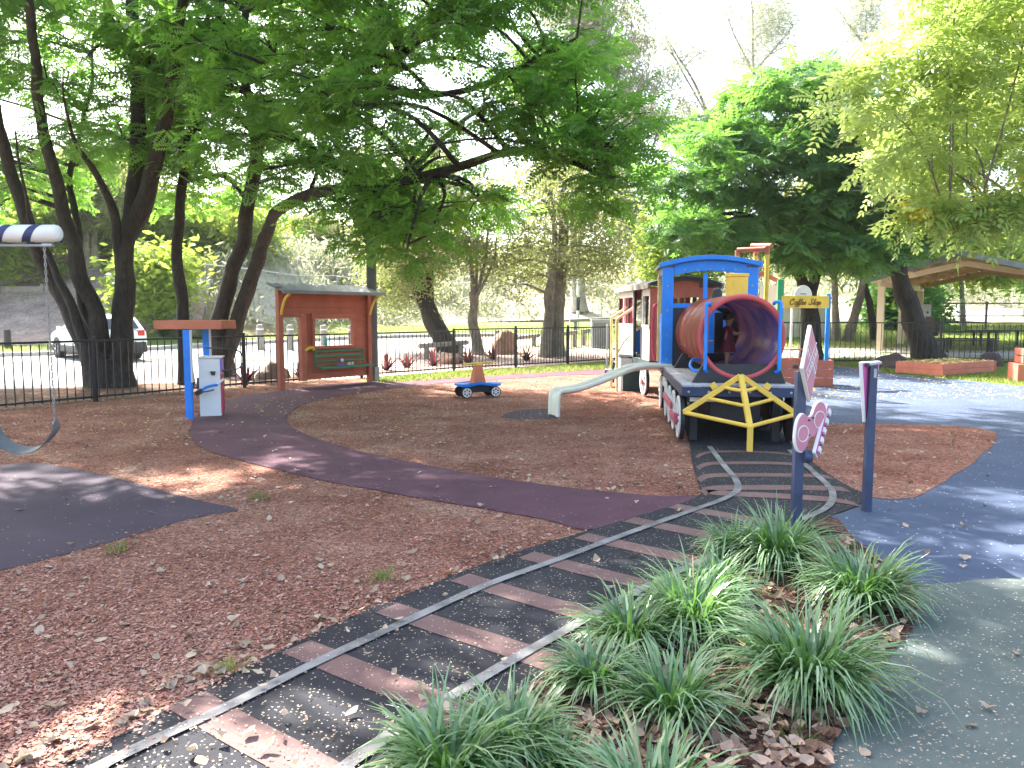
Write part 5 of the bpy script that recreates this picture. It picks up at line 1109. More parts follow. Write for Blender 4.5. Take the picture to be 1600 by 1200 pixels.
# ------------------------------------------------------------------ picnic pavilion
pz = .16
pv0 = Vector((14.15, 29.6, 0)); PA = math.atan2(-.62, .79)
pvn = thing('picnic_pavilion', 'cream picnic pavilion with open gable roof and timber soffit', 'pavilion', (pv0.x, pv0.y, pz), PA)
PW, PD, PH, PRI = 5.5, 7.4, 2.46, 3.22
MB().box((PW / 2, PD / 2, -.06), (PW + 1.6, PD + 1.2, .14)).build('slab', M['concrete'], pvn, bevel=.01)
for x in (0, PW):
    for y in (0, PD / 2, PD): MB().box((x, y, PH / 2 + .01), (.24, .16, PH)).build('post', M['cream'], pvn, bevel=.008)
    MB().beam((x, -.5, PH + .09), (x, PD + .5, PH + .09), .10, .18).build('eave_beam', M['cream'], pvn, bevel=.005)
for y in (0, PD / 2, PD):
    for s in (0, 1): MB().beam((PW * s, y, PH + .20), (PW / 2, y, PRI + .02), .10, .20).build('rafter', M['soffit'] if y else M['cream'], pvn, bevel=.005)
sl_ = (PRI - PH) / (PW / 2)
for s in (-1, 1):
    for k in range(1, 5):
        f = k / 5; x = PW / 2 + s * (PW / 2) * (1 - f); z = PH + (PRI - PH) * f + .20
        MB().beam((x, -.6, z + .06), (x, PD + .6, z + .06), .09, .12).build('purlin', M['soffit'], pvn, bevel=.003)
    e = Vector((PW / 2 + s * (PW / 2 + .55), 0, PH + .36 - .55 * sl_)); r_ = Vector((PW / 2, 0, PRI + .37))
    MB().prism([e, r_, r_ + Vector((0, 0, .035)), e + Vector((0, 0, .035))], (0, -.7, 0), (0, PD + .7, 0)).build('roof_sheet', M['roofgrey'], pvn)
    nb = 8
    for k in range(nb): MB().prism([e.lerp(r_, (k + .02) / nb) - Vector((0, 0, .03)), e.lerp(r_, (k + .98) / nb) - Vector((0, 0, .03)), e.lerp(r_, (k + .98) / nb) - Vector((0, 0, .006)), e.lerp(r_, (k + .02) / nb) - Vector((0, 0, .006))], (0, -.62, 0), (0, PD + .62, 0)).build('soffit_board', M['soffit'] if k % 3 else M['cream'], pvn)
    MB().prism([e + Vector((0, 0, -.14)), r_ + Vector((0, 0, -.14)), r_ + Vector((0, 0, .06)), e + Vector((0, 0, .06))], (0, -.76, 0), (0, -.71, 0)).build('barge_board', M['roofgrey'], pvn, bevel=.003)
    mb = MB()
    for k in range(40):
        y = -.68 + (PD + 1.36) * k / 39; mb.beam(e + Vector((0, y, .05)), r_ + Vector((0, y, .05)), .05, .03)
    mb.build('roof_rib', M['roofgrey'], pvn)
def pvw(x, y, z=0): return pvn.matrix_basis @ Vector((x, y, z))
def table(label, p, rz, L_):
    t = thing('picnic_table', label, 'table', p, rz, 'picnic tables in the pavilion')
    for k in range(5): MB().box((0, -.3 + k * .15, .74), (L_, .14, .04)).build('plank', M['darktimber'], t)
    for x in (-L_ * .36, L_ * .36):
        [MB().box((x, y_, .36), (.07, .07, .72)).build('leg', M['darktimber'], t) for y_ in (-.26, .26)]
def bench(label, p, rz, L_):
    t = thing('picnic_bench', label, 'bench', p, rz, 'benches round the picnic tables')
    for k in range(3): MB().box((0, -.12 + k * .12, .45), (L_, .11, .04)).build('plank', M['darktimber'], t)
    for x in (-L_ * .42, -L_ * .1, L_ * .42): [MB().box((x, y_, .22), (.06, .06, .43)).build('leg', M['darktimber'], t) for y_ in (-.12, .12)]
p = W(1500, 545, 29.2); table('long dark picnic table nearest the fence in the pavilion', Vector((p.x, p.y, .17)), R(-4), 3.2)
p = W(1560, 545, 31.5); table('dark picnic table further back behind the long one', Vector((p.x, p.y, .17)), R(-4), 2.4)
p = W(1490, 545, 28.3); bench('dark bench in front of the long picnic table', Vector((p.x, p.y, .17)), R(-4), 3.0)
p = W(1495, 545, 30.2); bench('dark bench behind the long picnic table', Vector((p.x, p.y, .17)), R(-4), 3.0)
ct = W(1462, 545, 29.4); t = thing('picnic_chair', 'dark tilted back chair at the left end of the picnic table', 'chair', Vector((ct.x, ct.y, .17)), R(20))
MB().box((0, 0, .45), (.45, .42, .04)).build('seat', M['darktimber'], t); MB().box((-.26, 0, .95), (.05, .42, .75), M_=Matrix.Rotation(R(-14), 3, 'Y')).build('backrest', M['darktimber'], t)
for x in (-.19, .19):
    for y in (-.18, .18): MB().box((x, y, .22), (.045, .045, .43)).build('leg', M['darktimber'], t)
p = W(1440, 530, 33); t = thing('power_box', 'grey meter box fixed beside the back pavilion post', 'cabinet', Vector((p.x, p.y, .2)))
MB().box((0, 0, .9), (.55, .3, 1.8)).build('body', M['steel'], t, bevel=.01)
for k in (-.12, .12): MB().disc((k, -.155, 1.45), .05, .02, 'Y', 10).build('dial', M['blackpaint'], t)
# beige shed behind the coffee stall
sd = thing('shed', 'beige panelled shed wall behind the coffee stall', 'shed', (11.7, 35.5, .15), R(-6))
for k in range(4): MB().box((.35 + k * .72, .04, 1.05), (.70, .06, 2.1)).build('wall_panel', M['shed'], sd, bevel=.01)
MB().box((1.43, 1.2, 1.04), (2.80, 2.2, 2.06)).build('wall', M['shed'], sd); MB().box((1.43, 1.15, 2.16), (3.1, 2.7, .08)).build('roof', M['roofgrey'], sd, bevel=.01)
# timber sleeper wall low on the left bank
rw = thing('retaining_wall', 'low timber retaining wall high on the mulched bank', 'wall', (-26.5, 36.9, tz(-26.5, 36.9) - .35), R(4))
for k in range(3): MB().box((0, 0, .14 + k * .26), (9, .16, .25)).build('board', M['timber'], rw, bevel=.01)
for k in range(5): MB().box((-4 + k * 2, -.12, .45), (.14, .12, .9)).build('post', M['timber'], rw)
# ------------------------------------------------------------------ foliage kit
def rotm(az, tilt, roll):
    ca, sa, ct, st, cr, sr = np.cos(az), np.sin(az), np.cos(tilt), np.sin(tilt), np.cos(roll), np.sin(roll)
    z = np.zeros_like(az); o = np.ones_like(az)
    Rz = np.stack([np.stack([ca, -sa, z], -1), np.stack([sa, ca, z], -1), np.stack([z, z, o], -1)], -2)
    Ry = np.stack([np.stack([ct, z, st], -1), np.stack([z, o, z], -1), np.stack([-st, z, ct], -1)], -2)
    Rx = np.stack([np.stack([o, z, z], -1), np.stack([z, cr, -sr], -1), np.stack([z, sr, cr], -1)], -2)
    return Rz @ Ry @ Rx
def scatter(T, P, az, tilt, roll, s):
    Rm = rotm(az, tilt, roll); V = np.einsum('nij,kqj->nkqi', Rm, T) * s[:, None, None, None] + P[:, None, None, :]
    return V.reshape(-1, 4, 3)
def frond(L, pairs, pl, pw, droop, up=.0):
    q = []
    for i in range(pairs):
        f = (i + .6) / pairs; x = L * f; z = up * f * L - droop * L * f * f
        ln = pl * (1 - .55 * abs(f - .45) ** 1.2) ; sl = -2 * droop * f
        for s in (-1, 1):
            b = np.array([x, 0, z]); d = np.array([.45, s * .9, -.18 + sl * .3]); d /= np.linalg.norm(d); t = np.array([1, 0, sl]) * pw * .5
            q.append([b, b + d * ln * .5 - t, b + d * ln, b + d * ln * .5 + t])
    b = np.array([L * .96, 0, up * L - droop * L]); q.append([b, b + [pl * .4, -pw / 2, -.01], b + [pl * .8, 0, -.03], b + [pl * .4, pw / 2, -.01]])
    return np.array(q)
def rot1(T, az, tilt, roll=0):
    return np.einsum('ij,kqj->kqi', rotm(np.array([az]), np.array([tilt]), np.array([roll]))[0], T)
r0 = np.random.default_rng(3)
def spray(n, L, pairs, pl, pw, droop, spread=1.0):
    out = []
    for k in range(n): out.append(rot1(frond(L * r0.uniform(.75, 1.15), pairs, pl, pw, droop * r0.uniform(.6, 1.5)), (k / n - .5) * spread * 2 * PI + r0.normal(0, .2), r0.uniform(-.5, .25), r0.normal(0, .3)))
    return np.concatenate(out)
def leafspray(n, L, lw, hang, rad):
    out = []
    for k in range(n):
        a = r0.uniform(0, 2 * PI); p = r0.normal(0, 1, 3) * rad; el = -hang + r0.normal(0, .45)
        d = np.array([math.cos(a) * math.cos(el), math.sin(a) * math.cos(el), math.sin(el)]); s = np.cross(d, r0.normal(0, 1, 3)); s /= np.linalg.norm(s) + 1e-9
        l_ = L * r0.uniform(.7, 1.3); out.append([p, p + d * l_ * .5 - s * lw / 2, p + d * l_, p + d * l_ * .5 + s * lw / 2])
    return np.array(out)
JAC = [spray(3, .40, 7, .112, .052, .20, .5) for _ in range(3)]
JACF = [spray(4, .55, 7, .17, .075, .26, .8) for _ in range(3)]       # for trees further off
YEL = [spray(4, .58, 7, .17, .062, .36, .6) for _ in range(3)]
GUM = [leafspray(26, .12, .036, .35, .19) for _ in range(3)]
GUMF = [leafspray(22, .26, .06, .8, .28) for _ in range(3)]
WISP = [leafspray(26, .36, .03, .3, .5) for _ in range(3)]
BUSH = [leafspray(26, .20, .08, -.2, .2) for _ in range(3)]
def crown(clusters, T, n_per, scale, upbias=.15, tiltm=.25):
    V = []; var = []
    for c, r_, dens in clusters:
        n = max(1, int(n_per * dens)); d = rng.normal(0, 1, (n, 3)); d /= np.linalg.norm(d, axis=1)[:, None]
        rad = rng.random(n) ** .45; P = np.array(c) + d * rad[:, None] * np.array(r_)
        az = np.arctan2(d[:, 1], d[:, 0]) + rng.normal(0, .7, n); tl = tiltm + rng.normal(0, .3, n) - d[:, 2] * .3; ro = rng.normal(0, .35, n); s = scale * rng.uniform(.75, 1.25, n)
        for k in range(3):
            m = slice(k, None, 3)
            if len(P[m]): V.append(scatter(T[k], P[m], az[m], tl[m], ro[m], s[m])); var.append(np.repeat(np.clip(rng.normal(.5, .2, len(P[m])) + (rng.random() - .5) * .4 , 0, 1), len(T[k])))
    return np.concatenate(V), np.clip(np.concatenate(var) + rng.normal(0, .08, sum(len(x) for x in var)), 0, 1)
def limb(mb, pts, r_a, r_b, n=10, wobble=.08, k=5):
    L = smooth_loop(pts, k, False); m = len(L)
    rs = [(r_a + (r_b - r_a) * (i / (m - 1)) ** .8) * (1 + .14 * noise.noise(Vector((L[i].z * 2.5, L[i].x * 2.5, 3)))) for i in range(m)]
    zb0 = L[0].z
    if zb0 < .3: rs = [r * (1 + .22 * math.exp(-max(0, p.z - zb0) * 3)) for r, p in zip(rs, L)]
    L = [p + Vector((noise.noise(p * 1.3), noise.noise(p * 1.3 + Vector((5, 0, 0))), 0)) * wobble * min(1, i / 3) for i, p in enumerate(L)]
    mb.tube(L, rs, n); return list(zip(L, rs))
def tree(name, label, limbs, clusters, T, n_per, scale, leafm, barkm, group=None, twigs=3, base=None, blossoms=None, tiltm=.25, trunk_n=10, br=.05):
    "limbs: list of (points, r0, r1); clusters: (centre, radii, density)"
    b = base or Vector(limbs[0][0][0]); t = thing(name, label, 'tree', b, 0, group); mb = MB(); sk = []
    for i, (pts, ra, rb) in enumerate(limbs):
        P_ = [Vector(p) - b for p in pts]
        if i == 0: pass
        sk += limb(mb, P_, ra, rb, trunk_n)
    if limbs:      # root flare
        p0 = Vector(limbs[0][0][0]) - b; ra = limbs[0][1]
    for c, r_, d in clusters:
        c_ = Vector(c) - b; best = min(sk, key=lambda q: (q[0] - c_).length + max(0, q[0].z - c_.z) * 1.5)
        a = best[0]; m1 = a.lerp(c_, .5) + Vector((random.uniform(-.2, .2), random.uniform(-.2, .2), .12 * (c_ - a).length)); r1 = min(best[1] * .7, br + .004 * (c_ - a).length)
        mb.tube(smooth_loop([a, m1, c_], 4, False), [r1 * (1 - .7 * i / 8) for i in range(9)], 6)
        for k in range(twigs):
            e = c_ + Vector((random.uniform(-1, 1) * r_[0], random.uniform(-1, 1) * r_[1], random.uniform(-.5, .9) * r_[2])); q = m1.lerp(c_, random.uniform(.3, 1)); mid_ = q.lerp(e, .5) + Vector((0, 0, .1))
            mb.tube([q, mid_, e], [r1 * .38, r1 * .26, .006], 4)
    mb.build('trunk', M[barkm], t, True)
    if clusters:
        V, var = crown(clusters, T, n_per, scale, tiltm=tiltm); V = V - np.array(b)
        quads('crown', V, M[leafm], var, t)
    if blossoms:
        V, var = crown(blossoms[0], [leafspray(16, .05, .04, 0, .10) for _ in range(3)], blossoms[1], blossoms[2]); quads('blossoms', V - np.array(b), M['flower'], var, t)
    return t
def pxcl(poly, n, d0, d1, r0_, r1_, flat=.6, holes=(), dens=1.0, mind=.0):
    out = []; us = [p[0] for p in poly]; vs = [p[1] for p in poly]; tries = 0
    while len(out) < n and tries < n * 60:
        tries += 1; u = random.uniform(min(us), max(us)); v = random.uniform(min(vs), max(vs))
        if not inside(poly, [u], [v])[0]: continue
        if any((u - h[0]) ** 2 + (v - h[1]) ** 2 < h[2] ** 2 for h in holes): continue
        d = random.uniform(d0, d1); c = W(u, v, d); r_ = random.uniform(r0_, r1_)
        if mind and any((Vector(o[0]) - c).length < mind for o in out): continue
        out.append((tuple(c), (r_, r_, r_ * flat), dens * r_ * r_))
    return out
def WL(lst, d):   # limb from pixel points, d constant or per point
    return [W(u, v, (d[i] if hasattr(d, '__len__') else d)) for i, (u, v) in enumerate(lst)]

# ------------------------------------------------------------------ the trees of the playground edge
D1 = 16.7
limbs = [(WL([(168, 607), (168, 585), (170, 560)], D1), .34, .34),
         (WL([(186, 607), (187, 580), (190, 520), (193, 440), (200, 370), (212, 290), (216, 180), (210, 60), (200, -120)], D1), .29, .11),
         (WL([(156, 607), (148, 580), (125, 520), (95, 460), (65, 400), (40, 330), (10, 240), (-20, 120), (-60, -60)], [D1, D1, D1, D1, 16.5, 16.2, 16, 15.5, 15]), .25, .08),
         (WL([(168, 607), (164, 570), (150, 500), (128, 430), (106, 350), (84, 280), (62, 180), (50, 60), (30, -100)], [D1, D1, 16.4, 16.3, 16.2, 16, 15.8, 15.2, 14.5]), .23, .07),
         (WL([(150, 560), (132, 480), (126, 420), (120, 350), (112, 260), (140, 150), (150, 0)], [17, 17.2, 17.4, 17.6, 18, 18.5, 19]), .17, .02),
         (WL([(140, 560), (108, 470), (85, 420), (62, 370), (38, 300), (20, 200)], [16.5, 16.3, 16.2, 16, 15.6, 15]), .13, .012),
         (WL([(200, 365), (232, 300), (250, 220), (268, 130), (280, 20), (300, -100)], [D1, 16.5, 16.2, 15.8, 15.2, 14.6]), .22, .07),
         (WL([(193, 420), (176, 330), (150, 270), (110, 210), (100, 120)], [D1, 16.4, 16, 15.5, 15]), .13, .012)]
cl = pxcl([(-420, -420), (340, -420), (335, 100), (250, 230), (170, 295), (110, 290), (60, 310), (0, 360), (-420, 350)], 78, 15.2, 20.5, .65, 1.15, .55, [(95, 400, 30)], mind=.75)
cl += pxcl([(-120, -60), (320, -60), (270, 220), (160, 295), (0, 340), (-120, 350)], 42, 15.5, 19.5, .55, .95, .55, [(95, 400, 30)], mind=.5)
tree('jacaranda_tree', 'big multi stemmed tree behind the fence at the left, in front of the white car', limbs, cl, JAC, 42, 1.03, 'leaf', 'bark', 'leafy trees along the fence', tiltm=.12)
limbs = [(WL([(291, 600), (287, 520), (282, 450), (276, 380), (285, 300), (297, 220), (325, 130), (345, 30), (350, -80)], 17.3), .16, .06)]
cl = pxcl([(235, 60), (420, -60), (430, 320), (360, 355), (290, 360), (235, 340)], 22, 17, 20.5, .6, 1.0, .5, mind=.7)
tree('jacaranda_tree', 'slim straight trunk tree just behind the play petrol pump', limbs, cl, JAC, 70, .95, 'leaf', 'bark', 'leafy trees along the fence', tiltm=.12)
limbs = [(WL([(345, 590), (345, 560), (346, 530)], 19.5), .34, .30),
         (WL([(340, 560), (342, 500), (358, 440), (375, 390), (388, 330), (400, 260), (408, 210), (440, 180), (510, 155), (580, 130), (625, 85), (680, 40), (760, -20), (830, -90)], [19.5, 19.4, 19.2, 19, 18.5, 18, 17.5, 17, 16, 15, 14.4, 13.8, 13, 12.4]), .24, .05),
         (WL([(352, 560), (378, 480), (398, 420), (415, 370), (432, 330), (500, 300), (600, 290), (700, 266), (780, 240), (850, 240), (905, 258), (945, 280)], [19.5, 19.3, 19, 18.6, 18, 17, 15.6, 14.6, 13.8, 13.2, 12.8, 12.5]), .22, .03),
         (WL([(400, 250), (395, 180), (380, 90), (390, -40), (400, -200)], [18, 17.8, 17.4, 17, 16.5]), .14, .05),
         (WL([(625, 85), (600, 20), (560, -80), (520, -200)], [14.4, 13.8, 13, 12]), .09, .04), ([W(680, 40, 13.8), Vector((-.6, 12.2, 7.0)), Vector((-.2, 10, 7.4)), Vector((.4, 8.2, 7.1)), Vector((1.2, 6.6, 6.7))], .045, .02), ([W(520, -200, 12), Vector((-2.4, 10.4, 8.6)), Vector((-2.2, 8.6, 8.0)), Vector((-1.5, 6.8, 7.0))], .06, .02),
         (WL([(580, 130), (660, 150), (760, 130), (840, 90), (900, 60)], [15, 14.4, 13.6, 12.8, 12.2]), .08, .03)]
cl = pxcl([(270, -420), (900, -420), (930, 0), (900, 110), (880, 190), (760, 200), (690, 250), (640, 390), (560, 400), (500, 370), (430, 310), (300, 300), (255, 200)], 120, 13.2, 21, .6, 1.1, .5, [(310, 180, 24), (690, 110, 42), (770, 60, 22), (640, 60, 18)], mind=.75)
cl += pxcl([(880, 120), (960, 130), (1000, 220), (985, 330), (945, 345), (900, 270), (800, 215), (800, 150)], 16, 11.6, 13.6, .45, .8, .55, mind=.4)
cl += pxcl([(520, 280), (760, 300), (790, 350), (700, 350), (640, 400), (540, 395)], 14, 14.5, 17.5, .5, .9, .45, mind=.4)
cl += pxcl([(420, -120), (920, -120), (900, 110), (820, 190), (700, 190), (600, 250), (450, 240)], 34, 11.5, 14, .5, .85, .5, [(690, 110, 42)], mind=.5)
for _ in range(42):
    x_, y_ = random.uniform(-3.0, 2.6), random.uniform(6, 10.5); r_ = random.uniform(.5, .85); cl.append(((x_, y_, 2.9 + y_ * .45 + random.uniform(.3, 2.0)), (r_, r_, r_ * .5), r_ * r_ * .55))
tree('jacaranda_tree', 'spreading twin trunk tree whose long limbs reach over the playground', limbs, cl, JAC, 39, 1.0, 'leaf', 'bark', 'leafy trees along the fence', tiltm=.12)
# the same row goes on outside the frame to the left and shades the bark there
limbs = [([(-11, 10.5, 0), (-10.8, 10.2, 2), (-10, 9.6, 4), (-9, 9, 6.5)], .3, .08), ([(-10.6, 10, 2.6), (-9.3, 10.2, 4.6), (-7.6, 9.8, 6.6), (-6, 9, 7.6)], .2, .05)]
cl = []
while len(cl) < 58:
    c = (random.uniform(-12, -1.6), random.uniform(6.5, 13), random.uniform(5.6, 9.2))
    if c[2] - 1.9 < c[1] * .455: continue
    r_ = random.uniform(.6, 1.1); cl.append((c, (r_, r_, r_ * .55), r_ * r_))
tree('jacaranda_tree', 'leafy tree standing outside the left edge near the swing', limbs, cl, JACF, 22, 1.1, 'leaf', 'bark', 'leafy trees along the fence')

limbs = [(WL([(708, 560), (694, 535), (676, 500), (660, 465), (645, 430), (628, 395), (612, 355), (600, 320), (590, 260)], 29), .46, .10),
         (WL([(664, 470), (668, 420), (660, 370), (664, 320), (675, 260)], 29.2), .34, .08), (WL([(632, 400), (640, 360), (660, 330)], 29), .12, .05)]
limbs[0][0][0].z = tz(limbs[0][0][0].x, 29) - .1
cl = pxcl([(560, 250), (720, 250), (715, 380), (690, 440), (655, 400), (630, 470), (600, 470), (585, 400)], 34, 27, 31, .7, 1.2, .9, mind=.8)
tree('gum_tree', 'thick dark trunk leaning left behind the red bromeliads', limbs, cl, GUM, 30, 1.5, 'leafgum', 'bark', tiltm=.1)
limbs = [(WL([(748, 560), (744, 530), (737, 500), (741, 470), (739, 455)], 28.5), .22, .15), (WL([(741, 475), (738, 430), (733, 395), (720, 355), (710, 320)], 28.5), .11, .03), (WL([(742, 470), (744, 430), (745, 390), (752, 350)], 28.7), .08, .03), (WL([(743, 470), (755, 420), (760, 390), (764, 340)], 28.5), .08, .03), (WL([(744, 465), (762, 432), (772, 400), (776, 370)], 28.2), .07, .02)]
limbs[0][0][0].z = tz(limbs[0][0][0].x, 28.5) - .1
cl = pxcl([(690, 290), (790, 290), (800, 400), (770, 430), (700, 400)], 15, 27.5, 29.5, .5, .9, .7)
tree('gum_tree', 'small forked brown trunk tree between the leaning trunk and pale gums', limbs, cl, GUM, 34, 1.3, 'leafgum', 'barkgrey', tiltm=.1)
limbs = [(WL([(870, 566), (869, 520), (872, 470), (878, 400), (882, 330), (880, 250), (890, 150), (895, 20)], 28), .34, .08), (WL([(851, 566), (856, 500), (858, 460), (866, 400), (862, 320), (850, 240)], 27.6), .24, .06)]
for l in limbs: l[0][0].z = -.1
cl = pxcl([(790, 290), (850, 240), (960, 270), (965, 420), (900, 445), (870, 420), (820, 460), (785, 430)], 42, 25.5, 30, .6, 1.05, .8, mind=.7)
tree('gum_tree', 'pair of pale gum trunks with sparse olive leaves behind the fence', limbs, cl, GUM, 24, 1.5, 'leafgum', 'barkgrey', tiltm=.1)
# tall pale eucalypts far behind
limbs = [(WL([(905, 500), (900, 380), (905, 260), (900, 150), (915, 40), (920, -60)], 47), .5, .12), (WL([(902, 300), (935, 220), (960, 140), (975, 70)], 47), .22, .05), (WL([(903, 240), (870, 150), (860, 40)], 47), .2, .05)]
limbs[0][0][0].z = tz(limbs[0][0][0].x, 47)
cl = pxcl([(830, -80), (960, -80), (1000, 60), (985, 130), (985, 250), (940, 330), (860, 330), (830, 200)], 60, 44, 50, .9, 1.7, .7, mind=1.0)
tree('eucalyptus_tree', 'tall pale eucalypt rising far behind the paired gum trunks', limbs, cl, GUMF, 13, 1.5, 'leafgrey', 'barkpale', 'far eucalypts beyond the bank', tiltm=.1)
for lab, L_, D, poly, n in (('thin wispy grey tree against the sky left of the dark green crown', [[(1140, 420), (1120, 230), (1085, 130), (1060, 90), (1030, 40)], [(1110, 190), (1060, 100), (1040, 60)], [(1115, 210), (1080, 250), (1040, 180)]], 54, [(1015, 40), (1090, 20), (1130, 110), (1150, 210), (1080, 260), (1020, 170)], 15),
                        ('tall wispy grey tree rising behind the dark green crown', [[(1190, 420), (1182, 200), (1178, 100), (1175, 20), (1170, -40)], [(1180, 120), (1150, 60), (1135, 20)], [(1180, 110), (1215, 70), (1240, 40)]], 56, [(1120, -20), (1220, -30), (1250, 60), (1230, 110), (1190, 130), (1120, 90)], 19),
                        ('small wispy grey treetop against the sky near the yellow tree', [[(1350, 420), (1350, 150), (1352, 60), (1356, -10)], [(1350, 70), (1320, 30), (1305, 10)], [(1351, 60), (1375, 30)]], 60, [(1300, -30), (1385, -30), (1380, 55), (1340, 70), (1305, 40)], 12),
                        ('sparse grey tree with open branches beside the wispy tree', [[(1010, 420), (1015, 330), (1000, 250), (985, 160)], [(1005, 270), (1030, 200), (1050, 150)]], 48, [(960, 130), (1060, 120), (1080, 260), (1000, 400), (960, 380)], 22)):
    limbs = [(WL(l, D), .17 if i == 0 else .09, .03) for i, l in enumerate(L_)]; limbs[0][0][0].z = tz(limbs[0][0][0].x, D) - .1
    tree('wispy_tree', lab, limbs, pxcl(poly, n, D - 2.5, D + 2.5, .8, 1.7, .65), WISP if D > 50 else GUMF, 17, 1.15, 'leafgrey', 'barkgrey', 'far eucalypts beyond the bank', tiltm=.1, twigs=5)
# dense green tree behind the train and its neighbours
limbs = [(WL([(1268, 560), (1266, 520), (1264, 480), (1260, 455)], 27), .38, .30), (WL([(1262, 470), (1250, 430), (1234, 395), (1215, 360), (1190, 310), (1160, 260)], 27), .24, .06), (WL([(1264, 470), (1275, 425), (1282, 370), (1280, 280), (1260, 180)], 27), .22, .06), (WL([(1278, 400), (1310, 340), (1340, 270)], 27), .14, .05)]
limbs[0][0][0].z = -.05
cl = pxcl([(1060, 260), (1080, 190), (1130, 185), (1160, 150), (1240, 110), (1300, 105), (1340, 150), (1410, 230), (1420, 340), (1350, 400), (1270, 420), (1200, 395), (1120, 400), (1050, 370)], 80, 23.5, 29.5, .8, 1.35, .42, mind=1.15)
tree('poinciana_tree', 'dense dark green spreading tree behind the train and coffee stall', limbs, cl, JACF, 24, 1.08, 'leafdark', 'bark', twigs=2)
limbs = [(WL([(1452, 562), (1442, 540), (1430, 510), (1415, 465), (1405, 430), (1392, 390), (1380, 355), (1370, 310), (1350, 270)], 26.6), .50, .10), (WL([(1408, 440), (1410, 390), (1425, 330), (1440, 280)], 26.6), .24, .08), (WL([(1402, 425), (1390, 410), (1388, 380), (1360, 340)], 26.4), .16, .05)]
limbs[0][0][0].z = -.05
cl = pxcl([(1320, 250), (1400, 230), (1480, 270), (1480, 380), (1420, 400), (1340, 400)], 24, 24.5, 29, .8, 1.3, .6, mind=.9)
tree('poinciana_tree', 'dark trunk leaning left in the mulch in front of the pavilion', limbs, cl, JACF, 28, 1.1, 'leafdark', 'bark')
# bare twigs
tw = thing('dead_branch', 'bare pale twigs hanging between the dark and yellow trees', 'branch', W(1385, 290, 22))
mb = MB()
for k in range(26):
    a = random.uniform(0, 2 * PI); L_ = random.uniform(.5, 1.3); e = Vector((math.cos(a) * L_, random.uniform(-.4, .4), math.sin(a) * L_ * .5)); mb.tube(smooth_loop([(0, 0, 0), e * .5 + Vector((0, 0, random.uniform(-.15, .2))), e], 3, False), [.018 * (1 - .8 * i / 6) for i in range(7)], 4)
mb.build('twigs', M['barkpale'], tw)
limbs = [([(12.4, 12.8, 0), (12.2, 12.6, 2.2), (11.4, 12.4, 3.6)], .32, .2), (WL([(1880, 250), (1740, 180), (1620, 160), (1520, 170), (1430, 190)], [12.4, 12.5, 12.8, 13.2, 13.8]), .16, .03), (WL([(1880, 260), (1760, 330), (1650, 300), (1560, 330), (1480, 350)], [12.4, 12, 11.8, 11.6, 11.4]), .12, .02), (WL([(1880, 240), (1780, 60), (1660, 0), (1540, 60), (1440, 110)], [12.4, 13, 13.6, 14.2, 14.6]), .14, .03)]
cl = pxcl([(1345, 130), (1370, 70), (1440, 20), (1500, -60), (1650, -200), (2000, -200), (2000, 330), (1640, 300), (1560, 300), (1470, 305), (1420, 290), (1400, 250), (1360, 200)], 95, 10.2, 15.5, .5, .9, .55, [(1500, 300, 45)], mind=.55)
low = [c for c in cl if c[0][2] < 4.6]; bl = [(c[0], c[1], .22) for i, c in enumerate(low) if i % 3 == 0]
bl += [(tuple(W(u, v, 11.4)), (.35, .35, .16), 1.6) for u, v in ((1445, 330), (1490, 335), (1540, 330), (1590, 315))]
tree('yellow_flowering_tree', 'bright yellow green flowering tree overhanging from the right', limbs, cl + [(b_[0], b_[1], .5) for b_ in bl[-4:]], YEL, 34, .9, 'leafyel', 'barkgrey', blossoms=(bl, 18, 1.0), tiltm=.2, br=.02)
# trunks and crowns behind the coffee stall and pavilion
for lab, pts, ra, poly, n, lm, bk in (('straight grey brown trunk right of the coffee stall sign', [(1306, 560), (1305, 500), (1304, 440), (1300, 360), (1290, 280)], .20, [(1240, 260), (1330, 260), (1340, 400), (1250, 400)], 16, 'leafgum', 'barkgrey'),
                                ('grey trunk leaning right between coffee stall and pavilion', [(1322, 560), (1334, 500), (1350, 440), (1368, 380), (1385, 300)], .26, [(1330, 290), (1450, 290), (1450, 400), (1340, 400)], 18, 'leafbright', 'barkgrey'),
                                ('slim dark trunk leaning left behind the pavilion corner post', [(1368, 545), (1362, 500), (1352, 450), (1345, 410), (1340, 340)], .20, [(1290, 300), (1400, 300), (1400, 390), (1300, 400)], 14, 'leafgum', 'bark')):
    D = 34; limbs = [(WL(pts, D), ra, .08)]; limbs[0][0][0].z = tz(limbs[0][0][0].x, D) - .2
    tree('park_tree', lab, limbs, pxcl(poly, n, D - 1.5, D + 3, .8, 1.4, .6), GUMF, 18, 1.45, lm, bk, 'park trees beyond the fence')
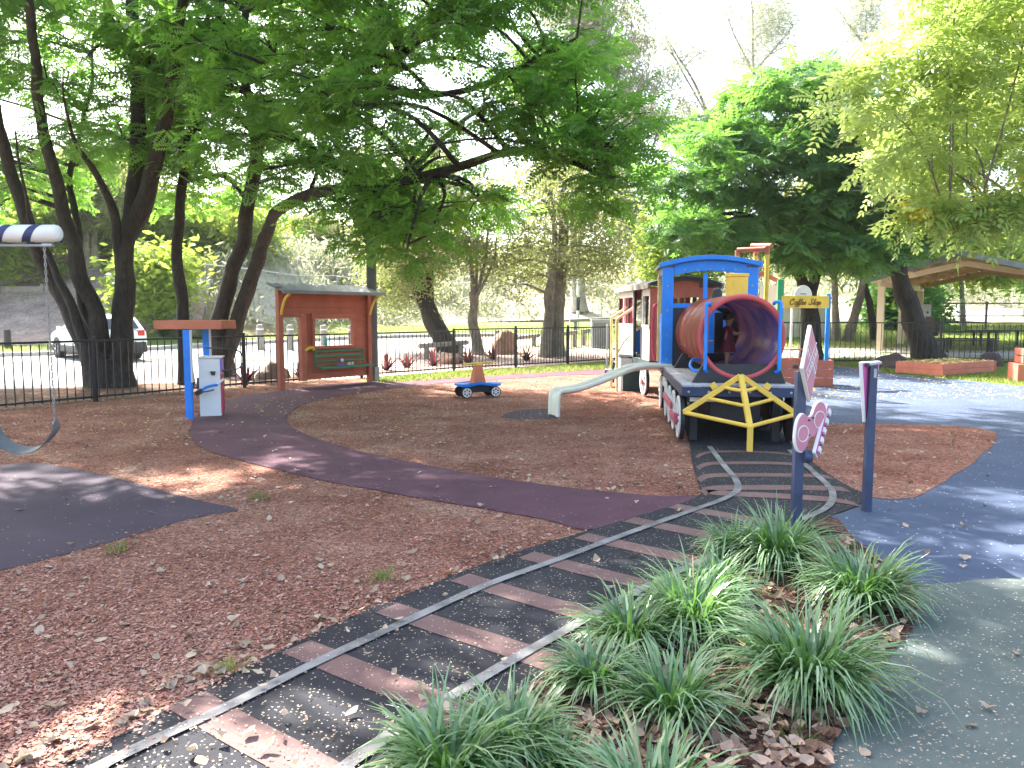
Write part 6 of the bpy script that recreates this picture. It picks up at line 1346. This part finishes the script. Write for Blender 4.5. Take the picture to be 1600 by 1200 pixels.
for lab, base, D, top, poly, n, lm in (('leafy mid green tree behind the picnic tables', (1505, 520), 43, (1500, 400), [(1460, 370), (1590, 360), (1590, 425), (1530, 440), (1465, 430)], 34, 'leafbright'),
                                ('dark green tree at the right edge behind the pavilion', (1600, 520), 48, (1610, 380), [(1575, 350), (1720, 350), (1720, 480), (1590, 470)], 34, 'leafdark'),
                                ('broad dark shrub tree seen under the pavilion roof', (1405, 530), 42, (1410, 440), [(1375, 440), (1450, 430), (1455, 520), (1385, 525)], 26, 'leafdark'),
                                ('lime green sapling tree left of the slim trunk by the bank', (245, 525), 34.5, (246, 420), [(205, 420), (275, 415), (280, 450), (250, 480), (215, 470)], 14, 'leafbright'),
                                ('lime leafed tree on the bank at the far left', (-60, 520), 38, (-40, 360), [(-160, 300), (90, 310), (80, 370), (20, 400), (-150, 400)], 46, 'leafbright'),
                                ('bushy lime tree behind the stems of the big left tree', (120, 500), 42, (120, 350), [(60, 300), (240, 300), (250, 370), (90, 370)], 26, 'leafbright'),
                                ('green tree behind the slim trunk and twin trunks', (330, 500), 44, (330, 380), [(230, 330), (420, 340), (420, 400), (350, 430), (250, 420)], 34, 'leafbright'),
                                ('pale green tree on top of the bank left of the pole', (500, 440), 58, (500, 380), [(410, 350), (570, 350), (575, 420), (420, 430)], 30, 'leafgum'),
                                ('bright green tree just left of the blue cab', (1070, 520), 40, (1068, 400), [(1035, 340), (1110, 350), (1110, 410), (1050, 440), (1030, 420)], 26, 'leafbright')):
    limbs = [(WL([base, ((base[0] + top[0]) / 2, (base[1] + top[1]) / 2), top], D), .18, .07)]; limbs[0][0][0].z = tz(limbs[0][0][0].x, D) - .2
    tree('park_tree', lab, limbs, pxcl(poly, n, D - 2, D + 2, .8, 1.5, .7), [BUSH, GUMF][lm == 'leafgum'], 16, 1.85, lm, 'barkgrey', 'park trees beyond the fence')
for u, lab in ((138, 'first pale straight trunk on the bank behind the big tree'), (150, 'second pale trunk on the bank behind the big tree')):
    limbs = [(WL([(u, 500), (u + 2, 430), (u - 2, 370), (u + 10, 300)], 40), .22, .12)]; limbs[0][0][0].z = tz(limbs[0][0][0].x, 40) - .2
    tree('gum_tree', lab, limbs, pxcl([(u - 60, 250), (u + 70, 250), (u + 60, 330), (u - 50, 340)], 10, 38, 42, .9, 1.5, .7), GUMF, 26, 1.3, 'leafgum', 'barkpale', 'far eucalypts beyond the bank')

# scrub and treeline that read as one mass
P = []; 
for _ in range(420):
    x = rng.uniform(-14, 36); y = rng.uniform(46, 66); P.append((x, y, rng.uniform(.5, 1.3), 0))
for _ in range(260):
    x = rng.uniform(-15, -1); y = rng.uniform(37.5, 56); r_ = rng.uniform(.4, 1.0)
    if y > 31 + 12 * sst((x + 17) / 12) + 1.2: P.append((x, y, r_, 0))
cl = [((x, y, tz(x, y) + r_ * .35), (r_, r_, r_ * .8), r_ * r_) for x, y, r_, k in P if x < 14 or y > 52]
V, var = crown(cl, GUMF, 8, 1.6); tag(quads('bank_scrub', V, M['leafgrey'], var), kind='stuff')
cl = []
for _ in range(170):
    x = rng.uniform(-70, 80); y = rng.uniform(66, 84); h = rng.uniform(.5, 5.5) * (1 if abs(x - 4) > 14 else .25); r_ = rng.uniform(1.2, 2.4); cl.append(((x, y, tz(x, y) + h), (r_, r_, r_ * .8), r_ * r_ * .5))
V, var = crown(cl, GUMF, 9, 2.6); tag(quads('far_treeline', V, M['leafgum'], var), kind='stuff')
cl = []
for _ in range(60):
    x = rng.uniform(-44, -14.5); y = rng.uniform(36, 50); r_ = rng.uniform(.3, .8); cl.append(((x, y, tz(x, y) + r_ * .4), (r_, r_, r_ * .8), r_ * r_ * 2))
V, var = crown(cl, BUSH, 22, 1.0); tag(quads('bank_undergrowth', V, M['leafbright'], var), kind='stuff')

# ------------------------------------------------------------------ strappy plants
def blades(n, L, w_, e0, bend, base_r, segs=5, r=rng):
    az = r.uniform(0, 2 * PI, n); el = np.radians(r.normal(e0[0], e0[1], n)).clip(.25, 1.5); ln = L * r.uniform(.6, 1.12, n); bd = np.radians(r.normal(bend[0], bend[1], n)).clip(.1, 3)
    br = base_r * np.sqrt(r.random(n)); ba = az + r.normal(0, .6, n); p = np.stack([br * np.cos(ba), br * np.sin(ba), np.zeros(n)], -1); tw_ = r.normal(0, .35, n); V = []
    side = lambda k: np.stack([-np.sin(az + tw_ * k), np.cos(az + tw_ * k), tw_ * .4 * k], -1)
    W0 = [1, 1, .92, .72, .42, .03]
    for k in range(segs):
        f = (k + .5) / segs; e = el - bd * f ** 1.3; d = np.stack([np.cos(az) * np.cos(e), np.sin(az) * np.cos(e), np.sin(e)], -1); q = p + d * (ln / segs)[:, None]
        q[:, 2] = np.maximum(q[:, 2], .006)
        a, b = side(k / segs) * w_ * W0[k] / 2, side((k + 1) / segs) * w_ * W0[k + 1] / 2; V.append(np.stack([p - a, p + a, q + b, q - b], 1)); p = q
    return np.stack(V, 1).reshape(-1, 4, 3), segs
blade_me = []
for k in range(5):
    rr_ = np.random.default_rng(40 + k); V, s_ = blades(1, .56, .016, (66, 6), (110, 20), .0, 5, rr_); az0 = math.atan2(V[-1, 2, 1], V[-1, 2, 0]); c_, sn = math.cos(-az0), math.sin(-az0)
    Rm = np.array([[c_, -sn, 0], [sn, c_, 0], [0, 0, 1]]); blade_me.append(quads('MESHONLY', V @ Rm.T, M['blade'], np.clip(.25 + .1 * k + np.array([-.3, -.15, .05, .25, .4]), 0, 1))); blade_me[-1].name = 'leaf'  # tips paler: sky sheen put into the blade colour
clumps = [((1215, 885), .50, 430, 'big grass clump at the far end of the bed round the blue post'), ((1150, 872), .36, 240, 'grass clump at the left foot of the blue music post'), ((1345, 948), .46, 420, 'grass clump at the right edge of the bed beside the blue paving'), ((1262, 1075), .50, 460, 'largest grass clump in the middle right of the bed, above the bare leaf litter'),
          ((1080, 985), .44, 400, 'dense grass clump in the middle of the bed beside the black track'), ((985, 1010), .38, 300, 'grass clump on the track side left of the dense middle one'), ((930, 1075), .30, 230, 'grass clump overhanging the right rail line'), ((1048, 1120), .37, 200, 'thin upright grass clump standing alone in the brown leaf litter'),
          ((800, 1180), .33, 260, 'grass clump low in front beside the track, right of the pale one'), ((700, 1225), .37, 330, 'pale sunlit grass clump at the bottom edge over the track'), ((1015, 1300), .38, 300, 'pale grass clump at the bottom centre edge'), ((860, 1210), .22, 150, 'small grass clump at the bottom between two pale ones'), ((1120, 930), .34, 220, 'grass clump between the post clump and the dense middle one')]
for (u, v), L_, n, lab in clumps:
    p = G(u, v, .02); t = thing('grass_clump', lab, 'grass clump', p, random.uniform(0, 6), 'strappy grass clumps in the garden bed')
    V, s_ = blades(int(n * 1.0), L_ * 1.0, .0150, (68, 15), (100, 36), L_ * .20); var = np.clip(np.repeat(rng.normal(.38, .28, int(n * 1.0)), s_) + np.tile(np.array([-.3, -.15, .05, .25, .4]), int(n * 1.0)), 0, 1); quads('foliage', V, M['blade'], var, t, 'stuff')  # colour pales towards the tips to imitate silvery sky sheen
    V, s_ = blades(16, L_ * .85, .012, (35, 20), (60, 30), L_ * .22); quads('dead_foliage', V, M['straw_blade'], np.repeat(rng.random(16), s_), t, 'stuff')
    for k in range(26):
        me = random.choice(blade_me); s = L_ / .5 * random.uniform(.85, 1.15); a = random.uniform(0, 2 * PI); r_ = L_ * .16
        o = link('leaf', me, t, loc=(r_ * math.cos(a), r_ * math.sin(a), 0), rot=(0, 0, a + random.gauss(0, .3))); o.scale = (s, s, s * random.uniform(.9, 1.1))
def rosette(name, label, p, L_, w_, n, m, group, cat='plant', e0=(55, 16), bend=(45, 20)):
    t = thing(name, label, cat, p, random.uniform(0, 6), group); V, s_ = blades(n, L_, w_, e0, bend, .05)
    for k in range(n):
        o = quads('leaf', V.reshape(n, s_, 4, 3) [k] if False else V.reshape(n, s_, 4, 3)[k], M[m], np.full(s_, random.random()), t)
    return t
for u, d, L_, lab in ((383, 17.6, .50, 'dark spiky bromeliad behind the fence left of the shelter'), (603, 21.5, .62, 'dark red bromeliad just right of the grey pole'), (636, 22.6, .58, 'dark bromeliad between the pole and the leaning trunk'), (677, 23.4, .70, 'largest red bromeliad at the foot of the leaning trunk'), (732, 24.2, .60, 'dark green bromeliad beside the fence post behind the handcar'), (770, 26.5, .62, 'bright red bromeliad left of the red boulder'), (822, 25.8, .5, 'red bromeliad just right of the red boulder'), (468, 19.2, .45, 'bromeliad seen through the shelter doorway')):
    p = W(u, 560, d); p.z = tz(p.x, p.y) + .02; rosette('bromeliad', lab, p, L_, .075, 26, 'brom', 'bromeliads in the pebble bed', e0=(52, 18), bend=(30, 25))
for u, d, L_, lab in ((255, 33.5, 1.35, 'dark strappy plant on the bank left of the slim trunk'), (285, 33.8, 1.2, 'dark strappy plant behind the slim trunk'), (318, 34.2, 1.1, 'dark strappy plant between slim and twin trunks')):
    p = W(u, 520, d); p.z = tz(p.x, p.y); rosette('strappy_plant', lab, p, L_, .07, 60, 'strap', 'strappy plants on the bank', e0=(62, 16), bend=(45, 25))

# ------------------------------------------------------------------ bark chips, fallen leaves, petals, grass blades
def pix(n, u0, u1, v0, v1):
    u = rng.uniform(u0, u1, n); v = rng.uniform(v0, v1, n); r = (u - 800) / FPX; up = (600 - v) / FPX
    dy = math.cos(PITCH) + up * math.sin(PITCH); dz = -math.sin(PITCH) + up * math.cos(PITCH); t = -CAM_H / dz; return r * t, dy * t
rub = [maroon_loop, pad_loop, bed_loop, green_loop]
def on_mulch(x, y):
    m = inside(mulch_loop, x, y)
    for l in (wob(maroon_loop, 3, .02), wob(pad_loop, 3, .02), track_poly, blue_loop, bed_loop, green_loop, lawn_a, lawn_b): m &= ~inside(l, x, y)
    return m | (inside(mulch_b, x, y) & ~inside(track_poly, x, y))
def flakes(x, y, z, smin, smax, asp=(.25, .6), lift=.35, curl=.25):
    n = len(x); s = rng.uniform(smin, smax, n); a = rng.uniform(0, 2 * PI, n); wdt = s * rng.uniform(*asp, n)
    dx = np.stack([np.cos(a), np.sin(a), rng.normal(0, lift, n)], -1) * s[:, None] / 2; dy_ = np.stack([-np.sin(a), np.cos(a), rng.normal(0, lift, n)], -1) * wdt[:, None] / 2
    c = np.stack([x, y, np.full(n, z) + np.abs(dx[:, 2]) + np.abs(dy_[:, 2])], -1); j = lambda: rng.uniform(.6, 1.15, n)[:, None]
    up_ = np.zeros((n, 3)); up_[:, 2] = s * curl * rng.random(n)
    return np.stack([c - dx * j() - dy_ * j(), c + dx * j() - dy_ * j() + up_, c + dx * j() + dy_ * j(), c - dx * j() + dy_ * j() + up_ * .6], 1)
x, y = pix(190000, -500, 2100, 640, 1330); m = on_mulch(x, y); x, y = x[m], y[m]
V = flakes(x, y, .006, .008, .025, (.25, .7), .22); tag(quads('bark_chips', V, M['chip'], np.clip(rng.normal(.35, .28, len(V)), 0, 1)), kind='stuff')
x, y = pix(50000, -300, 1900, 560, 700); m = on_mulch(x, y); V = flakes(x[m], y[m], .006, .012, .035, (.3, .7), .15); tag(quads('bark_chips', V, M['chip'], np.clip(rng.normal(.4, .25, len(V)), 0, 1)), kind='stuff')
rub_any = lambda x, y: inside(maroon_loop, x, y) | inside(pad_loop, x, y) | (inside(track_poly, x, y) & ~inside(bed_loop, x, y)) | (inside(blue_loop, x, y) & ~inside(mulch_b, x, y) & ~inside(green_loop, x, y) & ~inside(bed_loop, x, y))
x, y = pix(120000, -300, 1700, 585, 1330); m = rub_any(x, y); x, y = x[m], y[m]; q_ = np.abs(rng.normal(0, .09, len(x))); a_ = rng.uniform(0, 2 * PI, len(x)); m = on_mulch(x + q_ * np.cos(a_), y + q_ * np.sin(a_)); x, y = x[m], y[m]
V = flakes(x, y, .026, .007, .024, (.25, .7), .15); tag(quads('bark_chips', V, M['chip'], np.clip(rng.normal(.4, .28, len(V)), 0, 1)), kind='stuff')
# leaf meshes, each a cupped blade of six quads
def leafmesh(seed, L_, w_, curl):
    r_ = np.random.default_rng(seed); q = []; prof = [(0, .10), (.25, .78), (.55, 1.0), (.8, .62), (1, .05)]; pts = []
    for f, k in prof:
        z = curl * L_ * (abs(f - .5) * 1.4 + r_.normal(0, .08)); row = []
        for s in (-1, 0, 1): row.append([(f - .5) * L_ * (1 + r_.normal(0, .03)), s * w_ / 2 * k * (1 + r_.normal(0, .15)), max(.001, z + abs(s) * curl * w_ * .5 * k * (1 + r_.normal(0, .3)))])
        pts.append(row)
    pts = np.array(pts)
    for i in range(len(prof) - 1):
        for j in range(2): q.append([pts[i, j], pts[i, j + 1], pts[i + 1, j + 1], pts[i + 1, j]])
    return np.array(q)
LT = [leafmesh(s, .074, .045, c) for s, c in ((1, .15), (2, .35), (3, .25), (4, .5), (5, .1), (6, .45))]
LM = {}
for mn in ('deadleaf', 'browndead'):
    LM[mn] = []
    for i, T in enumerate(LT):
        me = quads('MESHONLY', T, M[mn], np.full(len(T), (i + .5) / 6)); me.name = 'fallen_leaf'; LM[mn].append(me)
cand = []
def take(n, reg, u0, u1, v0, v1, z, mn, lab, grp, smin=.6, smax=1.15):
    x, y = pix(n * 40, u0, u1, v0, v1); m = reg(x, y); x, y = x[m][:n], y[m][:n]
    for a, b in zip(x, y): cand.append((float(a), float(b), z, mn, lab, grp, random.uniform(smin, smax)))
edge_band = lambda x, y: on_mulch(x, y) & (~on_mulch(x + .16, y - .12) | ~on_mulch(x + .1, y - .2))
trk = lambda x, y: inside(track_poly, x, y) & ~inside(bed_loop, x, y)
take(105, on_mulch, -200, 1700, 690, 1320, .012, 'deadleaf', 'dry tan leaf lying on the red bark mulch', 'fallen leaves on the bark mulch')
take(22, edge_band, -100, 1400, 760, 1250, .014, 'deadleaf', 'dry leaf in the drift at the edge of the bark', 'fallen leaves along the bark edge')
take(60, trk, 0, 1350, 730, 1250, .040, 'deadleaf', 'pale dry leaf lying on the black train track', 'fallen leaves on the train track', .45, 1.05)
take(26, lambda x, y: inside(blue_loop, x, y) & ~inside(mulch_b, x, y) & ~inside(green_loop, x, y) & ~inside(bed_loop, x, y) & ~inside(track_poly, x, y), 1200, 1800, 650, 930, .014, 'deadleaf', 'dry leaf lying on the blue rubber paving', 'fallen leaves on the blue paving', .5, 1.1)
take(22, lambda x, y: inside(green_loop, x, y) & ~inside(bed_loop, x, y), 1300, 1800, 930, 1300, .018, 'deadleaf', 'pale leaf lying on the grey green paving', 'fallen leaves on the green paving', .4, .9)
take(20, lambda x, y: inside(maroon_loop, x, y), 280, 1090, 640, 830, .018, 'deadleaf', 'small dry leaf on the maroon rubber path', 'fallen leaves on the maroon path', .5, 1)
take(10, lambda x, y: inside(pad_loop, x, y), -100, 380, 730, 900, .014, 'deadleaf', 'dry leaf lying on the plum swing pad', 'fallen leaves on the swing pad', .6, 1)
take(130, lambda x, y: inside(bed_loop, x, y), 600, 1480, 860, 1320, .030, 'browndead', 'brown dry leaf in the litter of the garden bed', 'fallen leaves in the garden bed', .65, 1.35)
cand.sort(key=lambda c: -c[6] / math.hypot(c[0], c[1]))
LAND = [('big tree', -8.8, 16), ('petrol pump', -4.7, 11.8), ('handcar', -.65, 14.7), ('slide foot', .66, 11.9), ('train front', 2.7, 8.9), ('diamond music post', 2.1, 5.6), ('triangle post', 2.87, 6.1), ('swing seat', -4.1, 6.5), ('plum pad tip', -2.3, 5.8), ('rail bend', 1.9, 6.6), ('largest grass clump', 1.45, 3.6), ('right grass clump', 2.0, 4.25), ('middle grass clump', .95, 4.0), ('lone thin clump', .75, 3.45), ('bottom grass clump', .5, 2.7), ('pale bottom clump', -.2, 2.9), ('raised planter', 11, 20.5), ('yellow green tuft', -1.1, 3.2), ('brown dead tuft', -.9, 4.6), ('near track end', -1.4, 2.6)]
SURF = {'fallen leaves on the bark mulch': 'red bark', 'fallen leaves along the bark edge': 'bark edge', 'fallen leaves on the train track': 'black track', 'fallen leaves on the blue paving': 'blue paving', 'fallen leaves on the green paving': 'green paving', 'fallen leaves on the maroon path': 'maroon path', 'fallen leaves on the swing pad': 'plum pad', 'fallen leaves in the garden bed': 'garden bed'}
TONE = {'deadleaf': ['dull tan', 'tan', 'beige', 'pale beige', 'cream', 'pale cream'], 'browndead': ['dark brown', 'brown', 'mid brown', 'light brown', 'tan brown', 'pale brown']}
SHAPE = ['flat', 'cupped', 'bowed', 'rolled', 'narrow', 'curled']
for i, (x_, y_, z_, mn, lab, grp, s) in enumerate(cand[:290]):
    k = random.randrange(6)
    o = link('fallen_leaf', LM[mn][k], None, loc=(x_, y_, z_ + random.uniform(0, .012 if mn == 'browndead' else .004)), rot=(random.gauss(0, .22), random.gauss(0, .22), random.uniform(0, 6.28))); o.scale = (s,) * 3
    l_ = min(LAND, key=lambda q: math.hypot(q[1] - x_, q[2] - y_)); dx_, dy_ = x_ - l_[1], y_ - l_[2]
    rel = ('left of' if dx_ < 0 else 'right of') if abs(dx_) > abs(dy_) else ('in front of' if dy_ < 0 else 'behind')
    dist = '' if math.hypot(dx_, dy_) > .9 else 'just '
    lb = f"{'small ' if s < .75 else 'large ' if s > 1.1 else ''}{SHAPE[k]} {TONE[mn][k]} leaf on the {SURF[grp]} {dist}{rel} the {l_[0]}"
    while len(lb.split()) > 16: lb = lb.replace(' just ', ' ') if ' just ' in lb else lb.split(' ', 1)[1]
    tag(o, lb, 'leaf', grp)
def litter(items, mn, name):
    V = []
    for it in items: V.append(scatter(random.choice(LT), np.array([[it[0], it[1], it[2]]]), np.array([random.uniform(0, 6.28)]), np.array([random.gauss(0, .33)]), np.array([random.gauss(0, .33)]), np.array([it[6]])))
    V = np.concatenate(V); tag(quads(name, V, M[mn], np.repeat(rng.random(len(V) // 8), 8)), kind='stuff')
rest = cand[290:]
x, y = pix(40000, 560, 1500, 850, 1330); m = inside(bed_loop, x, y); bedl = [(a, b, .024 + random.uniform(0, .02), 0, 0, 0, random.uniform(.4, 1.2)) for a, b in zip(x[m][:1300], y[m][:1300])]
litter([c for c in rest if c[3] == 'browndead'] + bedl, 'browndead', 'leaf_litter')
x, y = pix(9000, -300, 1700, 590, 1300); m = on_mulch(x, y); sm = [(a, b, .012, 0, 0, 0, random.uniform(.25, .7)) for a, b in zip(x[m][:380], y[m][:380])]
x, y = pix(60000, -100, 1400, 700, 1250); m = edge_band(x, y); sm += [(a, b, .014, 0, 0, 0, random.uniform(.25, .8)) for a, b in zip(x[m][:160], y[m][:160])]
litter([c for c in rest if c[3] == 'deadleaf'] + sm, 'deadleaf', 'leaf_litter')
gx, gy = rng.uniform(-9, 6, 9000), rng.uniform(6.5, 21, 9000); m = on_mulch(gx, gy) & (np.array([noise.noise(Vector((p * .55, q * .55, 9))) for p, q in zip(gx, gy)]) > rng.uniform(-.5, .5, 9000)); V = flakes(gx[m], gy[m], .010, .02, .062, (.35, .8), .2)
tag(quads('leaf_fragments', V, M['deadleaf'], rng.random(len(V))), kind='stuff')
# petals and crumbs on the rubber
x, y = pix(9000, 1200, 1800, 566, 625); m = inside(blue_loop, x, y); k = int(m.sum() * .24); V = [flakes(x[m][:k], y[m][:k], .012, .02, .06, (.5, .9), .15)]
gx, gy = rng.normal(-4.2, 1.9, 1500), rng.normal(13.4, 2.2, 1500); m = inside(mulch_loop, gx, gy) & (np.array([noise.noise(Vector((p * .7, q * .7, 4))) for p, q in zip(gx, gy)]) > -.15); V.append(flakes(gx[m][:620], gy[m][:620], .02, .015, .045, (.5, .9), .15))
x, y = pix(4000, 1390, 1560, 560, 590); mm_ = [(a, b) for a, b in zip(x, y) if inside([tuple(p[:2]) for p in cs_], [a], [b])[0]]
x2 = np.array([p[0] for p in mm_]); y2 = np.array([p[1] for p in mm_]); V.append(flakes(x2, y2, .335, .03, .07, (.5, .9), .2))
V = np.concatenate(V); tag(quads('fallen_petals', V, M['petal'], rng.random(len(V))), kind='stuff')
x, y = pix(60000, -100, 1900, 690, 1330); m = (trk(x, y) | (inside(green_loop, x, y) & ~inside(bed_loop, x, y))); k = 5200; V = flakes(x[m][:k], y[m][:k], .0275, .004, .013, (.4, .9), .1)
tag(quads('bark_crumbs', V, M['deadleaf'], rng.random(len(V))), kind='stuff')
def turf(loop, n, L_, z=.008, drape=False, keep=None):
    xs_ = [p[0] for p in loop]; ys_ = [p[1] for p in loop]; x = rng.uniform(min(xs_), max(xs_), n); y = rng.uniform(min(ys_), max(ys_), n); m = inside(loop, x, y)
    if keep is not None: m &= keep(x, y)
    x, y = x[m], y[m]; n = len(x); a = rng.uniform(0, 2 * PI, n); h = L_ * rng.uniform(.5, 1.3, n); w_ = .012 + h * .05; zz = np.array([tz(p, q) for p, q in zip(x, y)]) if drape else np.zeros(n)
    p = np.stack([x, y, zz + z], -1); sd_ = np.stack([np.cos(a), np.sin(a), np.zeros(n)], -1) * w_[:, None]; tip = np.stack([rng.normal(0, .5, n) * h, rng.normal(0, .5, n) * h, h], -1)
    return np.stack([p - sd_, p + sd_, p + tip * .6 + sd_ * .6, p + tip], 1)
V = np.concatenate([turf(lawn_a, 26000, .06), turf(lawn_b, 60000, .07, keep=lambda x, y: ~inside(blue_loop, x, y)), turf(verge, 60000, .10, .01, True), turf([(5, 27), (40, 29), (40, 45), (5, 45)], 30000, .1, .01, True)])
tag(quads('lawn_grass', V, M['turfblade'], np.clip(rng.normal(.5, .3, len(V)), 0, 1)), kind='stuff')
# little weeds in the bark
for u, v, lab in ((405, 779, 'tiny green weed in the bark below the maroon path'), (365, 1046, 'yellow green grass tuft at the edge of the track'), (182, 862, 'small green sprig near the plum pad'), (600, 905, 'brown dead tuft of grass in the bark'), (1245, 1162, 'low green weed in the leaf litter')):
    p = G(u, v, .015); t = thing('weed_tuft', lab, 'weed', p); V, s_ = blades(34, .10, .008, (45, 22), (40, 25), .05); quads('foliage', V, M['turfblade'], np.repeat(rng.random(34), s_), t, 'stuff')

# ------------------------------------------------------------------ air
hz = MB().box((0, 450, 16), (2400, 1700, 34)).build('haze', None)
hm = bpy.data.materials.new('haze_air'); hm.use_nodes = True; hn = hm.node_tree.nodes; hn.remove(hn['Principled BSDF'])
pv_ = hn.new('ShaderNodeVolumePrincipled'); pv_.inputs['Color'].default_value = (.95, .96, 1, 1); pv_.inputs['Density'].default_value = .0003; pv_.inputs['Anisotropy'].default_value = .3
hm.node_tree.links.new(pv_.outputs[0], hn['Material Output'].inputs['Volume']); hz.data.materials.append(hm); hz['kind'] = 'stuff'
